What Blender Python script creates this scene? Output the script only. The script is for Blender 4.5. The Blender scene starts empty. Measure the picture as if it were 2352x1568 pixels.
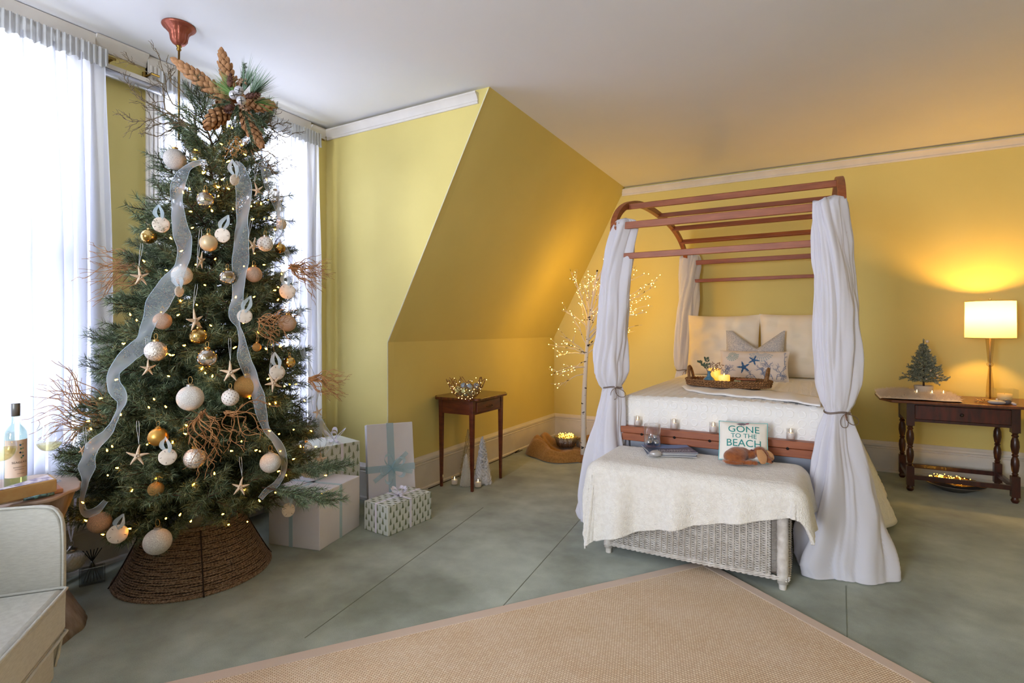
import bpy, bmesh, math, random
import numpy as np
from mathutils import Vector, Matrix, Euler, noise as mnoise

random.seed(7)
PI = math.pi
S = bpy.context.scene
C = S.collection

# ------------------------------------------------------------------ camera, world, light, exposure
FX, CX, HZ, H = 1230.0, 1176.0, 755.0, 1.3        # focal length and horizon of the 2352x1568 frame, eye height
RX, RY, GX, GY = .871, .4914, -.4914, .871        # camera right and forward in the room's X, Y
cam_data = bpy.data.cameras.new('camera')
cam = bpy.data.objects.new('camera', cam_data); C.objects.link(cam)
cam_data.sensor_width = 36; cam_data.lens = FX/2352*36
cam_data.shift_y = (HZ-784)/2352
cam_data.clip_start = .05
cam.location = (0, 0, H)
cam.rotation_euler = (PI/2, 0, math.atan2(.4914, .871))
S.camera = cam

S.view_settings.view_transform = 'Standard'
S.view_settings.look = 'None'
S.view_settings.gamma = 1
S.view_settings.use_curve_mapping = False
S.view_settings.exposure = 0.21
S.cycles.max_bounces = 8
S.cycles.diffuse_bounces = 4
S.cycles.glossy_bounces = 3
S.cycles.transmission_bounces = 6
S.cycles.transparent_max_bounces = 16
S.cycles.sample_clamp_indirect = 4
S.cycles.sample_clamp_direct = 0
S.cycles.caustics_reflective = False
S.cycles.caustics_refractive = False
S.cycles.use_denoising = True

world = bpy.data.worlds.new('daylight'); S.world = world
world.use_nodes = True
bgn = world.node_tree.nodes['Background']
bgn.inputs[0].default_value = (.82, .90, 1.0, 1)
bgn.inputs[1].default_value = 1.6

def area(name, loc, rot, sx, sy, power, col, spread=PI):
    l = bpy.data.lights.new(name, 'AREA'); l.shape = 'RECTANGLE'; l.size = sx; l.size_y = sy
    l.energy = power; l.color = col; l.spread = spread
    o = bpy.data.objects.new(name, l); C.objects.link(o); o.location = loc; o.rotation_euler = rot
    return o
def point(name, loc, power, col, rad=.05):
    l = bpy.data.lights.new(name, 'POINT'); l.energy = power; l.color = col; l.shadow_soft_size = rad
    o = bpy.data.objects.new(name, l); C.objects.link(o); o.location = loc
    return o
DAY = (.80, .86, 1.0)
CEIL = 2.905
WX = -3.42                                          # window wall
WINS = [(.30, 1.34), (1.76, 2.77), (-1.7, -.5)]     # openings of the window wall along Y
for (y0, y1), pw in zip(WINS, (98, 128, 96)):
    area('daylight_window', (WX-.45, (y0+y1)/2, 1.7), (0, -PI/2, 0), 2.1, y1-y0+.1, pw, DAY)
area('daylight_rear_window', (-1.7, -3.5, 1.6), (PI/2, 0, 0), 1.3, 1.9, 195, DAY)
area('daylight_rear_window', (.6, -3.5, 1.6), (PI/2, 0, 0), 1.3, 1.9, 14, DAY)
point('floor_lamp_light', (2.35, 2.4, 1.75), 5, (1.0, .55, .22), .15)

# ------------------------------------------------------------------ projection helpers (pixel of the photograph + depth -> room)
def P(px, py, t):
    a = (px-CX)/FX
    return Vector((t*(RX*a+GX), t*(RY*a+GY), H+(HZ-py)/FX*t))
def PF(px, py, z=0.0):
    return P(px, py, (H-z)*FX/(py-HZ))
def PY(px, py, Y):
    a = (px-CX)/FX
    return P(px, py, Y/(RY*a+GY))
def PX(px, py, X):
    a = (px-CX)/FX
    return P(px, py, X/(RX*a+GX))
def depth(v): return v[0]*GX+v[1]*GY
def rad(hpx, px, t):                                # true radius of a ball that is hpx half wide in the picture
    a = (px-CX)/FX
    return hpx*t/(FX*math.sqrt(1+a*a))
FWD = Vector((GX, GY, 0)); RGT = Vector((RX, RY, 0)); UP = Vector((0, 0, 1))

# ------------------------------------------------------------------ colours and materials
def lin(c):
    return tuple(((v/255)/12.92 if v/255 <= .04045 else ((v/255+.055)/1.055)**2.4) for v in c)+(1,)
MATS = {}
def mat(name, col=(200, 200, 200), rough=.6, metal=0.0, spec=.5, col2=None, nscale=8.0, ndet=4, nmix=(.35, .65), stretch=None,
        bump=0.0, bscale=40.0, bdist=.002, emit=None, estr=0, sheen=0, coat=0, trans=0.0, ior=1.45, alpha=1.0, sub=0, thin=0.0, coords='Object', wave=None, rndv=0.0, jitter=None):
    if name in MATS: return MATS[name]
    m = bpy.data.materials.new(name); m.use_nodes = True; MATS[name] = m
    nt = m.node_tree; N = nt.nodes; L = nt.links
    b = N['Principled BSDF']; out = N['Material Output']
    b.inputs['Roughness'].default_value = rough; b.inputs['Metallic'].default_value = metal
    b.inputs['Specular IOR Level'].default_value = spec
    b.inputs['IOR'].default_value = ior
    b.inputs['Coat Weight'].default_value = coat
    b.inputs['Sheen Weight'].default_value = sheen
    b.inputs['Transmission Weight'].default_value = trans
    b.inputs['Alpha'].default_value = alpha
    if sub: b.inputs['Subsurface Weight'].default_value = sub; b.inputs['Subsurface Radius'].default_value = (.02, .015, .01)
    c = lin(col)
    b.inputs['Base Color'].default_value = c
    tc = N.new('ShaderNodeTexCoord'); mp = N.new('ShaderNodeMapping'); L.new(tc.outputs[coords], mp.inputs[0])
    if stretch: mp.inputs['Scale'].default_value = stretch
    last = None
    if col2 is not None:
        nz = N.new('ShaderNodeTexNoise'); nz.inputs['Scale'].default_value = nscale; nz.inputs['Detail'].default_value = ndet
        L.new(mp.outputs[0], nz.inputs['Vector'])
        rp = N.new('ShaderNodeValToRGB'); rp.color_ramp.elements[0].position = nmix[0]; rp.color_ramp.elements[1].position = nmix[1]
        rp.color_ramp.elements[0].color = c; rp.color_ramp.elements[1].color = lin(col2)
        L.new(nz.outputs['Fac'], rp.inputs[0]); last = rp.outputs[0]
    if rndv:
        oi = N.new('ShaderNodeObjectInfo'); hs = N.new('ShaderNodeHueSaturation'); mr = N.new('ShaderNodeMapRange')
        mr.inputs[3].default_value = 1-rndv; mr.inputs[4].default_value = 1+rndv
        L.new(oi.outputs['Random'], mr.inputs[0]); L.new(mr.outputs[0], hs.inputs['Value'])
        if last: L.new(last, hs.inputs['Color'])
        else: hs.inputs['Color'].default_value = c
        last = hs.outputs[0]
    if last: L.new(last, b.inputs['Base Color'])
    if bump:
        if wave:
            bt = N.new('ShaderNodeTexWave'); bt.inputs['Scale'].default_value = bscale; bt.inputs['Distortion'].default_value = wave
            L.new(mp.outputs[0], bt.inputs['Vector']); h = bt.outputs['Fac']
        else:
            bt = N.new('ShaderNodeTexNoise'); bt.inputs['Scale'].default_value = bscale; bt.inputs['Detail'].default_value = 3
            L.new(mp.outputs[0], bt.inputs['Vector']); h = bt.outputs['Fac']
        bp = N.new('ShaderNodeBump'); bp.inputs['Strength'].default_value = bump; bp.inputs['Distance'].default_value = bdist
        L.new(h, bp.inputs['Height']); L.new(bp.outputs[0], b.inputs['Normal'])
    if emit is not None:
        b.inputs['Emission Color'].default_value = lin(emit); b.inputs['Emission Strength'].default_value = estr
    if thin:                                        # cloth: part of the light passes through
        tl = N.new('ShaderNodeBsdfTranslucent'); tl.inputs[0].default_value = c
        if last: L.new(last, tl.inputs[0])
        mx = N.new('ShaderNodeMixShader'); mx.inputs[0].default_value = thin
        L.new(b.outputs[0], mx.inputs[1]); L.new(tl.outputs[0], mx.inputs[2]); L.new(mx.outputs[0], out.inputs[0])
    return m
def sheer(name, col, cover, tl=.6, rough=.6, weave=0):
    """thin woven fabric: see-through between its threads"""
    if name in MATS: return MATS[name]
    m = bpy.data.materials.new(name); m.use_nodes = True; MATS[name] = m
    N = m.node_tree.nodes; L = m.node_tree.links
    for n in list(N): N.remove(n)
    out = N.new('ShaderNodeOutputMaterial')
    d = N.new('ShaderNodeBsdfDiffuse'); t = N.new('ShaderNodeBsdfTranslucent'); tr = N.new('ShaderNodeBsdfTransparent')
    d.inputs[0].default_value = lin(col); t.inputs[0].default_value = lin(col)
    m1 = N.new('ShaderNodeMixShader'); m1.inputs[0].default_value = tl
    L.new(d.outputs[0], m1.inputs[1]); L.new(t.outputs[0], m1.inputs[2])
    m2 = N.new('ShaderNodeMixShader'); m2.inputs[0].default_value = cover
    L.new(tr.outputs[0], m2.inputs[1]); L.new(m1.outputs[0], m2.inputs[2]); L.new(m2.outputs[0], out.inputs[0])
    # denser at grazing angles, as threads overlap
    lw = N.new('ShaderNodeLayerWeight'); lw.inputs[0].default_value = .5
    mr = N.new('ShaderNodeMapRange'); mr.inputs[3].default_value = cover; mr.inputs[4].default_value = min(1, cover+.25)
    L.new(lw.outputs['Facing'], mr.inputs[0]); L.new(mr.outputs[0], m2.inputs[0])
    return m
def glassy(name, tint=(255, 255, 255), refl=.08, rough=.02):
    """thin clear glass that lets light straight through"""
    if name in MATS: return MATS[name]
    m = bpy.data.materials.new(name); m.use_nodes = True; MATS[name] = m
    N = m.node_tree.nodes; L = m.node_tree.links
    for n in list(N): N.remove(n)
    out = N.new('ShaderNodeOutputMaterial'); tr = N.new('ShaderNodeBsdfTransparent'); gl = N.new('ShaderNodeBsdfGlossy')
    tr.inputs[0].default_value = lin(tint); gl.inputs['Roughness'].default_value = rough
    lw = N.new('ShaderNodeLayerWeight'); lw.inputs[0].default_value = .22
    mr = N.new('ShaderNodeMapRange'); mr.inputs[3].default_value = refl*.6; mr.inputs[4].default_value = .5
    L.new(lw.outputs['Facing'], mr.inputs[0])
    mx = N.new('ShaderNodeMixShader'); L.new(mr.outputs[0], mx.inputs[0])
    L.new(tr.outputs[0], mx.inputs[1]); L.new(gl.outputs[0], mx.inputs[2]); L.new(mx.outputs[0], out.inputs[0])
    return m
def glow(name, col, strength):
    if name in MATS: return MATS[name]
    m = bpy.data.materials.new(name); m.use_nodes = True; MATS[name] = m
    b = m.node_tree.nodes['Principled BSDF']
    b.inputs['Base Color'].default_value = lin(col)
    b.inputs['Emission Color'].default_value = lin(col); b.inputs['Emission Strength'].default_value = strength
    return m

# ------------------------------------------------------------------ objects
WM = {}
def tag(o, label=None, cat=None, group=None, kind=None):
    if label: o['label'] = label
    if cat: o['category'] = cat
    if group: o['group'] = group
    if kind: o['kind'] = kind
    return o
def thing(name, label, cat, loc=(0, 0, 0), group=None, rz=0.0, kind=None):
    o = bpy.data.objects.new(name, None); C.objects.link(o); o.empty_display_size = .1
    o.location = loc; o.rotation_euler = (0, 0, rz)
    WM[o] = Matrix.Translation(loc) @ Matrix.Rotation(rz, 4, 'Z')
    return tag(o, label, cat, group, kind)
def adopt(o, parent, W=None):
    """parent o, keeping world matrix W (identity when the mesh is in room coordinates)"""
    W = Matrix.Identity(4) if W is None else W
    o.parent = parent
    o.matrix_parent_inverse = WM[parent].inverted()
    o.matrix_basis = W
    WM[o] = W
    return o
def link_mesh(name, me, m, parent=None, W=None, smooth=True, bevel=0, sub=0, solid=0, recenter=True, auto=None):
    o = bpy.data.objects.new(name, me); C.objects.link(o)
    if m is not None and not me.materials: me.materials.append(m)
    if parent is not None: adopt(o, parent, W)
    else:
        if W is None and recenter and len(me.vertices):
            n = len(me.vertices); co = np.empty(n*3, np.float32); me.vertices.foreach_get('co', co); co = co.reshape(-1, 3)
            lo = co.min(0); hi = co.max(0); c = np.array([(lo[0]+hi[0])/2, (lo[1]+hi[1])/2, lo[2]], np.float32)
            me.vertices.foreach_set('co', (co-c).ravel()); me.update()
            W = Matrix.Translation([float(v) for v in c])
        W = Matrix.Identity(4) if W is None else W
        o.matrix_world = W; WM[o] = W
    if bevel:
        b = o.modifiers.new('bevel', 'BEVEL'); b.width = bevel; b.segments = 2; b.limit_method = 'ANGLE'; b.angle_limit = .6
    if sub:
        s = o.modifiers.new('sub', 'SUBSURF'); s.levels = sub; s.render_levels = sub
    if solid:
        s = o.modifiers.new('solid', 'SOLIDIFY'); s.thickness = solid; s.offset = 0
    return o
class MB:
    def __init__(s): s.v = []; s.f = []; s.n = 0
    def add(s, v, f):
        b = len(s.v); s.v.extend([tuple(p) for p in v]); s.f.extend([tuple(b+i for i in q) for q in f]); return s
    def box(s, c, d, rz=0.0, M=None, taper=1.0):
        x, y, z = d[0]/2, d[1]/2, d[2]/2
        v = []
        for k in (-1, 1):
            q = taper if k < 0 else 1
            for i, j in ((-1, -1), (1, -1), (1, 1), (-1, 1)): v.append(Vector((i*x*q, j*y*q, k*z)))
        R = M if M is not None else Matrix.Rotation(rz, 3, 'Z')
        c = Vector(c)
        return s.add([R @ p + c for p in v], [(0, 3, 2, 1), (4, 5, 6, 7), (0, 1, 5, 4), (1, 2, 6, 5), (2, 3, 7, 6), (3, 0, 4, 7)])
    def span(s, lo, hi):
        return s.box([(a+b)/2 for a, b in zip(lo, hi)], [abs(b-a) for a, b in zip(lo, hi)])
    def lathe(s, prof, c=(0, 0, 0), n=24, M=None, squash=(1, 1), caps=True, wob=None):
        c = Vector(c); v = []; f = []
        for i, (r, z) in enumerate(prof):
            for k in range(n):
                a = 2*PI*k/n
                rr = r*(wob(a, z) if wob else 1)
                p = Vector((rr*math.cos(a)*squash[0], rr*math.sin(a)*squash[1], z))
                v.append((M @ p if M is not None else p)+c)
        for i in range(len(prof)-1):
            for k in range(n):
                k2 = (k+1) % n
                f.append((i*n+k, i*n+k2, (i+1)*n+k2, (i+1)*n+k))
        if caps:
            if prof[0][0] > 1e-5: f.append(tuple(range(n))[::-1])
            if prof[-1][0] > 1e-5: f.append(tuple((len(prof)-1)*n+k for k in range(n)))
        return s.add(v, f)
    def ball(s, c, r, n=24, m=14, sc=(1, 1, 1), M=None):
        prof = [(math.sin(PI*i/m)*r, -math.cos(PI*i/m)*r*sc[2]) for i in range(m+1)]
        return s.lathe(prof, c, n, M, (sc[0], sc[1]), caps=False)
    def tube(s, pts, r, n=8, closed=False, caps=True):
        pts = [Vector(p) for p in pts]; m = len(pts)
        rs = r if isinstance(r, (list, tuple)) else [r]*m
        v = []; f = []; prev = None
        for i, p in enumerate(pts):
            if closed: d = pts[(i+1) % m]-pts[i-1]
            else: d = pts[min(i+1, m-1)]-pts[max(i-1, 0)]
            if d.length < 1e-9: d = Vector((0, 0, 1))
            d.normalize()
            if prev is None:
                u = d.orthogonal().normalized()
            else:
                u = prev-d*prev.dot(d)
                u = d.orthogonal() if u.length < 1e-6 else u
                u.normalize()
            prev = u; w = d.cross(u)
            for k in range(n):
                a = 2*PI*k/n
                v.append(p+(u*math.cos(a)+w*math.sin(a))*rs[i])
        M_ = m if closed else m-1
        for i in range(M_):
            i2 = (i+1) % m
            for k in range(n):
                k2 = (k+1) % n
                f.append((i*n+k, i*n+k2, i2*n+k2, i2*n+k))
        if caps and not closed:
            f.append(tuple(range(n))[::-1]); f.append(tuple((m-1)*n+k for k in range(n)))
        return s.add(v, f)
    def grid(s, fn, nu, nv, cu=False, cv=False):
        v = [fn(i/(nu if cu else nu-1), j/(nv if cv else nv-1)) for i in range(nu) for j in range(nv)]
        f = []
        for i in range(nu if cu else nu-1):
            for j in range(nv if cv else nv-1):
                i2 = (i+1) % nu; j2 = (j+1) % nv
                f.append((i*nv+j, i2*nv+j, i2*nv+j2, i*nv+j2))
        return s.add(v, f)
    def prism(s, poly, M, h):
        """polygon (x, y) extruded by h along z, placed by the 4x4 M"""
        n = len(poly)
        v = [M @ Vector((x, y, 0)) for x, y in poly]+[M @ Vector((x, y, h)) for x, y in poly]
        f = [tuple(range(n))[::-1], tuple(range(n, 2*n))]+[(i, (i+1) % n, n+(i+1) % n, n+i) for i in range(n)]
        return s.add(v, f)
    def mesh(s, name, smooth=True):
        me = bpy.data.meshes.new(name); me.from_pydata([tuple(p) for p in s.v], [], s.f); me.update()
        if smooth: me.polygons.foreach_set('use_smooth', [True]*len(me.polygons))
        return me
    def build(s, name, m, parent=None, smooth=True, angle=None, **k):
        me = s.mesh(name, smooth)
        if smooth and angle is not None:
            me.set_sharp_from_angle(angle=angle)
        return link_mesh(name, me, m, parent, **k)
def struct(name, mb, m, parent=None, smooth=False, **k):
    o = mb.build(name, m, parent, smooth, **k); 
    if parent is None: o['kind'] = 'structure'
    return o
def copy_tree(o, label=None, W=None, parent=None, group=None):
    c = o.copy(); C.objects.link(c)
    if parent is None:
        if label: c['label'] = label
        if group: c['group'] = group
        if W is not None: c.matrix_world = W
        WM[c] = W if W is not None else WM[o]
    else:
        c.parent = parent; c.matrix_parent_inverse = o.matrix_parent_inverse.copy()
    for ch in list(o.children): copy_tree(ch, parent=c)
    return c
def axes(z, x=None):
    """3x3 with its third column along z"""
    z = Vector(z).normalized()
    x = Vector(x) if x is not None else z.orthogonal()
    x = (x-z*x.dot(z)).normalized(); y = z.cross(x)
    return Matrix((x, y, z)).transposed()
def M4(R, loc):
    m = R.to_4x4(); m.translation = Vector(loc); return m
def text_mesh(body, size, depth=.0006):
    cu = bpy.data.curves.new('text', 'FONT'); cu.body = body; cu.size = size; cu.extrude = depth; cu.align_x = 'CENTER'; cu.align_y = 'CENTER'
    o = bpy.data.objects.new('text', cu); C.objects.link(o)
    me = bpy.data.meshes.new_from_object(o.evaluated_get(bpy.context.evaluated_depsgraph_get()))
    bpy.data.objects.remove(o); me.materials.clear()
    return me
def lerp(a, b, t): return a+(b-a)*t
def interp(tab, x):
    if x <= tab[0][0]: return tab[0][1]
    for (x0, y0), (x1, y1) in zip(tab, tab[1:]):
        if x <= x1: return lerp(y0, y1, (x-x0)/(x1-x0))
    return tab[-1][1]
def bez(p0, p1, p2, p3, n):
    p0, p1, p2, p3 = map(Vector, (p0, p1, p2, p3))
    return [p0*(1-t)**3+p1*3*t*(1-t)**2+p2*3*t*t*(1-t)+p3*t**3 for t in [i/(n-1) for i in range(n)]]
def smooth_path(pts, n):
    """Catmull-Rom through pts, n points per leg"""
    pts = [Vector(p) for p in pts]; q = [pts[0]*2-pts[1]]+pts+[pts[-1]*2-pts[-2]]; out = []
    for i in range(1, len(q)-2):
        for k in range(n):
            t = k/n; a, b, c, d = q[i-1], q[i], q[i+1], q[i+2]
            out.append(.5*((2*b)+(c-a)*t+(2*a-5*b+4*c-d)*t*t+(3*b-a-3*c+d)*t**3))
    out.append(pts[-1]); return out

# ================================================================== the room
m_wall = mat('yellow_wall_paint', (225, 208, 130), .75, col2=(219, 202, 124), nscale=1.2, bump=.15, bscale=90, bdist=.001)
m_ceil = mat('white_ceiling_paint', (234, 234, 238), .8, col2=(229, 229, 232), nscale=.8, bump=.1, bscale=30, bdist=.001)
m_trim = mat('white_trim_paint', (226, 220, 212), .45, col2=(216, 210, 202), nscale=5, bump=.12, bscale=25, bdist=.001)
def carpet():
    m = mat('sage_carpet', (132, 136, 118), .95, bump=.5, bscale=420, bdist=.003, sheen=.3)
    nt = m.node_tree; N = nt.nodes; L = nt.links; b = N['Principled BSDF']
    tc = N.new('ShaderNodeTexCoord')
    n1 = N.new('ShaderNodeTexNoise'); n1.inputs['Scale'].default_value = 1.6; n1.inputs['Detail'].default_value = 5; n1.inputs['Roughness'].default_value = .6
    n2 = N.new('ShaderNodeTexNoise'); n2.inputs['Scale'].default_value = 7; n2.inputs['Detail'].default_value = 6
    n3 = N.new('ShaderNodeTexNoise'); n3.inputs['Scale'].default_value = 260
    for n in (n1, n2, n3): L.new(tc.outputs['Object'], n.inputs['Vector'])
    r1 = N.new('ShaderNodeValToRGB'); r1.color_ramp.elements[0].position = .38; r1.color_ramp.elements[1].position = .62
    r1.color_ramp.elements[0].color = lin((122, 130, 114)); r1.color_ramp.elements[1].color = lin((162, 172, 158))
    L.new(n1.outputs['Fac'], r1.inputs[0])
    mx = N.new('ShaderNodeMixRGB'); mx.blend_type = 'OVERLAY'; mx.inputs[0].default_value = .35
    L.new(r1.outputs[0], mx.inputs[1]); L.new(n2.outputs['Fac'], mx.inputs[2])
    mx2 = N.new('ShaderNodeMixRGB'); mx2.blend_type = 'OVERLAY'; mx2.inputs[0].default_value = .25
    L.new(mx.outputs[0], mx2.inputs[1]); L.new(n3.outputs['Fac'], mx2.inputs[2])
    L.new(mx2.outputs[0], b.inputs['Base Color'])
    return m
m_carpet = carpet()
XR, YF, YB = 3.3, -3.0, 5.94
KX, SX, KZ, RYW = -2.76, -1.875, 1.2, 3.02           # knee wall, top of the slope, crease height, return wall

fl = struct('floor', MB().span((WX-.2, YF-.2, -.1), (XR+.2, YB+.2, 0)), m_carpet)
m_seam = mat('carpet_seam_shade', (118, 124, 108), .95)
def seam(a, b, w=.0035):
    a = Vector(a); b = Vector(b); d = (b-a); L_ = d.length; R = axes((0, 0, 1), d)
    M = M4(R, (a+b)/2); o = MB().prism([(-L_/2, -w/2), (L_/2, -w/2), (L_/2, w/2), (-L_/2, w/2)], M, .0012)
    return o
for a, b in (((1110, 1165), (700, 1465)), ((1330, 1195), (1130, 1420)), ((1943, 1345), (1948, 1568))):
    pa = PF(*a); pb = PF(*b); pa.z = pb.z = .0002
    seam(pa, pb).build('carpet_seam', m_seam, fl, False, W=None)
struct('ceiling', MB().span((WX-.2, YF-.2, CEIL), (XR+.2, YB+.2, CEIL+.1)), m_ceil)
struct('wall_back', MB().span((KX-.3, YB, 0), (XR+.1, YB+.1, CEIL)), m_wall)
struct('wall_right', MB().span((XR, YF-.1, 0), (XR+.1, YB+.1, CEIL)), m_wall)
w = MB()
for a, b, z0, z1 in ((WX-.15, -2.4, 0, CEIL), (-1.0, -.1, 0, CEIL), (1.3, XR, 0, CEIL), (-2.4, -1.0, 0, .6), (-2.4, -1.0, 2.6, CEIL), (-.1, 1.3, 0, .6), (-.1, 1.3, 2.6, CEIL)):
    w.span((a, YF-.12, z0), (b, YF, z1))
struct('wall_front', w, m_wall)
w = MB(); edges = sorted(WINS); y = YF-.12
for y0, y1 in edges:
    w.span((WX-.14, y, 0), (WX, y0, CEIL)); w.span((WX-.14, y0, 0), (WX, y1, .62)); w.span((WX-.14, y0, 2.70), (WX, y1, CEIL)); y = y1
w.span((WX-.14, y, 0), (WX, RYW+.1, CEIL))
struct('wall_left', w, m_wall)
# the return wall beside the window, its edge cut by the roof slope
Mr = Matrix(((1, 0, 0, 0), (0, 0, 1, RYW), (0, 1, 0, 0), (0, 0, 0, 1)))
w = MB().prism([(WX-.1, 0), (KX, 0), (KX, KZ), (SX, CEIL), (WX-.1, CEIL)], Mr, .06)
struct('wall_return', w, m_wall)
Ms = Matrix(((1, 0, 0, 0), (0, 0, 1, RYW+.06), (0, 1, 0, 0), (0, 0, 0, 1)))
w = MB().prism([(KX, 0), (KX, KZ), (SX, CEIL), (SX-.12, CEIL), (KX-.12, KZ), (KX-.12, 0)], Ms, YB+.05-RYW-.06)
struct('wall_slope', w, m_wall)
# pale plaster edge of the slope
w = MB()
a = Vector((KX, RYW-.004, KZ)); b = Vector((SX, RYW-.004, CEIL-.001))
w.tube([Vector((KX-.004, RYW-.002, .2)), a+Vector((-.004, 0, 0)), b+Vector((-.006, 0, -.01))], .0045, 5)
struct('trim_1', w, mat('chalky_edge', (232, 228, 196), .7))

# baseboards: a board, a moulded cap and a foot strip
def profile_run(name, p0, p1, nrm, prof, m):
    """sweep the (out, up) profile along the straight run p0-p1"""
    p0 = Vector(p0); p1 = Vector(p1); nrm = Vector(nrm)
    v = []; f = []; n = len(prof)
    for p in (p0, p1):
        for o_, u_ in prof: v.append(p+nrm*o_+Vector((0, 0, u_)))
    for i in range(n): f.append((i, (i+1) % n, n+(i+1) % n, n+i))
    f.append(tuple(range(n))); f.append(tuple(range(2*n-1, n-1, -1)))
    mb = MB().add(v, f)
    o = mb.build(name, m, None, True, angle=.5); o['kind'] = 'structure'; return o
BASE = [(0, 0), (.030, 0), (.030, .018), (.018, .026), (.018, .205), (.022, .212), (.014, .222), (.024, .232), (.024, .248), (.012, .258), (.006, .272), (0, .275)]
profile_run('baseboard_back', (KX, YB, 0), (XR, YB, 0), (0, -1, 0), BASE, m_trim)
profile_run('baseboard_slope', (KX, RYW, 0), (KX, YB, 0), (1, 0, 0), BASE, m_trim)
profile_run('baseboard_return', (WX, RYW, 0), (KX+.018, RYW, 0), (0, -1, 0), BASE, m_trim)
profile_run('baseboard_left', (WX, YF, 0), (WX, RYW, 0), (1, 0, 0), BASE, m_trim)
# picture-rail mouldings just under the ceiling
CROWN = [(0, 0), (.012, 0), (.018, .012), (.014, .02), (.030, .05), (.046, .062), (.046, .072), (0, .072)]
zc = CEIL-.095
profile_run('trim_2', (SX-.03, YB, zc), (XR, YB, zc), (0, -1, 0), CROWN, m_trim)
profile_run('trim_3', (WX+.02, RYW, zc), (SX-.085, RYW, zc), (0, -1, 0), CROWN, m_trim)
m_shadow = mat('ceiling_gap_grey', (170, 166, 170), .9)
profile_run('trim_4', (WX, WINS[0][1]+.08, zc+.018), (WX, WINS[1][0]-.08, zc+.018), (1, 0, 0), CROWN, m_trim)
profile_run('trim_5', (WX, WINS[1][1]+.08, zc), (WX, RYW-.02, zc), (1, 0, 0), CROWN, m_trim)
# windows: casing, frame, sashes, muntins, panes, sill
m_glass = glassy('window_glass')
for i, (y0, y1) in enumerate(WINS):
    fr = MB()
    fr.span((WX, y0-.08, .50), (WX+.028, y0, CEIL-.03)); fr.span((WX, y1, .50), (WX+.028, y1+.08, CEIL-.03))
    fr.span((WX, y0-.08, 2.70), (WX+.0285, y1+.08, CEIL-.004))
    for yy in (y0-.04, y1+.04):
        for d in (-.022, 0, .022): fr.span((WX+.028, yy+d-.006, .55), (WX+.036, yy+d+.006, CEIL-.06))
    wf = fr.build('window_%d' % (i+1), m_trim, None, False, bevel=.003); wf['kind'] = 'structure'
    MB().span((WX-.10, y0-.12, .58), (WX+.05, y1+.12, .615)).build('sill', m_trim, wf, False, bevel=.006)
    sx = WX-.09
    for k, (z0, z1) in enumerate(((.62, 1.66), (1.66, 2.70))):
        x = sx+.03*k
        sb = MB(); sb.span((x, y0, z0), (x+.035, y0+.05, z1)); sb.span((x, y1-.05, z0), (x+.035, y1, z1))
        sb.span((x, y0+.05, z0), (x+.035, y1-.05, z0+.05)); sb.span((x, y0+.05, z1-.05), (x+.035, y1-.05, z1))
        sb.span((x+.005, (y0+y1)/2-.012, z0+.05), (x+.03, (y0+y1)/2+.012, z1-.05))
        so = sb.build('sash', m_trim, wf, False)
        for h0, h1 in ((y0+.05, (y0+y1)/2-.012), ((y0+y1)/2+.012, y1-.05)):
            MB().span((x+.015, h0, z0+.05), (x+.019, h1, z1-.05)).build('pane', m_glass, so, False)
# sheer curtains on thin rods
m_sheer = sheer('white_sheer', (236, 238, 246), .93, .60)
m_head = sheer('sheer_heading', (205, 206, 206), .97, .30)
def sheer_curtain(y0, y1, label, seed, nf):
    rnd = random.Random(seed); xb = WX+.095
    ph = [rnd.uniform(0, 6.28) for _ in range(6)]
    t = thing('sheer_curtain', label, 'curtain', (xb, (y0+y1)/2, .42), 'white sheers at the windows')
    def wave(u, z):
        a = .55+.45*((2.79-z)/2.3)**.5 if z < 2.79 else .5
        s = math.sin(u*nf*2*PI+ph[0]+.5*math.sin(u*9+ph[1])+.25*math.sin(z*2+ph[2]))
        s2 = math.sin(u*nf*3.7*PI+ph[3]+.6*math.sin(z*1.3+ph[4]))
        return a*(.026*s+.012*s2)
    def f1(u, v):
        z = lerp(.42, 2.735, v); q = u*nf*2*PI+ph[0]+.5*math.sin(u*9+ph[1])+.25*math.sin(z*2+ph[2]); k = .35+.65*min(1, (2.735-z)/.9)
        return (xb+wave(u, z), lerp(y0, y1, u)+k*((y1-y0)/nf*.30*math.sin(2*q+.4)+.010*math.sin(u*nf*7.3*PI+z*1.5+ph[5])), z)
    MB().grid(f1, int(nf*26), 26).build('drop', m_sheer, t)
    def f2(u, v):
        z = lerp(2.70, 2.80, v)
        s = math.sin(u*nf*9*PI+ph[0])*.006+math.sin(u*nf*21*PI)*.003
        return (xb+.017+s*(1 if v > .1 else 1.6), lerp(y0-.01, y1+.01, u), z+.008*math.sin(u*nf*5*PI)*(v < .5)+.004*math.sin(u*nf*23*PI)*(v > .5))
    MB().grid(f2, int(nf*30), 5).build('heading', m_head, t)
    MB().tube([(xb, y0-.05, 2.77), (xb, y1+.05, 2.77)], .007, 10).build('rod', mat('brass', (150, 120, 60), .35, 1), t)
    br = MB()
    for yy in (y0-.04, y1+.045):
        br.span((WX, yy-.012, 2.755), (WX+.012, yy+.012, 2.80)); br.tube([(WX+.01, yy, 2.775), (xb-.01, yy, 2.775), (xb+.002, yy, 2.77)], .006, 8)
    br.build('bracket', mat('brass'), t, True, angle=.6)
sheer_curtain(.16, 1.435, 'white sheer curtain on the nearer window at the left edge, beside the wine table', 3, 11)
sheer_curtain(1.715, 2.865, 'white sheer curtain on the window behind the Christmas tree, next to the corner', 5, 10)
sheer_curtain(-1.85, -.35, 'white sheer curtain on the window outside the photograph', 8, 11)
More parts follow.
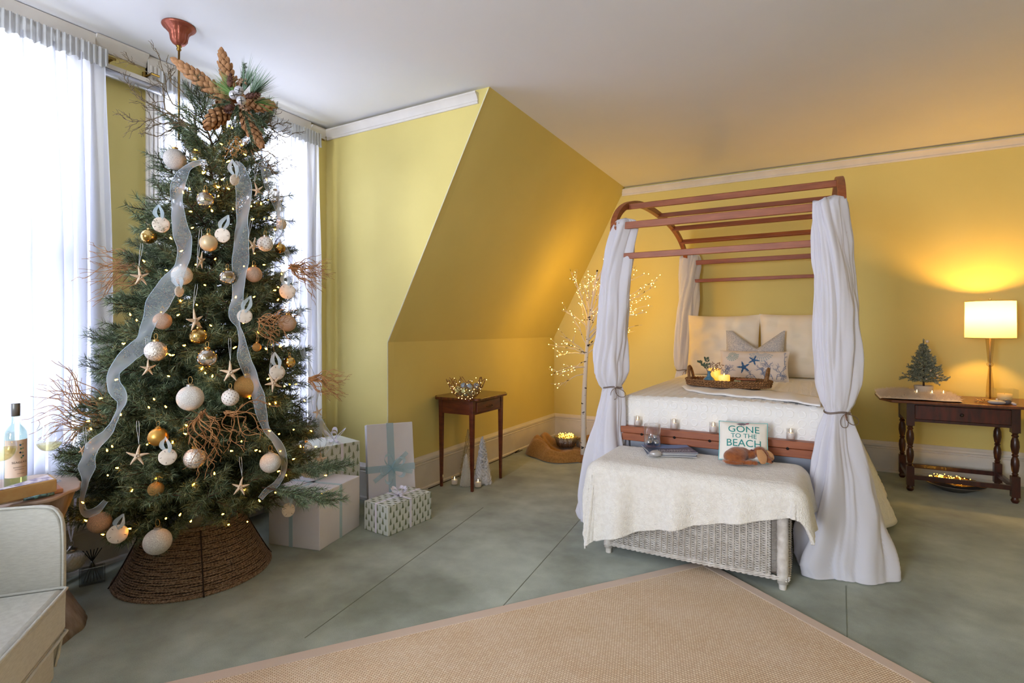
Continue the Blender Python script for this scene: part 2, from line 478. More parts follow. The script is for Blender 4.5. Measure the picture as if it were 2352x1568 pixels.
# roller blind tube between the two windows
t = thing('roller_blind', 'silver grey roller blind tube high on the wall between the two windows', 'blind', (WX+.06, 1.62, 2.64))
MB().tube([(WX+.055, 1.40, 2.70), (WX+.055, 1.90, 2.70)], .022, 16).build('tube', mat('satin_silver', (185, 188, 198), .35, .7), t)
MB().span((WX+.030, 1.40, 2.725), (WX+.06, 1.90, 2.75)).build('rail', m_trim, t, False)

# ================================================================== the canopy bed
m_wood = mat('cherry_wood', (164, 92, 52), .42, col2=(136, 70, 38), nscale=6, stretch=(1, 8, 8), nmix=(.3, .7), bump=.1, bscale=60)
m_woody = mat('cherry_wood_along_y', (164, 92, 52), .42, col2=(136, 70, 38), nscale=6, stretch=(8, 1, 8), nmix=(.3, .7))
m_linen = mat('white_linen_gauze', (240, 239, 247), .85, bump=.15, bscale=300, bdist=.001, thin=.3)
m_cream = mat('cream_cotton', (240, 235, 224), .85, bump=.25, bscale=150, bdist=.002, sheen=.2)
BX0, BX1, BY0, BY1 = -1.17, .135, 3.47, 5.81
YC = (BY0+BY1)/2; HB = (BY1-BY0)/2
def bow_z(y):
    d = min(1, abs(y-YC)/HB)
    return 1.985+.30*(1-d**2.6)**.6
bed = thing('canopy_bed', 'wooden canopy bed with arched slatted top and a plank foot rail', 'bed', (-.52, BY0, 0))
for x in (BX0, BX1):
    for y in (BY0, BY1): MB().span((x-.022, y-.022, 0), (x+.022, y+.022, 1.985)).build('post', m_wood, bed, False, bevel=.004)
    pts = []
    for i in range(41):
        a = PI*i/40; y = YC-HB*math.cos(a); pts.append((x, y, bow_z(y)))
    v = []; f = []
    for i, p in enumerate(pts):
        a = Vector(pts[max(0, i-1)]); b = Vector(pts[min(40, i+1)]); d = (b-a).normalized(); n = Vector((0, -d.z, d.y)); p = Vector(p)
        for sx, sn in ((-1, -1), (1, -1), (1, 1), (-1, 1)): v.append(p+Vector((sx*.020, 0, 0))+n*sn*.021)
    for i in range(40):
        for k in range(4): f.append((i*4+k, i*4+(k+1) % 4, i*4+4+(k+1) % 4, i*4+4+k))
    f += [(3, 2, 1, 0), (160, 161, 162, 163)]
    MB().add(v, f).build('bow', m_woody, bed, False, bevel=.002)
for y, z, h in ((BY0, 1.985, .046), (YC-.89, None, .044), (YC-.54, None, .044), (YC, None, .04), (YC+.54, None, .044), (YC+.89, None, .044), (BY1, 1.99, .046), (BY0, 1.782, .040), (BY1, 1.80, .034)):
    zz = bow_z(y)-.012 if z is None else z
    sl = 0 if z is not None else -(bow_z(y+.03)-bow_z(y-.03))/.06
    R = Matrix.Rotation(-math.atan(sl), 3, 'X')
    MB().box(((BX0+BX1)/2, y, zz), (BX1-BX0+.0, .022, h) if z is not None else (BX1-BX0+.0, .032, h*.86), M=R).build('slat', m_wood, bed, False, bevel=.003)
# foot rail of two planks, with the plugged bolt holes between them
MB().span((BX0+.02, BY0-.005, .612), (BX1-.02, BY0+.06, .655)).build('rail_plank', m_wood, bed, False, bevel=.004)
MB().span((BX0+.02, BY0, .562), (BX1-.02, BY0+.06, .610)).build('rail_plank', m_wood, bed, False, bevel=.004)
m_hole = mat('bolt_hole_black', (24, 16, 12), .8)
for px, py in ((1474, 995), (1549, 1002), (1630, 1012), (1809, 1033)):
    p = PY(px, py, BY0-.004); MB().lathe([(.0001, 0), (.0085, 0), (.0085, .006), (.0001, .006)], (p.x, BY0-.0065, .611), 12, M=Matrix.Rotation(-PI/2, 3, 'X')).build('bolt_hole', m_hole, bed)
for x in (BX0+.02, BX1-.045): MB().span((x, BY0+.06, .56), (x+.025, BY1, .655)).build('side_rail', m_woody, bed, False, bevel=.003)
MB().span((BX0+.05, BY0+.09, .27), (BX1-.05, BY1-.03, .56)).build('box_spring', mat('grey_ticking', (168, 172, 182), .9, bump=.2), bed, True, bevel=.02)
MB().span((BX0+.05, BY0+.09, .562), (BX1-.05, BY1-.02, .80)).build('mattress', m_cream, bed, True, bevel=.03)

# coverlet with tufted rings
CX0, CX1, CY0, CY1, CZ = BX0+.045, BX1-.03, BY0+.10, BY1-.01, .838
def cover_pt(x, y, off=0.0):
    """a point of the coverlet: (x, y) measured along the cloth, past the mattress edges it falls"""
    dx = x-CX1 if x > CX1 else (x-CX0 if x < CX0 else 0); dy = y-CY0 if y < CY0 else 0
    d = max(abs(dx), abs(dy)); r = .05
    if d == 0:
        puff = .012*math.sin((x-CX0)/(CX1-CX0)*PI)**.5 if CX0 < x < CX1 else 0
        puff += .004*mnoise.noise(Vector((x*5, y*4, 0)))
        return Vector((x, y, CZ+puff+off)), Vector((0, 0, 1))
    q = r*PI/2
    if d < q: a = d/r; h = r*math.sin(a); z = -r*(1-math.cos(a)); n_h, n_z = math.sin(a), math.cos(a)
    else: h = r; z = -r-(d-q); n_h, n_z = 1, 0
    if abs(dx) >= abs(dy):
        s = 1 if dx > 0 else -1
        k = max(0, d-q)
        h += k*(.12+.26*max(0, min(1, (y-CY0-.15)/.6)) if s > 0 else .05)+k*.05*math.sin(y*9+1)
        z *= .985
        return Vector(((CX1 if s > 0 else CX0)+s*(h+off*n_h), y+.02*k*math.sin(y*13), CZ+z+off*n_z)), Vector((s*n_h, 0, n_z))
    k = max(0, d-q)
    h2 = h*.9+.006*math.sin(x*11)*min(1, k*8)
    return Vector((x, CY0-h2-off*n_h+.012, CZ+z+off*n_z)), Vector((0, -n_h, n_z))
FD, SD, LD = .30, .84, .55
v = []; f = []; idx = {}
nx = 120; ny = 110
xs = [lerp(CX0-LD, CX1+SD, i/(nx-1)) for i in range(nx)]; ys = [lerp(CY0-FD, CY1, j/(ny-1)) for j in range(ny)]
for i, x in enumerate(xs):
    for j, y in enumerate(ys):
        idx[i, j] = len(v); v.append(cover_pt(x, y)[0])
for i in range(nx-1):
    for j in range(ny-1):
        xm = (xs[i]+xs[i+1])/2; ym = (ys[j]+ys[j+1])/2
        if ym < CY0 and (xm > CX1+.015 or xm < CX0-.015): continue
        f.append((idx[i, j], idx[i+1, j], idx[i+1, j+1], idx[i, j+1]))
cov = thing('coverlet', 'white cotton coverlet with tufted rings spread over the canopy bed', 'bedspread', (-.52, 4.6, .83))
MB().add(v, f).build('cloth', mat('white_coverlet', (240, 237, 232), .85, bump=.3, bscale=200, bdist=.0015, sheen=.2), cov, solid=.006)
rb = MB(); rr = random.Random(4)
def ring(x, y, r):
    c, n = cover_pt(x, y, .004)
    v = []; f = []; K = 12
    for k in range(K):
        a = 2*PI*k/K; wob = 1+rr.uniform(-.07, .07)
        for rad_, h_ in ((r*wob+.0055, .0015), (r*wob, .0075), (r*wob-.0055, .0015)):
            v.append(cover_pt(x+rad_*math.cos(a), y+rad_*math.sin(a), h_)[0])
    for k in range(K):
        k2 = (k+1) % K
        for m_ in range(2): f.append((k*3+m_, k2*3+m_, k2*3+m_+1, k*3+m_+1))
    rb.add(v, f)
y = CY0-.215
row = 0
while y < 5.2:
    for i in range(22):
        x = CX0+.035+i*.0605
        if x > CX1+.02: break
        if rr.random() < .985: ring(x+rr.uniform(-.003, .003), y+rr.uniform(-.003, .003), .0195)
    y += .0495; row += 1
x = CX1+.08
while x < CX1+SD-.03:
    y = CY0+.05
    while y < 5.0: ring(x, y+rr.uniform(-.003, .003), .0195); y += .0605
    x += .0495
o = rb.build('tufted_rings', mat('tufting_white', (246, 243, 238), .9), cov); o['kind'] = 'stuff'

# gathered bed curtains
def bundle(name, label, levels, seed, dr=.62, nf=9, tie=None, mtl=None):
    """levels: (py, pxL, pxR, t) silhouettes of the gathered cloth from its top to the floor"""
    rnd = random.Random(seed); ph = [rnd.uniform(0, 6.28) for _ in range(10)]
    rings = []
    for a, b in zip(levels, levels[1:]):
        n = max(2, int((b[0]-a[0])/9))
        for k in range(n): rings.append([lerp(a[i], b[i], k/n) for i in range(4)])
    rings.append(list(levels[-1]))
    n = 160; v = []; f = []
    t = thing(name, label, 'curtain', tuple(Vector((P((levels[-1][1]+levels[-1][2])/2, 0, levels[-1][3]).xy[0], P((levels[-1][1]+levels[-1][2])/2, 0, levels[-1][3]).xy[1], 0))), 'white gauze curtains on the bed posts')
    L = len(rings)
    for i, (py, l, r, tt) in enumerate(rings):
        pl = P(l, py, tt); pr = P(r, py, tt); c = (pl+pr)/2; hv = (pr-pl)/2; w = hv.length
        dv = Vector((-hv.y, hv.x, 0))/max(w, 1e-6)*w*dr
        z = max(.006, c.z)
        tz = (z/2.0)
        amp = .075+.05*min(1, w/.12)
        if tie: amp *= .45+.55*min(1, abs(py-tie)/60)
        for k in range(n):
            a = 2*PI*k/n
            th_ = a+.55*math.sin(z*1.9+ph[0])+.25*math.sin(z*4.3+ph[1])
            e = Vector((math.cos(th_)*1.0, math.sin(th_)*1.0, z*.6+seed))
            n1 = mnoise.noise(e*1.7); n2 = mnoise.noise(Vector((math.cos(th_)*3.4, math.sin(th_)*3.4, z*1.5+seed*2))); n3 = mnoise.noise(Vector((math.cos(a)*2, math.sin(a)*2, z*7+seed)))
            q = .90+amp*(3.4*(abs(n1)*2-.35)+.8*(abs(n2)*2-.4)+.8*n3)
            zz = z+(.012*math.sin(4*a+ph[5])+.01*math.sin(9*a+ph[6]))*(1 if 1 < i < L-2 and not z < .02 else 0)
            p = c+hv*math.cos(a)*q+dv*math.sin(a)*q
            v.append((p.x, p.y, max(.004, zz)))
    for i in range(L-1):
        for k in range(n): f.append((i*n+k, (i+1)*n+k, (i+1)*n+(k+1) % n, i*n+(k+1) % n))
    # closed top, hanging over the slat
    pl = P(levels[0][1], levels[0][0]-6, levels[0][3]); pr = P(levels[0][2], levels[0][0]-6, levels[0][3]); c = (pl+pr)/2
    v.append(c); ti = len(v)-1
    for k in range(n): f.append((ti, k, (k+1) % n))
    MB().add(v, f).build('gauze', mtl or m_linen, t)
    return t
def twine(t, px, py, tt, hw, bow=True, seed=0):
    m_tw = mat('grey_brown_twine', (112, 92, 76), .9)
    c = P(px, py, tt); mb = MB()
    r = hw*tt/FX
    for dz in (0, .006):
        mb.tube([c+RGT*(r*math.cos(a))+FWD*(r*.65*math.sin(a))+UP*(dz+.004*math.sin(3*a)) for a in [2*PI*i/28 for i in range(28)]], .0022, 6, closed=True)
    mb.build('tie', m_tw, t)
    if bow:
        q = c+RGT*r*.25-FWD*(r*.66+.006)
        for s, l in ((-1, .075), (1, .06)):
            e = q+RGT*(s*.030+.02)-UP*l
            lp = bez(q, q+RGT*(s*.06+.02)-UP*.01, e+RGT*s*.03, e, 8)+bez(e, e-RGT*s*.03-UP*.005, q-RGT*s*.01-UP*.03, q, 8)[1:]
            MB().tube(lp, .0019, 6).build('tie_loop', m_tw, t)
b = bundle('bed_curtain', 'white gauze curtain at the right front bed post, its hem spread on the carpet',
    [(453, 1895, 1938, 2.958), (466, 1866, 1942, 2.958), (560, 1864, 1956, 2.958), (700, 1868, 1972, 2.958), (830, 1876, 1974, 2.958), (890, 1884, 1970, 2.958), (925, 1889, 1962, 2.958), (945, 1897, 1950, 2.958), (965, 1892, 1955, 2.958),
     (1020, 1877, 1972, 2.95), (1090, 1862, 1992, 2.94), (1160, 1850, 2008, 2.93), (1230, 1840, 2026, 2.90), (1285, 1838, 2042, 2.87), (1312, 1850, 2052, 2.85), (1320, 1856, 2050, 2.84)], 11, dr=.55, tie=945)
twine(b, 1923, 947, 2.958, 29)
b = bundle('bed_curtain', 'white gauze curtain at the left front bed post, beside the lit birch tree',
    [(506, 1415, 1458, 3.597), (516, 1406, 1466, 3.597), (570, 1390, 1456, 3.597), (640, 1374, 1448, 3.597), (700, 1370, 1447, 3.597), (780, 1369, 1444, 3.597), (830, 1362, 1441, 3.597), (858, 1362, 1441, 3.597), (876, 1370, 1435, 3.597), (889, 1382, 1427, 3.597), (905, 1377, 1431, 3.597),
     (950, 1366, 1435, 3.597), (1010, 1356, 1438, 3.597), (1080, 1343, 1441, 3.597), (1150, 1328, 1441, 3.59), (1185, 1323, 1434, 3.59), (1196, 1332, 1425, 3.585)], 23, tie=889)
twine(b, 1404, 889, 3.597, 24)
b = bundle('bed_curtain', 'white gauze curtain gathered at the left head post of the bed, behind the pillows',
    [(583, 1572, 1604, 5.627), (592, 1563, 1610, 5.627), (680, 1556, 1607, 5.627), (760, 1549, 1600, 5.627), (820, 1545, 1593, 5.627), (838, 1546, 1590, 5.627), (850, 1553, 1582, 5.627), (866, 1550, 1584, 5.627), (950, 1543, 1596, 5.627), (1030, 1538, 1602, 5.62), (1037, 1542, 1598, 5.62)], 31, dr=.5, nf=7, tie=850)
twine(b, 1568, 850, 5.627, 15)
b = bundle('bed_curtain', 'white gauze curtain at the right head post, mostly behind the right front one',
    [(548, 1895, 1930, 4.97), (558, 1888, 1940, 4.97), (700, 1886, 1952, 4.97), (830, 1884, 1950, 4.97), (868, 1898, 1936, 4.97), (960, 1888, 1946, 4.97), (1066, 1880, 1952, 4.96), (1072, 1884, 1950, 4.96)], 37, dr=.4, nf=7, tie=868)
twine(b, 1917, 868, 4.97, 19, False)

# ---- pillows
def pillow_z(u, v, th, p=2.5):
    e = (1-abs(u)**p)*(1-abs(v)**p); p = p
    return th/2*max(0, e)**.55
def pillow(name, label, base, w, h, th, lean, m, group=None, yaw=0.0, dip=0.0, pinch=.05, seed=0, piping=None, solid_label=None, wrinkle=.004):
    """cushion standing on its lower edge, leaning back by lean; returns thing and (u, v, off) -> room"""
    R = Matrix.Rotation(yaw, 3, 'Z') @ Matrix.Rotation(-lean, 3, 'X')
    base = Vector(base)
    def loc(u, v, off, side=-1):
        z = pillow_z(u, v, th)+off
        x = u*w/2*(1-pinch*(1-v*v)*abs(u)**3); y = v
        hh = h*(1-pinch*(1-u*u))
        yy = h/2+v*hh/2
        if dip: yy -= dip*max(0, 1-abs(u-.08)/.85)*max(0, v*.5+.5)**2
        n = wrinkle*mnoise.noise(Vector((u*3+seed, v*3, side*5)))*2
        return base+R @ Vector((x, side*(z+n*(z > .004)), yy))
    t = thing(name, label, 'pillow', base, group)
    mb = MB()
    mb.grid(lambda a, b: loc(2*a-1, 2*b-1, .0, -1), 36, 30); mb.grid(lambda a, b: loc(1-2*a, 2*b-1, .0, 1), 36, 30)
    mb.build('cover', m, t)
    if piping:
        pts = [loc(a, -1, 0) for a in np.linspace(-1, 1, 16)]+[loc(1, a, 0) for a in np.linspace(-1, 1, 16)][1:]+[loc(a, 1, 0) for a in np.linspace(1, -1, 16)][1:]+[loc(-1, a, 0) for a in np.linspace(1, -1, 16)][1:-1]
        MB().tube(pts, .003, 6, closed=True).build('piping', piping, t)
    return t, loc
m_sham = mat('cream_sham', (238, 226, 206), .85, bump=.5, bscale=14, bdist=.004, wave=1.0, stretch=(.2, .2, 5), sheen=.2)
pillow('pillow', 'large cream square pillow propped at the left side of the bed head', (-.775, 5.50, .845), .67, .60, .20, .16, m_sham, 'large cream shams', seed=1, pinch=.055, wrinkle=.015)
pillow('pillow', 'large cream square pillow propped at the right side of the bed head', (-.125, 5.50, .845), .66, .605, .20, .16, m_sham, 'large cream shams', seed=2, pinch=.055, wrinkle=.015)
m_dot = mat('grey_speckled_cloth', (208, 202, 196), .8, col2=(160, 160, 166), nscale=190, ndet=2, nmix=(.45, .55))
pillow('pillow', 'grey speckled throw pillow with a karate-chopped top', (-.475, 5.30, .845), .50, .45, .15, .22, m_dot, seed=3, dip=.16, pinch=.04)
m_print = mat('coastal_pillow_cloth', (222, 208, 196), .8)
pc, pl = pillow('pillow', 'small oblong pillow printed with blue starfish, shells and coral', (-.46, 5.06, .848), .56, .27, .12, .30, m_print, seed=4, pinch=.05)
def decal(parent, nm, polys, m, loc, off=.0015, thick=0):
    mb = MB()
    for poly in polys:
        mb.add([loc(u, v, off) for u, v in poly], [tuple(range(len(poly)))])
    return mb.build(nm, m, parent, False)
def strokes(x, y, ang, ln, w, dep, rnd, asp, out):
    """branching coral strokes in pillow u, v"""
    if dep == 0 or ln < .01: return
    for _ in range(2):
        nx_, ny_ = x+math.cos(ang)*ln*asp, y+math.sin(ang)*ln
        if abs(nx_) > .96 or abs(ny_) > .94: return
        px_, py_ = -math.sin(ang)*w*asp, math.cos(ang)*w
        out.append([(x-px_, y-py_), (nx_-px_*.7, ny_-py_*.7), (nx_+px_*.7, ny_+py_*.7), (x+px_, y+py_)])
        x, y = nx_, ny_; ang += rnd.uniform(-.3, .3)
        strokes(x, y, ang+rnd.uniform(.4, .9)*rnd.choice((-1, 1)), ln*.8, w*.8, dep-1, rnd, asp, out)
def fan(u, v, r, asp, a0, a1, n, k):
    out = []
    for i in range(n):
        a = lerp(a0, a1, (i+.15)/n); b = lerp(a0, a1, (i+.75)/n)
        for s0, s1 in ((.25, .5), (.54, .78), (.82, 1.0)):
            out.append([(u+math.cos(x)*r*s*asp, v+math.sin(x)*r*s) for x, s in ((a, s0), (b, s0), (b, s1), (a, s1))])
    return out
asp = .48; rnd = random.Random(6)
starp = []
for cu, cv, r, rot in ((-.26, -.22, .42, .3), (.02, .28, .36, .9)):
    for k in range(5):
        a = rot+2*PI*k/5+PI/2
        for s in (-1, 1):
            prev = (cu, cv)
            for q0, q1 in ((0, .5), (.5, 1)):
                w0, w1 = .16*(1-q0*.55) if q0 else .0, .16*(1-q1*.8)
                A = lambda q, w: (cu+asp*(math.cos(a)*r*q-math.sin(a)*w*r*s*.9), cv+math.sin(a)*r*q+math.cos(a)*w*r*s*.9)
                starp.append([A(q0, 0), A(q1, 0), A(q1, w1), A(q0, .30 if not q0 else w0+.08)])
decal(pc, 'printed_starfish', starp, mat('print_blue', (58, 98, 142), .8), pl, .003)
decal(pc, 'printed_shell', fan(-.62, .62, .42, asp, -2.8, .3, 9, 0)+fan(-.6, .55, .3, asp, .3, 3.4, 8, 0), mat('print_sage', (158, 176, 170), .8), pl, .002)
decal(pc, 'printed_shell', fan(.22, .95, .75, asp, -2.9, -.3, 12, 0), mat('print_grey', (176, 180, 182), .8), pl, .002)
cor = []
for cu, cv, a in ((.55, -.9, 1.8), (.65, -.9, 1.3), (.78, -.7, 1.5), (.35, -.9, 1.9), (-.9, -.8, 1.2), (-.8, -.9, 1.6), (.9, .1, 1.6), (.1, -.95, 2.2), (.45, -.5, 1.2)):
    strokes(cu, cv, a, .15, .022, 6, rnd, asp, cor)
decal(pc, 'printed_coral', cor, mat('print_slate', (112, 124, 150), .8), pl, .002)

# ---- blanket and tray on the bed
bl = [(1566, 884), (1584, 893), (1640, 901), (1720, 908), (1800, 915), (1884, 927), (1892, 912), (1820, 899), (1760, 893), (1690, 886), (1620, 878)]
def blanket():
    front = smooth_path([PF(x, y, .875) for x, y in bl[:6]], 8); back = smooth_path([PF(x, y, .875) for x, y in reversed(bl[6:])], 8)
    def at(path, u):
        i = u*(len(path)-1); k = min(int(i), len(path)-2); return path[k].lerp(path[k+1], i-k)
    def fn(u, v):
        p = at(front, u).lerp(at(back, u), v)
        bump = .010*math.sin(v*PI)*(1+.3*math.sin(u*19))+.004*math.sin(u*31+v*4)
        return (p.x, p.y, .862+max(0, bump))
    o = MB().grid(fn, 60, 10).build('blanket', mat('soft_white_blanket', (242, 240, 238), .9, bump=.3, bscale=120), solid=.008)
    tag(o, 'folded white blanket laid across the bed beneath the rope tray', 'blanket')
blanket()
m_rope = mat('brown_seagrass_rope', (156, 112, 70), .85, col2=(116, 80, 48), nscale=90, nmix=(.35, .6), bump=.8, bscale=26, bdist=.004, wave=4)
TZ = .880
tc_ = Vector((-.555, 4.22, TZ)); tw, td = .285, .175
tray = thing('rope_tray', 'oval brown rope tray with two looped handles on the bed', 'tray', tc_)
def coil(rx, ry, z, r, tw_=70, n=220):
    mb = MB()
    for ph in (0, PI):
        pts = []
        for i in range(n):
            a = 2*PI*i/n; q = a*tw_+ph
            pts.append(tc_+Vector(((rx+r*.5*math.cos(q))*math.cos(a), (ry+r*.5*math.cos(q))*math.sin(a), z+r*.5*math.sin(q))))
        mb.tube(pts, r*.62, 6, closed=True)
    return mb
for k, z in enumerate((.010, .026, .042)):
    coil(tw+.004*k, td+.004*k, z, .010, 36).build('rim_coil', m_rope, tray)
MB().lathe([(.0001, 0), (1, 0), (1, .006), (.0001, .006)], tc_, 48, squash=(tw, td)).build('bottom', m_rope, tray)
for s in (-1, 1):
    c = tc_+Vector((s*(tw-.028), 0, .04)); pts = [c+Vector((s*.015*math.sin(a), -.075*math.cos(a), .095*math.sin(a))) for a in [PI*i/16 for i in range(17)]]
    MB().tube(pts, .011, 8).build('handle', m_rope, tray)
zt = TZ+.006
def on(px, py, z): return PF(px, py, z)
def lathe_thing(name, label, cat, prof, c, m, group=None, n=24):
    o = MB().lathe(prof, c, n).build(name, m, None, True, angle=.7); return tag(o, label, cat, group)
c = Vector((-.675, 4.15, zt))
v_ = thing('bud_vase', 'small blue glazed bud vase holding sprigs on the rope tray', 'vase', c)
MB().lathe([(.0001, 0), (.026, 0), (.042, .018), (.044, .034), (.034, .052), (.017, .066), (.011, .085), (.013, .104), (.010, .104), (.008, .085), (.0001, .07)], c, 28).build('body', mat('blue_glaze', (78, 128, 152), .25, col2=(60, 100, 130), nscale=50, coat=.6), v_)
rnd = random.Random(9)
st = MB(); lf = MB(); be = MB()
top = c+Vector((0, 0, .09))
for k, (dx, dz, kind) in enumerate(((-.075, .075, 'l'), (-.02, .10, 'l'), (-.045, .05, 'l'), (.035, .07, 'b'), (.075, .075, 'b'), (.105, .06, 'b'), (.06, .04, 'b'), (.09, .03, 'b'))):
    e = top+RGT*dx+UP*dz+FWD*rnd.uniform(-.02, .02); pts = bez(top-UP*.05, top+UP*.03, e-RGT*dx*.3, e, 7); st.tube(pts, .0012, 5)
    if kind == 'l':
        for p in pts[3:]:
            for s in (-1, 1):
                d = (RGT*s*.6+UP*.7+FWD*rnd.uniform(-.5, .5)).normalized(); n_ = d.cross(FWD).normalized(); L_ = .028
                lf.add([p, p+d*L_*.5+n_*.008, p+d*L_, p+d*L_*.5-n_*.008], [(0, 1, 2, 3)])
    else:
        for p in pts[3:]:
            for _ in range(3): be.ball(p+Vector([rnd.uniform(-.008, .008) for _ in range(3)]), .0042, 7, 5)
st.build('stem', mat('twig_brown', (108, 84, 60), .8), v_)
o = lf.build('leaves', mat('dusty_green', (78, 92, 74), .7), v_, False); o['kind'] = 'stuff'
o = be.build('berries', mat('tan_berry', (158, 128, 104), .6), v_); o['kind'] = 'stuff'
m_candle = mat('ivory_wax', (250, 226, 160), .5, emit=(255, 176, 44), estr=.9)
def pillar(label, c, r, h):
    t = thing('pillar_candle', label, 'candle', c, 'lit pillar candles on the rope tray')
    MB().lathe([(.0001, 0), (r, 0), (r, h*.97), (r*.97, h), (r*.86, h*.99), (r*.80, h*.93), (.0001, h*.91)], c, 28, wob=lambda a, z: 1+.012*math.sin(3*a)*(z > h*.9)).build('wax', m_candle, t)
    MB().lathe([(.0001, 0), (.003, .003), (.0035, .008), (.0001, .02)], Vector(c)+UP*h*.93, 8).build('flame', glow('candle_flame', (255, 190, 80), 12), t)
    return t
pillar('taller glowing pillar candle behind the blue vase on the rope tray', (-.655, 4.27, zt), .042, .115)
pillar('shorter glowing pillar candle in the middle of the rope tray', (-.572, 4.16, zt), .040, .078)
t = thing('wooden_box', 'small brown wooden box with a pale green band on the rope tray', 'box', (-.42, 4.2, zt))
MB().span((-.455, 4.16, zt), (-.36, 4.24, zt+.040)).build('body', mat('brown_box', (128, 98, 66), .6, col2=(110, 80, 52), nscale=20), t, False, bevel=.003)
MB().span((-.505, 4.155, zt), (-.457, 4.245, zt+.042)).build('band', mat('pale_green_wax', (158, 158, 116), .5), t, False, bevel=.003)
tag(MB().box((-.43, 4.2, zt+.048), (.13, .05, .008), rz=.12).build('wooden_spoon_rest', m_wood, None, False, bevel=.003), 'thin wooden slip lying on the box in the rope tray', 'utensil')

# ---- votive candles along the foot rail
m_vg = glassy('votive_glass', refl=.12)
m_wax = mat('glowing_white_wax', (246, 242, 242), .5, emit=(255, 214, 170), estr=.10)  # faint emission added to the wax, standing in for candlelight on it
def votive(label, c, r=.024, h=.066, wax=.034, group='glass votives on the foot rail', nm='glass_votive', flame=12, lump=0):
    c = Vector(c); t = thing(nm, label, 'candle', c, group)
    MB().lathe([(.0001, 0), (r, 0), (r*1.02, h), (r*.92, h), (r*.90, .007), (.0001, .007)], c, 24).build('glass', m_vg, t)
    MB().lathe([(.0001, .0), (r*.84, .0), (r*.86, wax*.93), (r*.8, wax), (.0001, wax*.97)], c+UP*.008, 20).build('wax', m_wax, t)
    MB().lathe([(.0001, 0), (.0022, .004), (.0030, .009), (.0016, .017), (.0001, .024)], c+UP*(wax+.009), 8).build('flame', glow('votive_flame', (255, 222, 150), flame), t)
    return t
for k, (px, w_) in enumerate(((1464, 'leftmost votive on the bed rail, nearest the left front curtain, lit and in clear glass'), (1548, 'lit glass votive on the bed rail, just right of the tall glass vase'),
        (1638, 'lit glass votive on the bed rail, at the left edge of the lettered cushion'), (1816, 'rightmost votive on the bed rail, nearest the right front curtain, lit and in clear glass'))):
    p = PY(px, 980, BY0+.025); votive(w_, (p.x, BY0+.027, .656))

# ================================================================== the wicker trunk at the foot of the bed
TX0, TX1, TY0, TY1, TH = -1.065, -.115, 2.985, 3.395, .475
m_wick = mat('white_wicker', (222, 216, 208), .6, col2=(196, 188, 178), nscale=30, bump=.4, bscale=150)
tr = thing('wicker_trunk', 'white wicker trunk standing at the foot of the bed under the fluffy throw', 'trunk', (-.59, 3.19, 0))
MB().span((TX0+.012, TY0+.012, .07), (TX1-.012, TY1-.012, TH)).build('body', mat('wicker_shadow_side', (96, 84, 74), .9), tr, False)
def weave(p0, p1, z0, z1, nrm, gap=None):
    p0 = Vector(p0); p1 = Vector(p1); nrm = Vector(nrm); L_ = (p1-p0).length; ns = int(L_/.0155); pitch = .0062
    mb = MB(); z = z0; r = 0
    while z < z1:
        pts = []
        for i in range(ns*2+1):
            u = i/(ns*2)
            w_ = math.cos(PI*i+(PI if r % 2 else 0))*(.0030) if i % 2 == 0 else 0
            q = math.sin(PI*i/2)*0
            pts.append(p0.lerp(p1, u)+nrm*(.004+(.0030 if ((i//2+r) % 2) else -.0030)*(1 if i % 2 == 0 else 0))+Vector((0, 0, z+.0006*math.sin(i*1.7+r))))
        mb.tube(pts, .0027, 5, caps=False); z += pitch; r += 1
    return mb
o = weave((TX0+.045, TY0, 0), (TX1-.075, TY0, 0), .066, TH-.01, (0, -1, 0)).build('front_weave', m_wick, tr); o['kind'] = 'stuff'
o = weave((TX1, TY0+.035, 0), (TX1, TY1-.035, 0), .066, TH-.01, (1, 0, 0)).build('end_weave', m_wick, tr); o['kind'] = 'stuff'
o = weave((TX0, TY0+.035, 0), (TX0, TY1-.035, 0), .066, TH-.01, (-1, 0, 0)).build('end_weave', m_wick, tr); o['kind'] = 'stuff'
mb = MB()                                           # upright stakes showing in stripes on the front
for i in range(27):
    x = TX0+.05+i*.031
    if x > TX1-.08: break
    mb.tube([(x, TY0-.007, .07), (x, TY0-.007, TH-.01)], .0042, 6)
o = mb.build('stakes', m_wick, tr); o['kind'] = 'stuff'
mb = MB()                                           # woven diamond on the front
for r in range(20):
    z = .20+r*.012; hw = .17*(1-abs(r-9.5)/10.5)
    for k in range(int(hw/.012)*2+1):
        x = -.66+(k-int(hw/.012))*.012
        mb.box((x, TY0-.012, z), (.010, .003, .007 if (k+r) % 2 else .010))
o = mb.build('diamond_weave', m_wick, tr, False); o['kind'] = 'stuff'
for cx_, cy_ in ((TX0+.022, TY0+.012), (TX1-.022, TY0+.012), (TX0+.022, TY1-.012), (TX1-.022, TY1-.012)):
    mb = MB(); mb.lathe([(.026, .03)]+[(.026+(.0022 if k % 2 else 0), .055+k*.004) for k in range(100)]+[(.024, TH)], (cx_, cy_, 0), 14); mb.build('wrapped_post', m_wick, tr)
    MB().lathe([(.017, 0), (.019, .03), (.021, .06)], (cx_, cy_, 0), 12).build('foot', m_wick, tr, True, angle=.6)
mb = MB()                                           # slanting cane in the open column beside the right post
for k in range(62): mb.tube([(TX1-.072, TY0-.002, .085+k*.0062), (TX1-.046, TY0-.002, .091+k*.0062)], .0016, 4)
o = mb.build('slanted_cane', m_wick, tr); o['kind'] = 'stuff'
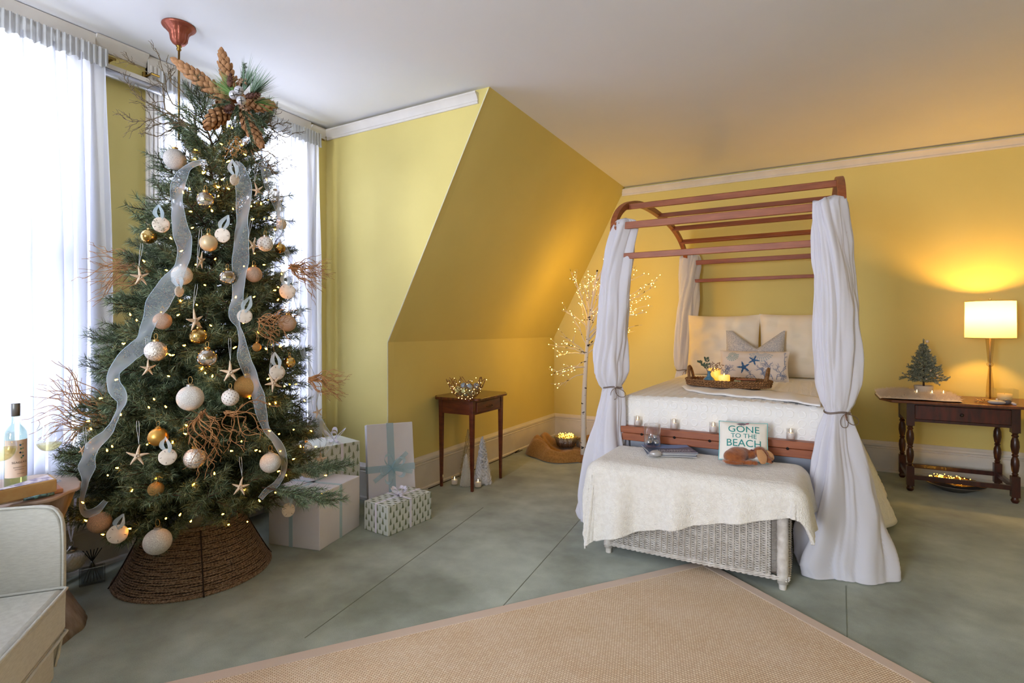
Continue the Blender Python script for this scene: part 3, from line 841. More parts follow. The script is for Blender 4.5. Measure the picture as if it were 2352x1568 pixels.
for z in (.052, .062):
    mb = MB()
    for s in (0, 1):
        mb.tube([(lerp(TX0, TX1, i/120), TY0-.006+.004*math.sin(i*.9+s*PI), z+.004*math.cos(i*.9+s*PI)) for i in range(121)], .0045, 5)
        mb.tube([(TX1+.006+.004*math.sin(i*.9+s*PI), lerp(TY0, TY1, i/50), z+.004*math.cos(i*.9+s*PI)) for i in range(51)], .0045, 5)
    mb.build('braid', m_wick, tr)
MB().span((TX0-.012, TY0-.014, TH), (TX1+.012, TY1+.01, TH+.03)).build('lid', m_wick, tr, True, bevel=.012)

# fluffy throw over the trunk
def drape_pt(x, y, rect, zt, ripple, seed=0.0, out=.10, r=.045, floor=.015):
    x0, x1, y0, y1 = rect
    cx_ = min(max(x, x0), x1); cy_ = min(max(y, y0), y1)
    dx, dy = x-cx_, y-cy_; d = math.hypot(dx, dy)
    if d < 1e-6:
        return Vector((x, y, zt+.006*mnoise.noise(Vector((x*6+seed, y*6, 0)))))
    ux, uy = dx/d, dy/d; q = r*PI/2
    if d < q: a = d/r; h = r*math.sin(a); z = -r*(1-math.cos(a))
    else:
        h = r; z = -r-(d-q)
    k = max(0, d-q*.5)
    s = (x*uy*uy*1.0 + y*ux*ux)*1.0
    corner = abs(ux*uy)*2
    w = ripple*min(1, k*4)*(math.sin(s*19+seed)+.5*math.sin(s*41+seed*2))*(1-corner)**2
    h += w+k*out*(1+corner*1.2)
    zz = max(floor, zt+z*(.99))
    return Vector((cx_+ux*h, cy_+uy*h, zz))
m_fur = mat('ivory_plush', (243, 238, 228), .95, bump=.9, bscale=170, bdist=.008, sheen=.6, col2=(236, 230, 219), nscale=44, nmix=(.42, .62))
rect = (TX0-.02, TX1+.02, TY0-.022, TY1+.0)
x0, x1, y1 = TX0-.20, TX1+.27, TY1+.02
def frontlen(x): return interp([(x0, .50), (TX0, .485), (-.8, .385), (-.5, .30), (-.25, .235), (TX1, .20), (x1, .17)], x)
def throw_pt(u, v):
    x = lerp(x0, x1, u); y = lerp(y1, TY0-frontlen(x), v)
    p = drape_pt(x, y, rect, TH+.055, .026, 1.3, .09, .06)
    # the plush surface, and a soft lip along the hem
    n_ = (mnoise.noise(Vector((x*34, y*34, 1)))+.6*mnoise.noise(Vector((x*80, y*80, 4))))*(x < rect[1] and x > rect[0])
    p += Vector((0, 0, .0016*n_))
    return p
th = MB().grid(throw_pt, 260, 200).build('throw_blanket', m_fur, solid=.018)
tag(th, 'thick fluffy ivory throw draped over the white wicker trunk', 'blanket')

# ---- things on the throw
ZT = TH+.055+.018
def box_thing(name, label, cat, lo, hi, m, bevel=.003, group=None):
    o = MB().span(lo, hi).build(name, m, None, False, bevel=bevel); return tag(o, label, cat, group)
def metamesh(els, res=.02, thr=.6):
    mbd = bpy.data.metaballs.new('blob'); o = bpy.data.objects.new('blob', mbd); C.objects.link(o)
    mbd.resolution = res; mbd.render_resolution = res; mbd.threshold = thr
    for co, r, sz, rot in els:
        e = mbd.elements.new(); e.type = 'ELLIPSOID'; e.co = co; e.radius = r/.777; e.stiffness = 8
        e.size_x, e.size_y, e.size_z = sz; e.rotation = rot
    dg = bpy.context.evaluated_depsgraph_get(); me = bpy.data.meshes.new_from_object(o.evaluated_get(dg))
    bpy.data.objects.remove(o); bpy.data.metaballs.remove(mbd)
    me.polygons.foreach_set('use_smooth', [True]*len(me.polygons)); me.materials.clear()
    return me

# ================================================================== the Christmas tree
TT = 2.9
def ctr(z):
    px = interp([(0, 450), (.5, 456), (.96, 470), (1.43, 487), (1.9, 500), (2.14, 509), (2.4, 518)], z)
    p = P(px, 0, TT); return Vector((p.x, p.y, z))
RT = [(.15, .30), (.25, .40), (.42, .54), (.72, .60), (.96, .55), (1.19, .50), (1.43, .445), (1.665, .395), (1.9, .33), (2.14, .262), (2.37, .19), (2.52, .12)]
def Rz(z): return interp(RT, z)
def hit(px, py, k=.99):
    """depth at which the sight line of a pixel enters the tree's outer surface"""
    t = 1.9
    while t < 3.1:
        p = P(px, py, t)
        if (p.xy-ctr(p.z).xy).length < Rz(p.z)*k: return t
        t += .01
    # beside the tree: the depth of nearest approach
    return min((i*.02+2.3 for i in range(45)), key=lambda q: (P(px, py, q).xy-ctr(P(px, py, q).z).xy).length)
def needle_mesh(name, twigs, seed, nl=.042, dens=720, wd=.0010, lean=.95):
    """twigs: list of (p0, p1) segments clothed with needles; each needle a narrow blade with a tint"""
    rng = np.random.default_rng(seed); V = []; Fc = []; T = []
    base = 0
    for p0, p1 in twigs:
        p0 = np.array(p0); p1 = np.array(p1); d = p1-p0; L_ = np.linalg.norm(d)
        if L_ < 1e-5: continue
        n = max(3, int(L_*dens)); d = d/L_
        u = np.cross(d, [0, 0, 1.0]); u = u/(np.linalg.norm(u)+1e-9) if np.linalg.norm(u) > 1e-3 else np.array([1.0, 0, 0]); w = np.cross(d, u)
        s = rng.random(n)[:, None]; a = rng.random(n)*2*PI
        rad_ = u*np.cos(a)[:, None]+w*np.sin(a)[:, None]
        le = (lean+rng.normal(0, .18, n))[:, None]
        dr = d*le+rad_; dr /= np.linalg.norm(dr, axis=1)[:, None]
        b = p0+d*(s*L_); ln = (nl*rng.uniform(.65, 1.1, n))[:, None]
        side = np.cross(dr, rng.normal(size=(n, 3))); side /= np.linalg.norm(side, axis=1)[:, None]
        q = np.stack([b-side*wd, b+side*wd, b+dr*ln*.6+side*wd*.8+[0, 0, -.001], b+dr*ln+[0, 0, -.003]], 1).reshape(-1, 3)
        V.append(q); k = np.arange(n)*4+base; Fc.append(np.stack([k, k+1, k+2, k+3], 1)); T.append(np.repeat(rng.random(n), 4)); base += n*4
    V = np.concatenate(V); Fc = np.concatenate(Fc); T = np.concatenate(T)
    me = bpy.data.meshes.new(name); me.from_pydata(V.tolist(), [], Fc.tolist()); me.update()
    at = me.attributes.new('tint', 'FLOAT', 'POINT'); at.data.foreach_set('value', T.astype(np.float32))
    return me
def needle_mat(name, dark, light, rnd_=.25):
    m = mat(name, dark, .55, spec=.4); N = m.node_tree.nodes; L = m.node_tree.links; b = N['Principled BSDF']
    at = N.new('ShaderNodeAttribute'); at.attribute_name = 'tint'
    rp = N.new('ShaderNodeValToRGB'); rp.color_ramp.elements[0].color = lin(dark); rp.color_ramp.elements[1].color = lin(light)
    rp.color_ramp.elements[0].position = .3
    L.new(at.outputs['Fac'], rp.inputs[0])
    oi = N.new('ShaderNodeObjectInfo'); hs = N.new('ShaderNodeHueSaturation'); mr = N.new('ShaderNodeMapRange'); mr.inputs[3].default_value = 1-rnd_; mr.inputs[4].default_value = 1+rnd_
    L.new(oi.outputs['Random'], mr.inputs[0]); L.new(mr.outputs[0], hs.inputs['Value']); L.new(rp.outputs[0], hs.inputs['Color']); L.new(hs.outputs[0], b.inputs['Base Color'])
    return m
m_needle = needle_mat('fir_needles', (46, 66, 42), (140, 156, 120))
m_bark = mat('tree_bark', (70, 52, 38), .9, bump=.5, bscale=60)
def bough(seed, L_):
    rnd = random.Random(seed); tw = []; wood = MB()
    N_ = 9; main = []
    for i in range(N_+1):
        u = i/N_; main.append(Vector((u*L_, .025*math.sin(u*3+seed)*L_, L_*(.10*u-.16*u*u+.13*u**3))))
    for i in range(N_):
        if i >= 2: tw.append((main[i], main[i+1]))
    wood.tube(main, [.006*(1-.7*i/N_) for i in range(N_+1)], 5)
    x = .16*L_; s = 1
    while x < L_*.97:
        u = x/L_; i = min(int(u*N_), N_-1); p = main[i].lerp(main[i+1], u*N_-i)
        ln = min(.17, .09+.5*(L_-x))*rnd.uniform(.75, 1.1)
        ang = rnd.uniform(.55, .95)*s
        d = Vector((math.cos(ang), math.sin(ang), rnd.uniform(-.12, .32))).normalized()
        e1 = p+d*ln*.5; e2 = e1+(d+Vector((.35, 0, .10))).normalized()*ln*.5
        tw += [(p, e1), (e1, e2)]; wood.tube([p, e1, e2], [.0028, .002, .001], 4)
        if ln > .12:
            d2 = Vector((math.cos(ang*.2), math.sin(ang*.2), rnd.uniform(-.3, .3))).normalized(); tw.append((e1, e1+d2*ln*.45))
        x += .021; s = -s
    me = needle_mesh('bough', tw, seed)
    return me, wood.mesh('bough_wood')
tree = thing('christmas_tree', 'tall decorated Christmas tree standing in the brown woven collar by the windows', 'Christmas tree', tuple(ctr(0)))
MB().tube([ctr(0), ctr(.3), ctr(1.2), ctr(2.45)], [.034, .032, .024, .008], 14).build('trunk', m_bark, tree)
BL = [.22, .32, .42, .52, .62]
protos = []
for i, L_ in enumerate(BL):
    for k in range(2):
        me, wd = bough(10*i+k+1, L_)
        n0 = len(me.vertices)
        # needles and wood in one bough mesh, two materials
        bm = bmesh.new(); bm.from_mesh(me); nf0 = len(bm.faces); bm.from_mesh(wd); bm.faces.ensure_lookup_table()
        for f_ in bm.faces[nf0:]: f_.material_index = 1
        bm.to_mesh(me); bm.free()
        me.materials.append(m_needle); me.materials.append(m_bark); protos.append((L_, me))
rnd = random.Random(12)
NB = 292
for i in range(NB):
    u = ((i+.5)/NB)
    z = .34+2.10*(1-(1-u)**.78) if False else .40+2.13*(1-(1-u*.985)**.56)
    az = i*2.39996+rnd.uniform(-.25, .25)
    R = Rz(z)*(.97 if i % 3 else .76)*rnd.uniform(.90, 1.0)*(1 if z > .5 else .92)
    if z > 2.15: R = Rz(z)*1.15*rnd.uniform(.85, 1.1)
    c = ctr(z); d = Vector((math.cos(az), math.sin(az), 0))
    if d.x < 0: R = min(R, (c.x-(WX+.20))/-d.x)
    if d.y > 0: R = min(R, (2.93-c.y)/d.y)
    tilt = interp([(.3, -.06), (.8, -.06), (1.5, .12), (2.1, .45), (2.45, 1.0)], z)+rnd.uniform(-.12, .12)
    L_ = R/max(.75, math.cos(tilt)); bl, me = min(protos, key=lambda q: abs(q[0]-L_)+rnd.random()*.03)
    sc = L_/bl
    W = Matrix.Translation(c-UP*(.05*R)) @ Matrix.Rotation(az, 4, 'Z') @ Matrix.Rotation(-tilt, 4, 'Y') @ Matrix.Rotation(rnd.uniform(-.9, .9), 4, 'X') @ Matrix.Diagonal((sc, max(.7, min(sc, 1.1)), max(.7, min(sc, 1.1)), 1))
    o = bpy.data.objects.new('bough', me); C.objects.link(o); adopt(o, tree, W)
# two long boughs reaching past the gifts, low on the right
for (a, b) in (((640, 1080, 2.75), (792, 1082, 2.62)), ((600, 1120, 2.6), (772, 1160, 2.5))):
    p0 = P(*a); p1 = P(*b); d = p1-p0; R3 = axes((0, 0, 1), d); R3 = Matrix((d.normalized(), Vector((0, 0, 1)).cross(d).normalized(), d.normalized().cross(Vector((0, 0, 1)).cross(d).normalized()))).transposed()
    L_ = d.length; bl, me = min(protos, key=lambda q: abs(q[0]-L_)); s_ = L_/bl
    o = bpy.data.objects.new('bough', me); C.objects.link(o); adopt(o, tree, M4(R3, p0) @ Matrix.Diagonal((s_, .8, .8, 1)))

# string of warm bulbs
f1 = lambda x, y: (x/3.015, y/3.015)
f2 = lambda x, y: (150+x/3.336, 350+y/3.336)
f3 = lambda x, y: (50+x/2.904, 780+y/2.904)
BULBS = [f1(*q) for q in ((1345,1035),(1360,1105),(1410,1200),(1535,1245),(1510,1300),(1590,1310),(1315,1310),(1515,1355),(1470,1465),(1540,1003),(1680,1003),(1705,1075),(1580,1118),(1740,1430),(1615,1450),(1740,1520),(1865,1500),(1590,870),(1610,885),(1330,1465),(1270,1340))]
BULBS += [f2(*q) for q in ((1125,455),(965,580),(800,650),(1000,860),(1450,775),(1430,515),(1570,660),(1370,870),(1145,820),(1075,1018),(610,840),(785,905),(885,1140),(1010,1170),(1440,1110),(1615,1055),(1625,1135),(1120,1330),(855,1250),(500,1250),(550,1290),(1360,1310),(1290,1500),(1545,1510),(1640,1490),(910,1480),(440,1465),(810,1555),(1515,860),(1670,915),(1305,1115),(1480,1385),(955,285),(1055,165),(1195,210),(1165,270),(1250,68),(1590,500),(1500,400),(880,760))]
BULBS += [f3(*q) for q in ((1000,105),(1195,200),(1225,225),(1270,250),(985,245),(1415,55),(1635,65),(1720,45),(885,400),(850,455),(965,452),(1655,430),(1695,425),(1750,310),(1890,410),(1635,265),(1520,390),(455,540),(465,598),(660,505),(515,390),(1105,575),(1100,630),(835,700),(870,690),(1005,690),(1390,742),(1465,680),(1555,740),(1590,745),(1860,718),(1955,715),(1935,610),(1810,600),(1715,630),(1660,610),(1730,745),(1805,798),(1705,880),(645,855),(575,905),(605,715),(570,745),(730,1015),(935,1010),(890,930),(1140,970),(1285,900),(1490,1000),(1690,1020),(2000,1030),(2035,905),(1050,1175),(960,1195),(1125,1215),(1505,1215),(1375,1235),(730,1260),(550,1300),(435,1210),(1590,1080),(415,1090),(1335,1165),(620,270),(675,30),(1085,40))]
lights = thing('string_lights', 'string of small warm lights wound through the Christmas tree', 'lights', tuple(ctr(.2)))
bmb = MB().lathe([(.0001, 0), (.0028, .001), (.0032, .005), (.0020, .010), (.0001, .014)], n=7).mesh('bulb')
bmb.materials.append(glow('tree_bulb', (255, 160, 42), 60))
skt = MB().lathe([(.0028, -.012), (.0032, 0), (.0001, .001)], n=6).mesh('bulb_socket'); skt.materials.append(mat('dark_green_plastic', (24, 40, 28), .5))
bpos = []
rb_ = random.Random(2)
for px, py in BULBS:
    t = hit(px, py, .97); p = P(px, py, t-.015); bpos.append(p)
for i in range(60):                                  # the bulbs on the far side of the tree
    z = rb_.uniform(.4, 2.2); az = rb_.uniform(0, 6.28); d = Vector((math.cos(az), math.sin(az), 0))
    if d.dot(FWD) < -.1: continue
    p = ctr(z)+d*Rz(z)*.85
    if p.x > WX+.1 and p.y < 2.9: bpos.append(p)
for i, p in enumerate(bpos):
    d = Vector((rb_.uniform(-1, 1), rb_.uniform(-1, 1), rb_.uniform(-.2, 1))).normalized()
    M = M4(axes(d), p)
    o = bpy.data.objects.new('bulb', bmb); C.objects.link(o); adopt(o, lights, M)
order = sorted(range(len(bpos)), key=lambda i: -bpos[i].z); wire = MB()
left = [bpos[i] for i in order]; cur = left.pop(0); path = [cur]
while left:
    j = min(range(len(left)), key=lambda k: (left[k]-cur).length+abs(left[k].z-cur.z)*.6); nx_ = left.pop(j)
    mid = (cur+nx_)/2; c0 = ctr(mid.z); mid = mid+(Vector((c0.x, c0.y, mid.z))-mid)*.25
    path += [mid, nx_]; cur = nx_
wire.tube(smooth_path(path, 3), .0012, 4, caps=False)
wire.build('wire', mat('dark_green_plastic'), lights)

# woven tree collar and cotton snow
ctx = ctr(0); m_sg = mat('seagrass_weave', (160, 134, 110), .85, col2=(104, 82, 64), nscale=110, nmix=(.35, .65))
col = thing('tree_collar', 'brown woven seagrass collar around the foot of the Christmas tree', 'tree collar', tuple(ctx))
def collar_r(z): return .372-.155*(z/.30)**.9
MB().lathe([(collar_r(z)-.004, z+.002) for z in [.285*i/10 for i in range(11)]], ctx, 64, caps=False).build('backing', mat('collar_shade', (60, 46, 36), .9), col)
NRW = 31; mb = MB(); rng_ = random.Random(4)
for r_ in range(NRW):
    z0 = .006+r_*.00915; ph0 = rng_.uniform(0, 6.28)
    for s_ in (0, PI):
        pts = []
        for k in range(300):
            a = 2*PI*k/300; q = a*62+s_+ph0; dz = .0016*math.sin(a*7+r_*2)+.0010*math.sin(a*19+r_*5)
            pts.append(ctx+Vector(((collar_r(z0)+.0022*math.cos(q))*math.cos(a), (collar_r(z0)+.0022*math.cos(q))*math.sin(a), z0+.0026*math.sin(q)+dz)))
        mb.tube(pts, .0034, 4, closed=True)
o = mb.build('weave', m_sg, col); o['kind'] = 'stuff'
for z, r_ in ((.006, .010), (.288, .008)):
    mb = MB()
    for s in (0, 2.1, 4.2): mb.tube([ctx+Vector(((collar_r(z)+.004*math.cos(a*55+s))*math.cos(a), (collar_r(z)+.004*math.cos(a*55+s))*math.sin(a), z+.004*math.sin(a*55+s))) for a in [2*PI*i/330 for i in range(330)]], .0045, 5, closed=True)
    mb.build('rim_braid', m_sg, col)
for q in range(4):
    a = .35+PI/4+q*PI/2; mb = MB()
    mb.tube([ctx+Vector(((collar_r(z)+.008)*math.cos(a), (collar_r(z)+.008)*math.sin(a), z)) for z in [.28*i/20 for i in range(21)]], .0032, 6); mb.build('seam', mat('dark_cord', (48, 34, 26), .9), col)
def snow(u, v):
    a = u*2*PI; r_ = .205*v
    n = mnoise.noise(Vector((r_*math.cos(a)*9, r_*math.sin(a)*9, 3)))
    return (ctx.x+r_*math.cos(a), ctx.y+r_*math.sin(a), .262+.075*(1-v)+.040*n*(1-v*.3))
o = MB().grid(snow, 48, 16, cu=True).build('cotton_snow', mat('cotton_white', (235, 238, 248), .95, bump=1, bscale=30, bdist=.01)); tag(o, 'puffs of white cotton snow inside the woven tree collar', 'cotton')

# ---- ornaments
m_gold = mat('gold_cap', (196, 160, 96), .3, 1); m_silver = mat('silver_cap', (176, 172, 166), .3, .9)
def glitter(name, col, met=.35, r=.35, sc=900):
    if name in MATS: return MATS[name]
    m = mat(name, col, r, met, col2=tuple(min(255, int(c*1.25)) for c in col), nscale=sc*.5, nmix=(.45, .6), bump=1.0, bscale=sc, bdist=.003); return m
OM = {
 'frost': glitter('frosted_white_glitter', (214, 206, 198)), 'silver_glit': glitter('pale_silver_glitter', (190, 184, 178)), 'champ': glitter('champagne_glitter', (186, 148, 116), .55),
 'rose': glitter('beige_glitter', (176, 150, 130), .3), 'goldg': glitter('gold_glitter', (164, 128, 74), .6),
 'gold': mat('satin_gold', (198, 152, 76), .35, .85), 'champs': mat('champagne_satin', (206, 184, 146), .45, .4),
 'merc': mat('mercury_glass', (206, 202, 196), .12, .95, col2=(150, 128, 100), nscale=28, nmix=(.5, .56), bump=.5, bscale=30, bdist=.004),
 'goldm': mat('gold_mercury_glass', (214, 184, 120), .14, .9, col2=(150, 116, 60), nscale=24, nmix=(.48, .55), bump=.4, bscale=30, bdist=.004),
 'bead': mat('beaded_silver', (196, 186, 176), .25, .6, bump=1, bscale=160, bdist=.004, col2=(240, 232, 220), nscale=140, nmix=(.45, .55)),
 'dot': mat('matte_white_ceramic', (222, 214, 206), .5), 'clear': glassy('clear_ball_glass', (236, 232, 226), .16, .05)}
BALLS = [  # px, py, half px, kind, depth push, label
 (402, 366, 28, 'silver_glit', 0, 'large silver glitter ball high on the left of the tree, below the bare twigs'),
 (437, 914, 33, 'frost', -.04, 'large white glitter ball in the middle of the tree above the hanging rootlets'),
 (362, 1243, 35, 'frost', -.05, 'large white glitter ball at the bottom of the tree, resting over the collar rim'),
 (621, 1062, 25, 'frost', 0, 'white glitter ball low on the right of the tree beside the end of the ribbon'),
 (229, 1199, 30, 'champ', 0, 'large rose gold glitter ball at the lower left beside a hanging sand dollar'),
 (358, 806, 28, 'bead', -.02, 'beaded silver ball with gold cap, right of the left ribbon'),
 (373, 737, 23, 'rose', 0, 'dull beige glitter ball touching the left ribbon at mid height'),
 (660, 742, 21, 'rose', 0, 'dull beige glitter ball behind the brown rootlets on the right'),
 (566, 887, 29, 'goldg', .03, 'gold glitter ball half behind the middle ribbon'),
 (418, 632, 26, 'frost', 0, 'pale glitter ball half behind the left ribbon and a fir tip'),
 (583, 630, 20, 'rose', .02, 'beige glitter ball just right of the middle ribbon'),
 (363, 1003, 25, 'gold', 0, 'shiny satin gold ball above the low left starfish'),
 (479, 558, 22, 'champs', 0, 'soft champagne ball between the left and middle ribbons, beneath a sand dollar'),
 (358, 1123, 20, 'goldg', .02, 'small dark gold glitter ball deep among the lowest left boughs'),
 (342, 543, 20, 'goldm', .02, 'gold and clear glass ball at the upper left edge under a sand dollar'),
 (472, 459, 22, 'merc', .0, 'mirrored silver ball near the top between two ribbons'),
 (456, 772, 22, 'goldm', 0, 'gold mercury glass ball under the long hanging starfish'),
 (476, 822, 25, 'merc', -.03, 'silver mercury glass ball with gold cap at the centre of the tree'),
 (522, 637, 20, 'merc', 0, 'silver mercury glass ball touching the left side of the middle ribbon'),
 (447, 1052, 27, 'bead', 0, 'beaded champagne ball behind the hanging rootlets'),
 (632, 454, 19, 'clear', 0, 'clear glass ball near the top right edge of the tree'),
 (703, 1028, 15, 'clear', 0, 'small clear ball above the sand dollar on the lower right edge'),
 (207, 1029, 16, 'clear', 0, 'small clear ball left of the trailing left ribbon'),
 (609, 560, 19, 'dot', -.02, 'white ball with sunken dots on the upper right of the tree'),
 (529, 913, 21, 'dot', -.03, 'white ball with sunken dots in the middle, right of the large glitter ball'),
 (643, 570, 13, 'goldm', .02, 'small gold glass ball behind the right ribbon'),
 (665, 832, 14, 'goldm', 0, 'small gold glass ball near a sand dollar on the right edge'),
 (590, 797, 11, 'goldg', .02, 'tiny gold glitter ball right of the middle ribbon below its twist')]
def ball_orn(px, py, hp, kind, push, label):
    t = hit(px, py)+push-.02; c = P(px, py, t); r = rad(hp, px, t)
    th_ = thing('ball_ornament', label, 'ornament', c-UP*r, 'ball ornaments on the Christmas tree')
    mb = MB(); mb.ball((0, 0, 0), r, 32, 20)
    W = M4(Matrix.Rotation(.3*math.sin(px), 3, 'X') @ Matrix.Rotation(px, 3, 'Z'), c)
    me = mb.mesh('ball'); link_mesh('ball', me, OM[kind], th_, W)
    MB().lathe([(r*.26, r*.93), (r*.27, r*1.12), (r*.2, r*1.16), (.0001, r*1.16)], c, 14).build('cap', m_silver if kind in ('frost', 'dot') else m_gold, th_, True, angle=.6)
    MB().tube([c+Vector((0, 0, r*1.15))+RGT*(.18*r*math.sin(a))+UP*(.3*r*(1-math.cos(a))) for a in [2*PI*i/12 for i in range(12)]], .0009, 4, closed=True).build('loop', m_gold, th_)
    if kind == 'dot':
        mb = MB()
        for i in range(90):
            zz = 1-2*(i+.5)/90; q = math.sqrt(1-zz*zz); a = i*2.39996; n = Vector((q*math.cos(a), q*math.sin(a), zz))
            mb.lathe([(.0001, 0), (r*.06, 0)], c+n*(r*1.003), 7, M=axes(n))
        o = mb.build('sunken_dots', mat('dot_shadow_brown', (120, 104, 92), .9), th_, False); o['kind'] = 'stuff'
for b in BALLS: ball_orn(*b)
m_sd = mat('sand_dollar_white', (226, 214, 200), .8, col2=(214, 200, 184), nscale=40, bump=.3, bscale=120)
m_slit = mat('slit_dark', (60, 48, 40), .9)
m_org = sheer('pale_blue_organza', (222, 233, 244), .25, .45)
m_orb = sheer('blue_organza_edge', (204, 222, 232), .7, .45)
DOLLARS = [  # px, py, half px, squash in x, tilt, label
 (539, 413, 14, .8, .6, 'sand dollar hanging by blue ribbon at the top of the middle ribbon'),
 (370, 516, 21, 1, 0, 'sand dollar on blue ribbon at the upper left edge of the tree'),
 (511, 540, 19, .95, -.2, 'sand dollar hanging left of the middle ribbon in the upper half'),
 (649, 515, 13, .7, .3, 'sand dollar at the upper right edge behind the right ribbon'),
 (412, 669, 15, .72, .35, 'sand dollar turned edgeways under the pale ball by the left ribbon'),
 (660, 669, 19, 1, 0, 'sand dollar on the right edge above the brown rootlets'),
 (562, 726, 18, 1, -.1, 'sand dollar hanging just right of the middle ribbon at its twist'),
 (637, 855, 19, .95, .2, 'sand dollar above a small starfish on the right side'),
 (385, 1049, 22, 1, .1, 'sand dollar with long ribbon loop below the shiny gold ball'),
 (707, 1079, 18, 1, 0, 'sand dollar hanging at the lower right edge beside the gift boxes'),
 (662, 1171, 17, .9, .35, 'lowest right sand dollar, hanging in front of the white gift box'),
 (270, 1226, 26, 1, -.25, 'lowest left sand dollar with two ribbon loops beside the rose gold ball')]
def ribbon_strip(pts, ws, n=6, facing=None, wav=.1, seed=0):
    """flat ribbon along pts; ws = half widths in metres"""
    q = smooth_path(pts, n); m = len(q); mb = MB(); v = []; f = []; W_ = 5
    for i, p in enumerate(q):
        d = (q[min(i+1, m-1)]-q[max(0, i-1)]).normalized(); s = i/(m-1)*(len(ws)-1); k = min(int(s), len(ws)-2); w = lerp(ws[k], ws[k+1], s-k)
        view = facing if facing is not None else FWD
        side = d.cross(view); side = side.normalized() if side.length > 1e-4 else RGT
        nrm = side.cross(d).normalized()
        for j in range(W_):
            u = j/(W_-1)*2-1
            v.append(p+side*(w*u)+nrm*(wav*2*abs(w)*math.sin(i*.30+u*1.6+seed)+wav*.5*abs(w)*math.sin(i*.8+seed*2)*u))
    for i in range(m-1):
        for j in range(W_-1): f.append((i*W_+j, i*W_+j+1, (i+1)*W_+j+1, (i+1)*W_+j))
    return mb.add(v, f), v, m, W_
def sand_dollar(px, py, hp, sq, tilt, label):
    t = hit(px, py)-.05; c = P(px, py, t); r = rad(hp, px, t)
    view = (Vector((0, 0, H))-c).normalized()
    yaw = math.acos(sq)*(1 if tilt > 0 else -1)
    n = (Matrix.Rotation(yaw, 3, 'Z') @ view); R = axes(n, RGT)
    R = R @ Matrix.Rotation(-tilt, 3, 'Z')
    th_ = thing('sand_dollar', label, 'ornament', c-UP*r, 'sand dollars on the Christmas tree')
    W = M4(R, c)
    prof = [(.0001, -.10*r), (r*.8, -.10*r), (r*.97, -.05*r), (r, .0), (r*.96, .05*r), (r*.7, .12*r), (r*.3, .17*r), (.0001, .18*r)]
    me = MB().lathe(prof, n=36, wob=lambda a, z: 1+.012*math.sin(a*7)+.01*math.sin(a*3)).mesh('disc'); link_mesh('disc', me, m_sd, th_, W)
    for k in range(5):
        a = PI/2+2*PI*k/5+PI/5
        mb = MB(); mb.box(((.72*r)*math.cos(a), (.72*r)*math.sin(a), .115*r), (.22*r, .045*r, .03*r), rz=a); link_mesh('slit', mb.mesh('slit', False), m_slit, th_, W)
    top = c+R @ Vector((0, r*.45, .1*r)); Lr = .11
    up = P(px+ (14 if tilt < 0 else -6), py-46, t+.03)
    mb, *_ = ribbon_strip([top, top.lerp(up, .5)-RGT*.016-FWD*.01, up], [.004, .011, .004], 6); mb.build('ribbon_loop', m_orb, th_)
    mb, *_ = ribbon_strip([top, top.lerp(up, .45)+RGT*.020-FWD*.012, up], [.004, .009, .004], 6, seed=2); mb.build('ribbon_loop', m_orb, th_)
for q in DOLLARS: sand_dollar(*q)
m_sf = mat('starfish_bone', (222, 200, 174), .8, bump=.6, bscale=160, bdist=.002, col2=(206, 180, 150), nscale=60)
STARS = [  # px, py, reach px, yaw, roll, label
 (591, 437, 20, .2, .2, 'small bleached starfish near the top right, below the fine dry twigs'),
 (322, 636, 30, .5, 0, 'starfish at the left edge of the tree below the brown curly twigs'),
 (461, 598, 27, 1.15, .1, 'starfish turned edgeways left of the middle ribbon at upper middle height'),
 (581, 564, 25, .95, .3, 'starfish turned edgeways left of the white dotted ball'),
 (448, 737, 34, .75, .15, 'long thin starfish hanging on a string at the centre of the tree'),
 (340, 846, 26, .5, .1, 'starfish hanging under the beaded silver ball'),
 (529, 855, 31, .2, .05, 'starfish spread flat left of the middle ribbon, right of the mercury ball'),
 (628, 880, 27, .5, .5, 'starfish overlapping the lower edge of a sand dollar on the right side'),
 (316, 1047, 32, .05, .05, 'large flat starfish on a long string low on the left of the tree'),
 (552, 1118, 26, .2, 0, 'starfish on a long double string at the lower middle of the tree'),
 (736, 1056, 24, .7, .2, 'starfish at the lower right edge of the tree beside the patterned gift'),
 (730, 946, 17, .6, .4, 'small starfish at the right edge of the tree above the gifts'),
 (188, 1034, 18, 1.0, .1, 'small starfish hanging at the lower left edge beside a clear ball')]
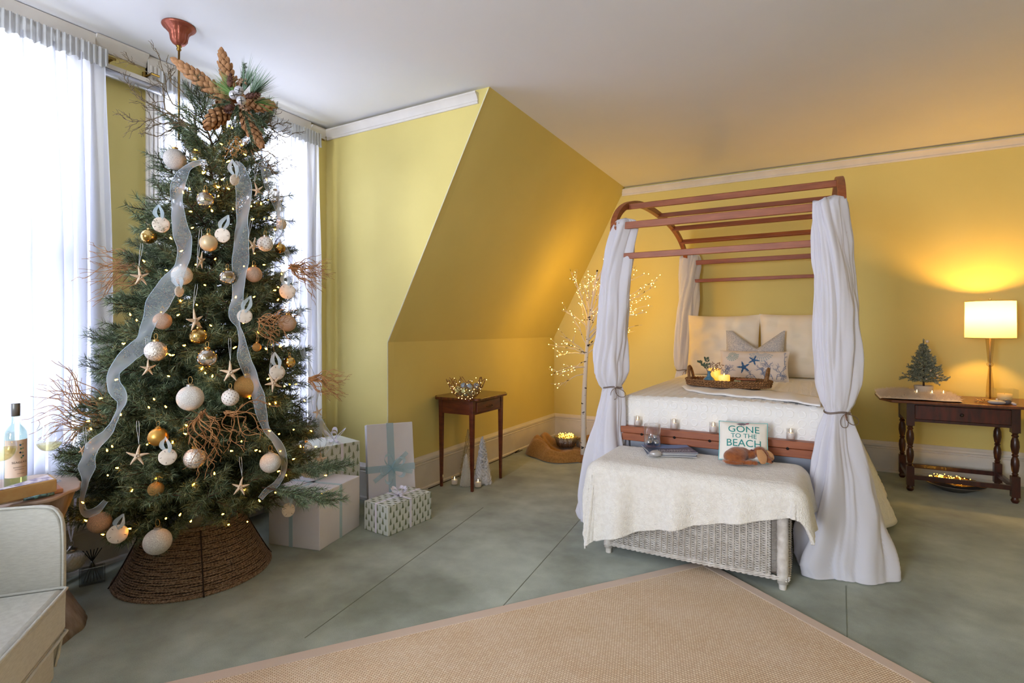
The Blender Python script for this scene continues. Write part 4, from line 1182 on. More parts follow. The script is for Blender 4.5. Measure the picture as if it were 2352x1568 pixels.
def starfish(px, py, hp, yaw, roll, label):
    t = hit(px, py)-.06; c = P(px, py, t); r = rad(hp, px, t)
    view = (Vector((0, 0, H))-c).normalized(); n = Matrix.Rotation(yaw, 3, 'Z') @ view
    R = axes(n, RGT) @ Matrix.Rotation(roll, 3, 'Z')
    th_ = thing('starfish', label, 'ornament', c-UP*r, 'starfish on the Christmas tree')
    v = []; f = []; K = 8; rn = random.Random(px)
    v.append(Vector((0, 0, r*.13))); v.append(Vector((0, 0, -r*.05)))
    for k in range(5):
        a = PI/2+2*PI*k/5; l = r*(1.08 if k == 0 else rn.uniform(.88, 1.02)); bend = rn.uniform(-.10, .10)
        for i in range(K):
            u = (i+1)/K; w = r*(.155*(1-u)**.8+.022); aa = a+bend*u*u; q = .16*r*.6+u*l*.93
            if i == 0: w = r*.135
            d = Vector((math.cos(aa), math.sin(aa), 0)); s = Vector((-d.y, d.x, 0)); h = r*(.13*(1-u)+.035)
            ctrp = d*(q-.1*r)
            v += [ctrp-s*w, ctrp-s*w*.5+Vector((0, 0, h)), ctrp+s*w*.5+Vector((0, 0, h)), ctrp+s*w, ctrp-Vector((0, 0, h*.4))]
        b = 2+k*K*5
        for i in range(K-1):
            for j in range(5): f.append((b+i*5+j, b+i*5+(j+1) % 5, b+i*5+5+(j+1) % 5, b+i*5+5+j))
        e = b+(K-1)*5; f.append((e, e+1, e+2, e+3, e+4))
    for k in range(5):
        b = 2+k*K*5; b2 = 2+((k+1) % 5)*K*5
        f += [(0, b+1, b+2), (0, b+2, b+3), (0, b+3, b2), (0, b2, b2+1), (1, b+4, b+3), (1, b, b+4), (1, b+3, b2)]
    link_mesh('body', MB().add(v, f).mesh('body'), m_sf, th_, M4(R, c))
    top = c+R @ Vector((0, r*1.0, .02*r)); up = P(px+rn.uniform(-6, 6), py-hp*1.9-20, t+.04)
    for s in (-1, 1): MB().tube(bez(top, top+UP*.02, up+RGT*(s*.010)-UP*.02, up+RGT*(s*.004), 6), .0009, 4).build('string', mat('pale_string', (196, 200, 202), .7), th_)
for q in STARS: starfish(*q)

# ---- organza ribbons
def tree_ribbon(label, nodes, seed):
    """nodes: px, py, half width px, extra depth"""
    pts = []; ws = []
    for px, py, w, dt in nodes:
        t = hit(px, py)-.055+dt; pts.append(P(px, py, t)); ws.append(w*t/FX/1.12)
    rb_ = thing('organza_ribbon', label, 'ribbon', tuple(pts[-1]), 'organza ribbons hanging down the Christmas tree')
    mb, v, m, W_ = ribbon_strip(pts, ws, 7, wav=.16, seed=seed); mb.build('gauze_strip', m_org, rb_)
    for j in (0, W_-1): MB().tube([v[i*W_+j] for i in range(m)], .0012, 4).build('wired_edge', m_orb, rb_)
tree_ribbon('pale blue sheer ribbon sweeping down the left side of the tree to the bottle table',
    [(475, 372, 6, 0), (447, 376, 8, 0), (425, 392, 10, 0), (409, 425, 17, 0), (407, 470, 19, 0), (413, 520, 19, 0), (424, 565, 18, 0), (417, 607, 20, 0), (388, 655, 24, 0), (358, 705, 25, 0), (338, 752, 21, 0), (324, 790, 18, 0), (293, 818, 19, 0), (263, 852, 19, 0),
     (262, 885, 17, 0), (280, 915, 14, 0), (274, 940, 8, 0), (262, 968, 6, 0), (246, 995, 10, 0), (212, 1028, 20, 0), (200, 1070, 19, 0), (196, 1105, 8, 0), (188, 1150, 9, 0), (196, 1178, 9, 0), (222, 1172, 9, 0), (243, 1150, 5, 0)], 1)
tree_ribbon('pale blue sheer ribbon hanging straight down the middle of the tree, twisting halfway',
    [(538, 372, 5, 0), (551, 388, 14, 0), (560, 430, 18, 0), (558, 480, 18, 0), (555, 530, 18, 0), (553, 590, 18, 0), (549, 640, 18, 0), (545, 690, 17, 0), (538, 725, 12, 0), (548, 750, 5, 0), (556, 780, 9, 0), (560, 820, 14, 0), (576, 860, 17, 0), (592, 905, 17, 0), (600, 945, 12, 0),
     (612, 985, 9, 0), (636, 1015, 12, 0), (652, 1050, 7, 0), (650, 1085, 7, 0), (634, 1112, 8, 0), (612, 1128, 7, 0), (598, 1145, 6, 0)], 2)
tree_ribbon('pale blue sheer ribbon down the right side of the tree against the window',
    [(600, 365, 5, 0), (612, 400, 12, 0), (628, 445, 14, 0), (640, 485, 8, 0), (643, 530, 7, 0), (652, 565, 6, 0), (668, 595, 9, 0), (682, 618, 9, 0), (678, 655, 7, 0), (684, 700, 6, 0), (698, 750, 9, 0), (694, 800, 6, 0), (712, 850, 8, 0), (724, 890, 9, 0), (722, 930, 5, 0), (738, 975, 10, 0), (758, 1012, 9, 0), (742, 1042, 5, 0)], 3)

# ---- dry twigs and rootlets
m_dry = mat('dry_grey_twig', (116, 98, 70), .8, col2=(84, 68, 48), nscale=40); m_root = mat('brown_rootlet', (166, 118, 70), .75, col2=(128, 86, 48), nscale=30)
m_goldt = mat('gold_twig', (176, 134, 76), .5, .3)
def clampw(p, m=.05):
    p.x = max(p.x, WX+m+.09); p.y = min(p.y, RYW-.03); return p
def spray(name, label, root, tips, m, r0=.0035, curl=.02, side=3, seed=0, sl=.10, knob=False, droop=0.0, kink=False):
    """twigs from root (px, py, t) to each of the tips (px, py, t), each with side shoots"""
    rn = random.Random(seed); p0 = P(*root); th_ = thing(name, label, 'twigs', p0, 'dry twig sprays in the Christmas tree')
    for tp in tips:
        p1 = P(*tp); L_ = (p1-p0).length; d = (p1-p0).normalized(); u = d.orthogonal().normalized(); w = d.cross(u); mb = MB()
        def run(a, b, r, n, cu, kk=0):
            L2 = (b-a).length; ph = [rn.uniform(0, 6.28) for _ in range(4)]; pts = []
            for i in range(n+1):
                s = i/n; env = math.sin(PI*min(1, s*1.1)*.95)
                off = u*(cu*L2*env*math.sin(s*6+ph[0]))+w*(cu*L2*env*math.sin(s*5+ph[1]))+UP*(-droop*L2*s*s+droop*L2*s)
                if kk: off += u*rn.uniform(-1, 1)*kk+w*rn.uniform(-1, 1)*kk
                pts.append(clampw(a.lerp(b, s)+off))
            mb.tube(pts, [max(.0010, r*(1-.68*i/n)) for i in range(n+1)], 5); return pts
        kk = .006 if kink else 0
        pts = run(p0+Vector([rn.uniform(-.012, .012) for _ in range(3)]), p1, r0, 14, curl*5, kk)
        for k in range(side):
            i = rn.randint(4, 12); a = pts[i]; dd = (pts[min(i+1, 14)]-pts[i-1]).normalized()
            s = rn.choice((-1, 1)); q = (dd*1.0+u*rn.uniform(-.8, .8)+UP*s*rn.uniform(.2, .9)*(1-droop*2)-UP*droop*.8).normalized()
            l = sl*rn.uniform(.6, 1.2); pp = run(a, a+q*l, r0*.5, 7, curl*4, kk*.6)
            if kink:
                for j in (2, 4, 5):
                    q2 = (q+u*rn.uniform(-1, 1)+w*rn.uniform(-1, 1)).normalized(); run(pp[j], pp[j]+q2*l*.35, r0*.3, 3, .05, .002)
        mb.build('twig', m, th_)
    return th_
spray('dry_twig_spray', 'bare forked twigs fanning left from the tree top toward the ceiling', (452, 300, 2.80), [(277, 122, 2.82), (268, 180, 2.80), (300, 212, 2.78), (264, 258, 2.80), (352, 112, 2.84), (385, 150, 2.82), (340, 272, 2.76), (318, 302, 2.76)], m_dry, .0040, .020, 6, 3, .11, kink=True)
spray('dry_twig_spray', 'bare forked twigs reaching right below the topper star', (585, 300, 2.80), [(648, 256, 2.84), (652, 272, 2.82), (686, 305, 2.84), (640, 322, 2.80), (612, 290, 2.8)], m_dry, .0034, .022, 5, 5, .07, kink=True)
spray('dry_twig_spray', 'bare forked twigs drooping right in front of the window beside the upper ribbon', (580, 345, 2.78), [(672, 366, 2.82), (646, 395, 2.82), (650, 425, 2.80), (624, 380, 2.8)], m_dry, .0030, .022, 5, 6, .07, droop=-.1, kink=True)
spray('gold_twig_spray', 'little gold coral twig just beneath the topper star', (540, 325, 2.66), [(520, 350, 2.62), (548, 312, 2.6), (566, 330, 2.62), (536, 362, 2.60), (556, 350, 2.6)], m_goldt, .0022, .03, 5, 7, .035, kink=True)
def fan_tips(c, a0, a1, r0_, r1_, n, t, seed):
    rn = random.Random(seed); out = []
    for i in range(n):
        a = lerp(a0, a1, (i+rn.uniform(0, 1))/n); r = rn.uniform(r0_, r1_); out.append((c[0]+r*math.cos(a), c[1]-r*math.sin(a), t+rn.uniform(-.04, .04)))
    return out
spray('rootlet_spray', 'brown curly rootlets spraying left from the middle of the tree over the curtain', (345, 618, 2.72), fan_tips((345, 618), 2.75, 3.75, 85, 162, 30, 2.72, 1), m_root, .0032, .024, 2, 11, .08, droop=.14)
spray('rootlet_spray', 'brown curly rootlets spraying right past the window beside the yellow corner', (668, 612, 2.86), fan_tips((668, 612), -.95, .2, 55, 98, 24, 2.84, 2), m_root, .0030, .024, 2, 12, .06, droop=.12)
spray('rootlet_spray', 'long brown rootlets spraying left from the tree above the wine glass', (250, 962, 2.62), fan_tips((250, 962), 2.2, 3.70, 105, 190, 30, 2.58, 3), m_root, .0034, .022, 2, 13, .10, droop=.10)
spray('rootlet_spray', 'brown rootlets spraying right above the gift boxes', (712, 872, 2.78), fan_tips((712, 872), -.75, .25, 55, 98, 20, 2.78, 4), m_root, .0028, .024, 2, 14, .06, droop=.12)
spray('rootlet_spray', 'bunch of curly brown rootlets on the right half of the tree over a beige ball', (598, 735, 2.50), fan_tips((598, 735), -1.4, .5, 45, 90, 16, 2.44, 5), m_root, .0026, .03, 2, 15, .06, droop=.25)
spray('rootlet_spray', 'pale knotty rootlets hanging down the centre of the tree like a beard', (468, 945, 2.36), [(440, 985, 2.3), (432, 1020, 2.3), (450, 1090, 2.30), (472, 1100, 2.32), (440, 1065, 2.3), (462, 1050, 2.28), (480, 1075, 2.3), (500, 1010, 2.3), (505, 1045, 2.32), (470, 1030, 2.27)], m_root, .0036, .035, 4, 16, .08, droop=.1)
spray('rootlet_spray', 'pale knotty rootlets branching right across the middle ribbon', (515, 950, 2.36), [(590, 955, 2.32), (625, 985, 2.34), (560, 1040, 2.34), (640, 930, 2.38), (575, 985, 2.3), (525, 1010, 2.3), (600, 1000, 2.3)], m_root, .0034, .035, 4, 17, .07, droop=.05)

# ---- topper: star of tan seed pods with greenery, cones and bells
TS = 2.72
top = thing('star_topper', 'big star of tan dried pods on top of the tree, with greenery and bells', 'tree topper', P(545, 270, TS))
m_pod = mat('tan_pod', (186, 138, 94), .7, col2=(150, 104, 66), nscale=18, bump=.2)
def pod_mesh():
    v = []; f = []
    for i in range(5):
        for j in range(5):
            u = i/4; s = j/4*2-1
            w = .5*math.sin(PI*min(1, u*.85+.12))**.8*(1-u*.25)
            v.append((u, s*w, .30*u*u+.38*s*s*(1-u*.5)-.1))
    for i in range(4):
        for j in range(4): f.append((i*5+j, i*5+j+1, i*5+6+j, i*5+5+j))
    me = MB().add(v, f).mesh('scale'); me.materials.append(m_pod); return me
podm = pod_mesh()
ARMS = [((540, 232, 2.72), (508, 116, 2.72), .062, 54), ((528, 236, 2.70), (400, 138, 2.66), .062, 72), ((528, 240, 2.66), (476, 290, 2.55), .074, 54), ((556, 236, 2.72), (626, 242, 2.76), .060, 44), ((548, 246, 2.70), (600, 334, 2.70), .058, 58)]
rn = random.Random(5)
for a, b, rr_, n in ARMS:
    p0 = P(*a); p1 = P(*b); d = p1-p0; L_ = d.length; d.normalize(); R = axes(d)
    core = MB().lathe([(rr_*.42, 0), (rr_*.42, L_*.6), (rr_*.2, L_*.9), (.0001, L_)], p0, 12, M=R).build('arm', mat('pod_core', (112, 76, 46), .8), top)
    for i in range(n):
        s = (i+.5)/n; a_ = i*2.39996
        rr2 = rr_*(.52 if s < .7 else .52*(1-(s-.7)/.34)**.6)
        rad_ = R @ Vector((math.cos(a_), math.sin(a_), 0))
        o_dir = (rad_*1.0+d*(.55+1.6*s**2)).normalized(); side = d.cross(rad_).normalized()
        Rm = Matrix((o_dir, side, o_dir.cross(side))).transposed(); sz = .036*(1-.2*s)*rn.uniform(.9, 1.1)
        o = bpy.data.objects.new('scale', podm); C.objects.link(o); adopt(o, core, M4(Rm, p0+d*(s*L_*.96)+rad_*rr2*.75) @ Matrix.Diagonal((sz*.95, sz*1.05, sz*1.3, 1)))
tw = []
def tuft(c, dirs, l, k):
    out = []
    for _ in range(k):
        d = (Vector(dirs)+Vector([rn.gauss(0, .38) for _ in range(3)])).normalized(); out.append((c, c+d*l*rn.uniform(.6, 1.1)))
    return out
gm = MB()
def blades(c, d0, l, n, sp, w=.0011):
    mb = MB()
    for _ in range(n):
        d = (Vector(d0)+Vector([rn.gauss(0, sp) for _ in range(3)])).normalized(); s = d.orthogonal().normalized(); e = c+d*l*rn.uniform(.55, 1.1); m_ = c.lerp(e, .5)+UP*.006
        mb.add([c-s*w, c+s*w, m_+s*w, m_-s*w], [(0, 1, 2, 3)]); mb.add([m_-s*w, m_+s*w, e], [(0, 1, 2)])
    return mb
for (q, d0, l, n, mt) in (((545, 225, 2.56), -RGT*.8+UP*.75, .15, 170, mat('bright_pine', (108, 142, 76), .5)), ((575, 225, 2.58), RGT*.7+UP*.7, .16, 150, mat('grey_pine', (110, 138, 112), .5)), ((560, 210, 2.58), RGT*.35+UP*1, .17, 60, mat('grey_pine')),
                          ((585, 235, 2.58), RGT*1+UP*.05, .12, 80, mat('bright_pine'))):
    o = blades(P(*q), d0, l, n, .26).build('pine_tuft', mt, top, False); o['kind'] = 'stuff'
tw = []
for q, d0, l in (((545, 240, 2.58), -UP-RGT*.15, .14), ((556, 245, 2.57), -UP*.9+RGT*.35, .17), ((530, 235, 2.58), -RGT*.9-UP*.1, .10), ((552, 205, 2.60), UP+RGT*.3, .12), ((575, 250, 2.6), RGT*.7-UP*.9, .14)):
    p = P(*q); d = Vector(d0).normalized()
    for k in range(3):
        dd = (d+Vector([rn.gauss(0, .25) for _ in range(3)])).normalized(); tw.append((p, p+dd*l))
me = needle_mesh('fir_sprig', tw, 77, nl=.018, dens=1600); o = link_mesh('fir_sprig', me, m_needle, top, None); o['kind'] = 'stuff'
m_bell = mat('grey_enamel_bell', (190, 188, 192), .35, .3, coat=.4)
for px, py in ((537, 218), (549, 208), (554, 231)):
    c = P(px, py, 2.50); r = .021
    W = M4(axes((Vector((0, 0, H))-c).normalized()) @ Matrix.Rotation(px, 3, 'Z'), c)
    bo = link_mesh('bell', MB().ball((0, 0, 0), r, 20, 14).mesh('bell'), m_bell, top, W)
    mb = MB(); mb.box((0, 0, r*.92), (r*1.5, r*.13, r*.25)); mb.box((0, 0, r*.92), (r*.13, r*1.0, r*.25))
    link_mesh('slot', mb.mesh('slot', False), mat('slot_black', (20, 20, 22), .8), bo, W)
m_pc = mat('dark_pine_cone', (84, 52, 44), .7, col2=(120, 84, 70), nscale=60)
for q, d0, l in (((527, 200, 2.54), UP+RGT*.1, .06), ((563, 222, 2.54), RGT+UP*.15, .07), ((536, 244, 2.52), -UP*.6-RGT*.3-FWD*.6, .055)):
    c = P(*q); d = Vector(d0).normalized(); R = axes(d); mb = MB()
    mb.lathe([(.001, 0), (.013, l*.2), (.012, l*.6), (.001, l)], c, 10, M=R)
    for i in range(46):
        s = (i+.5)/46; a_ = i*2.39996; r2 = .019*math.sin(PI*(s*.8+.15)); ra = R @ Vector((math.cos(a_), math.sin(a_), 0)); si = d.cross(ra).normalized(); b_ = c+d*(s*l)+ra*r2*.5
        mb.add([b_-si*.005, b_+si*.005, b_+ra*r2*.6+d*.008+si*.003, b_+ra*r2*.6+d*.008-si*.003], [(0, 1, 2, 3)])
    mb.build('pine_cone', m_pc, top, False)
mb = MB()
for _ in range(26): mb.ball(P(rn.uniform(540, 566), rn.uniform(180, 196), 2.54+rn.uniform(0, .04)), .0045, 8, 6)
for _ in range(14): mb.ball(P(rn.uniform(545, 568), rn.uniform(240, 254), 2.52+rn.uniform(0, .04)), .0042, 8, 6)
o = mb.build('berries', mat('tan_berry', (158, 128, 104), .6), top); o['kind'] = 'stuff'

# ---- pendant fitting on the ceiling above the tree
pc_ = P(411, 60, 2.84); pc_.z = CEIL
pf = thing('pendant_fitting', 'copper red ceiling rose with a thin brass rod hanging above the tree', 'light fitting', (pc_.x, pc_.y, CEIL))
prof = [(.0001, 0), (.078, 0), (.080, -.006), (.074, -.014), (.064, -.018), (.060, -.026), (.046, -.040), (.042, -.060), (.040, -.078), (.030, -.094), (.016, -.104), (.0001, -.106)]
MB().lathe(prof[::-1], pc_, 144, wob=lambda a, z: 1+(.025*math.sin(a*12)+.015*math.sin(a*24+z*200))*(-.1 < z < -.02)).build('ceiling_rose', mat('embossed_copper', (150, 82, 64), .4, .6, bump=.6, bscale=70, bdist=.004), pf)
MB().lathe([(.0001, -.135), (.008, -.132), (.012, -.124), (.008, -.116), (.014, -.110), (.012, -.102), (.0001, -.10)], pc_, 16).build('finial', mat('brass'), pf)
MB().tube([pc_+UP*-.12, Vector((pc_.x, pc_.y, 2.30))], .0055, 10).build('rod', mat('brass'), pf)

# ================================================================== on the throw: cushion, puppy, jar, magazines, pebble
m_teal = mat('teal_piping', (120, 188, 190), .7); m_cush = mat('ivory_canvas', (240, 234, 222), .85, bump=.2, bscale=200)
zt0 = TH+.058+.013
cp = PF(1710, 1058, zt0); cp.y = BY0-.215
pcu, lc = pillow('lettered_cushion', 'small ivory cushion lettered GONE TO THE BEACH leaning on the bed rail', (cp.x-.005, BY0-.165, zt0), .262, .232, .085, .50, m_cush, seed=7, pinch=.03, piping=m_teal, wrinkle=.002, yaw=.12)
pcu['category'] = 'cushion'
def lettering(parent, nm, body, size, m, loc, u0, v0, su, sv, off=.002, xs=1.0):
    me = text_mesh(body, size, 0)
    for v_ in me.vertices:
        q = loc(u0+v_.co.x*su*xs, v0+v_.co.y*sv, off); v_.co = q
    o = link_mesh(nm, me, m, parent, None, smooth=False); return o
m_lt = mat('teal_lettering', (38, 140, 134), .7)
su, sv = 2/.262, 2/.232
lettering(pcu, 'lettering', 'GONE', .060, m_lt, lc, .02, .52, su, sv, xs=1.0)
lettering(pcu, 'lettering', 'TO THE', .039, m_lt, lc, .02, .16, su, sv, xs=1.0)
lettering(pcu, 'lettering', 'BEACH', .060, m_lt, lc, .02, -.22, su, sv, xs=1.0)
lettering(pcu, 'lettering', 'I am', .036, mat('maroon_lettering', (122, 44, 52), .7), lc, -.02, -.60, su, sv, xs=1.0)
bird = [[(-.28, .83), (-.12, .76), (.08, .80), (.14, .90), (-.02, .93), (-.16, .90)], [(.10, .84), (.24, .88), (.24, .94), (.12, .92)], [(-.06, .77), (-.045, .77), (-.05, .70), (-.06, .70)], [(.02, .78), (.035, .78), (.03, .70), (.02, .70)]]
decal(pcu, 'printed_bird', bird[:1]+bird[2:], mat('bird_grey', (120, 108, 118), .8), lc, .002)
decal(pcu, 'printed_hat', bird[1:2], mat('crimson_print', (164, 36, 76), .8), lc, .0022)

dc = PF(1712, 1064, zt0); m_dog = mat('russet_plush', (156, 88, 38), .9, col2=(130, 68, 28), nscale=40, bump=.8, bscale=170, bdist=.004, sheen=.5)
ear_m = mat('tan_plush', (192, 140, 92), .9, bump=.8, bscale=170, bdist=.004, sheen=.4)
def dp(r, f_, z): return dc+RGT*r+FWD*f_+UP*z
I4 = (1, 0, 0, 0)
from mathutils import Quaternion
qz = Matrix.Rotation(math.atan2(.4914, .871), 4, 'Z').to_quaternion()
q1 = (Matrix.Rotation(math.atan2(.4914, .871), 4, 'Z') @ Matrix.Rotation(.12, 4, 'Y')).to_quaternion()
els = [(dp(-.035, .03, .042), .044, (1.30, 1.15, .98), qz), (dp(-.078, .015, .036), .036, (1.0, 1.1, .98), qz), (dp(.005, .045, .044), .036, (1.1, 1.0, 1.0), qz), (dp(-.045, .0, .034), .036, (1.3, 1, .9), qz),
       (dp(-.072, -.018, .018), .019, (1.7, 1, .95), qz), (dp(-.035, -.032, .015), .016, (2.0, 1, .95), q1), (dp(.005, -.040, .014), .015, (1.7, 1, .95), qz), (dp(.034, -.046, .013), .013, (1.2, 1.1, .95), qz), (dp(.012, -.024, .014), .014, (1.8, 1, .9), qz),
       (dp(.045, .03, .044), .026, (1.2, 1, 1), qz),
       (dp(.082, .005, .062), .031, (1.10, 1.1, 1.0), qz), (dp(.100, -.010, .048), .024, (1.0, 1.1, 1.05), qz), (dp(.112, -.032, .028), .019, (1.05, 1.25, .92), q1), (dp(.120, -.044, .022), .014, (1, 1, .9), qz)]
dog = thing('plush_puppy', 'small russet brown plush puppy curled asleep on the throw before the lettered cushion', 'toy dog', dc)
link_mesh('body', metamesh(els, .0045, .5), m_dog, dog)
def ear(p0, p1, w):
    # a drooping ear: narrow at its root, broad and rounded at the tip
    d = p1-p0; s = d.cross(FWD).normalized(); mb = MB(); n = s.cross(d).normalized()
    def fn(u, v):
        a = v*2*PI; ww = w*(.35+.75*math.sin(PI*min(1, .12+u*.80)))*(1 if u < .93 else .75); t_ = .006*(1 if u < .97 else .4)
        return p0+d*u+s*(ww*math.cos(a))+n*(t_*math.sin(a))-FWD*(.012*math.sin(PI*u))
    mb.grid(fn, 12, 14, cv=True); b = len(mb.v); mb.f.append(tuple(b-14+k for k in range(14))); mb.f.append(tuple(range(14))[::-1])
    mb.build('ear', ear_m, dog)
ear(dp(.066, -.026, .082), dp(.074, -.058, .012), .024); ear(dp(.112, .0, .070), dp(.152, -.006, .020), .017)
for r_ in (.098,): MB().ball(dp(r_, -.030, .052), .0032, 8, 6).build('eye', mat('nose_black', (40, 24, 20), .4), dog)
MB().ball(dp(.124, -.058, .024), .0055, 10, 8).build('nose', mat('nose_black', (40, 24, 20), .4), dog)
MB().tube([dp(-.035, -.052, .012), dp(-.075, -.044, .011), dp(-.108, -.015, .012), dp(-.118, .015, .014)], [.005, .009, .010, .008], 8).build('tail', m_dog, dog)
mb = MB(); k0 = dp(.046, -.002, .072)
for s in (-1, 1): mb.tube(bez(k0, k0+RGT*.02*s+UP*.015, k0+RGT*.026*s-UP*.004, k0, 8), .0022, 5)
mb.build('bow', mat('wine_ribbon', (120, 66, 62), .5), dog)

m_mag = mat('magazine_cover_slate', (62, 74, 98), .3, col2=(74, 90, 122), nscale=3); m_page = mat('magazine_pages', (212, 210, 206), .8)
ma = PF(1488, 1048, zt0); mbp = PF(1594, 1050, zt0); u_ = (mbp-ma).normalized(); w_ = Vector((-u_.y, u_.x, 0)); Lm = .285
for k in range(4):
    off = Vector((rnd.uniform(-.006, .006), rnd.uniform(-.005, .005), 0)); z = zt0+.001+k*.0062
    t = thing('magazine', ('bottom magazine of the small stack on the throw', 'second magazine from the bottom of the stack on the throw', 'third magazine from the bottom of the stack on the throw',
                           'top magazine of the stack on the throw, with a blue cover and white title')[k], 'magazine', ma+off, 'magazines stacked on the throw')
    R = Matrix((u_, w_, Vector((0, 0, 1)))).transposed() @ Matrix.Rotation(.05*(k-1.5), 3, 'Z')
    c = ma+u_*Lm/2+w_*.105+off; c.z = z+.003
    MB().box(c, (Lm-.004, .206, .0044), M=R).build('pages', m_page, t, False)
    MB().box(c+UP*.0026, (Lm, .21, .0007), M=R).build('cover', m_mag, t, False)
    if k == 3:
        c2 = c+UP*.0031
        def q(x, y): return c2+R @ Vector((x, y, .0002))
        sky = [(Lm*(-.5+i/24), .105) for i in range(25)]+[(Lm*(.5-i/24), .105-(.055+.045*math.sin(PI*(1-i/24)*1.0))) for i in range(25)]
        MB().add([q(x, y) for x, y in sky], [tuple(range(50))[::-1]]).build('printed_sky', mat('print_sky_blue', (104, 146, 200), .3), t, False)
        for body, yy, sz in (('THE LIFESTYLES', -.045, .028), ('ADVANTAGE', -.072, .026)):
            me = text_mesh(body, sz, 0)
            for v_ in me.vertices: v_.co = q(v_.co.x*1.15+.02, v_.co.y+yy)+UP*.0004
            link_mesh('title', me, mat('print_white', (232, 234, 240), .5), t, None, smooth=False)
jc = PF(1507, 1019, zt0+.027); jc = ma+u_*.055+w_*.165; jc.z = zt0+.0272
jar = thing('glass_vase', 'clear glass vase with silver baubles in its base standing on the magazines', 'vase', jc)
MB().lathe([(.0001, 0), (.050, 0), (.0515, .135), (.0495, .135), (.048, .006), (.0001, .006)], jc, 32).build('glass', glassy('votive_glass'), jar)
mb = MB(); rj = random.Random(3)
sb = [(-.022, -.012, .026, .020), (.020, -.018, .024, .020), (.004, .018, .026, .022), (-.012, .012, .050, .013), (.018, .008, .052, .014), (.026, .012, .024, .012)]
for k, (x, y, z, r) in enumerate(sb): MB().ball(jc+RGT*x+FWD*y+UP*(z), r, 18, 12).build('bauble', mat('silver_bauble', (200, 202, 208), .18, .95, bump=.4, bscale=60, bdist=.004), jar)
sc = PF(1506, 1049, zt0); 
tag(MB().ball(sc+UP*.020-FWD*.0, 1, 24, 14, (.036, .026, .019), M=Matrix.Rotation(.5, 3, 'Z')).build('silver_stone', mat('satin_stone', (186, 184, 184), .35, .4, bump=.2, bscale=30)), 'smooth silver grey pebble lying at the front edge of the magazines', 'stone')

# ================================================================== the sisal rug
m_sis = mat('sisal_weave', (206, 178, 140), .9)
def sisal():
    m = m_sis; N = m.node_tree.nodes; L = m.node_tree.links; b = N['Principled BSDF']
    tc = N.new('ShaderNodeTexCoord'); mp = N.new('ShaderNodeMapping'); mp.inputs['Rotation'].default_value = (0, 0, .0)
    L.new(tc.outputs['Object'], mp.inputs[0])
    br = N.new('ShaderNodeTexBrick'); br.inputs['Scale'].default_value = 48; br.inputs['Brick Width'].default_value = .62; br.inputs['Row Height'].default_value = .40
    br.inputs['Mortar Size'].default_value = .07; br.inputs['Mortar Smooth'].default_value = .6; br.inputs['Color1'].default_value = lin((248, 228, 200)); br.inputs['Color2'].default_value = lin((236, 210, 178)); br.inputs['Mortar'].default_value = lin((178, 142, 106))
    L.new(mp.outputs[0], br.inputs['Vector'])
    nz = N.new('ShaderNodeTexNoise'); nz.inputs['Scale'].default_value = 4; L.new(mp.outputs[0], nz.inputs['Vector'])
    mx = N.new('ShaderNodeMixRGB'); mx.blend_type = 'OVERLAY'; mx.inputs[0].default_value = .25; L.new(br.outputs['Color'], mx.inputs[1]); L.new(nz.outputs['Fac'], mx.inputs[2])
    L.new(mx.outputs[0], b.inputs['Base Color'])
    bp = N.new('ShaderNodeBump'); bp.inputs['Strength'].default_value = .8; bp.inputs['Distance'].default_value = .004; bp.invert = True
    L.new(br.outputs['Fac'], bp.inputs['Height']); L.new(bp.outputs[0], b.inputs['Normal'])
sisal()
rc = Vector((-.536, 3.117, 0)); rc = PF(1616, 1290); ua = (PF(1150, 1397)-rc).normalized(); ub = Vector((-ua.y, ua.x, 0)); 
if (PF(2105, 1568)-rc).dot(ub) < 0: ub = -ub
rug = thing('sisal_rug', 'large tan sisal rug with a beige cloth border at the front of the room', 'rug', rc)
RL, RW_ = 3.4, 2.6
angr = math.atan2(ua.y, ua.x)
Wr = Matrix.Translation(rc) @ Matrix((tuple(ua)+(0,), tuple(ub)+(0,), (0, 0, 1, 0), (0, 0, 0, 1))).transposed()
link_mesh('weave', MB().span((.055, .055, .002), (RL-.055, RW_-.055, .011)).mesh('weave', False), m_sis, rug, Wr)
m_bor = mat('beige_binding', (206, 186, 168), .9, bump=.3, bscale=160)
for lo, hi in (((0, 0, .0015), (RL, .06, .0125)), ((0, RW_-.06, .0015), (RL, RW_, .0125)), ((0, .06, .0015), (.06, RW_-.06, .0125)), ((RL-.06, .06, .0015), (RL, RW_-.06, .0125))):
    link_mesh('border', MB().span(lo, hi).mesh('border', False), m_bor, rug, Wr, bevel=.004)

# ================================================================== gifts
m_pap = mat('white_gift_paper', (226, 222, 226), .45, col2=(220, 215, 220), nscale=6, bump=.08, bscale=12); m_papp = mat('pale_gift_paper', (214, 218, 210), .45, bump=.12, bscale=14)
m_rib = mat('satin_blue_ribbon', (172, 194, 202), .35, sheen=.3); m_ribw = mat('satin_white_ribbon', (232, 228, 240), .35, sheen=.3); m_orgb = sheer('aqua_organza', (196, 226, 236), .55, .3)
def tree_poly(x, y, s, rn):
    """one little printed fir as jagged tiers"""
    out = [[(x-s*.035, y-s*.42), (x+s*.035, y-s*.42), (x+s*.03, y-s*.2), (x-s*.03, y-s*.2)]]
    tiers = 5
    for k in range(tiers):
        z0 = y-s*.30+s*.72*k/tiers; w = s*.30*(1-k/tiers*.8)*rn.uniform(.9, 1.1); h = s*.26
        out.append([(x-w, z0-s*.03), (x-w*.55, z0+s*.015), (x, z0-s*.01), (x+w*.55, z0+s*.015), (x+w, z0-s*.03), (x+w*.3, z0+h*.5), (x, z0+h), (x-w*.3, z0+h*.5)])
    return out
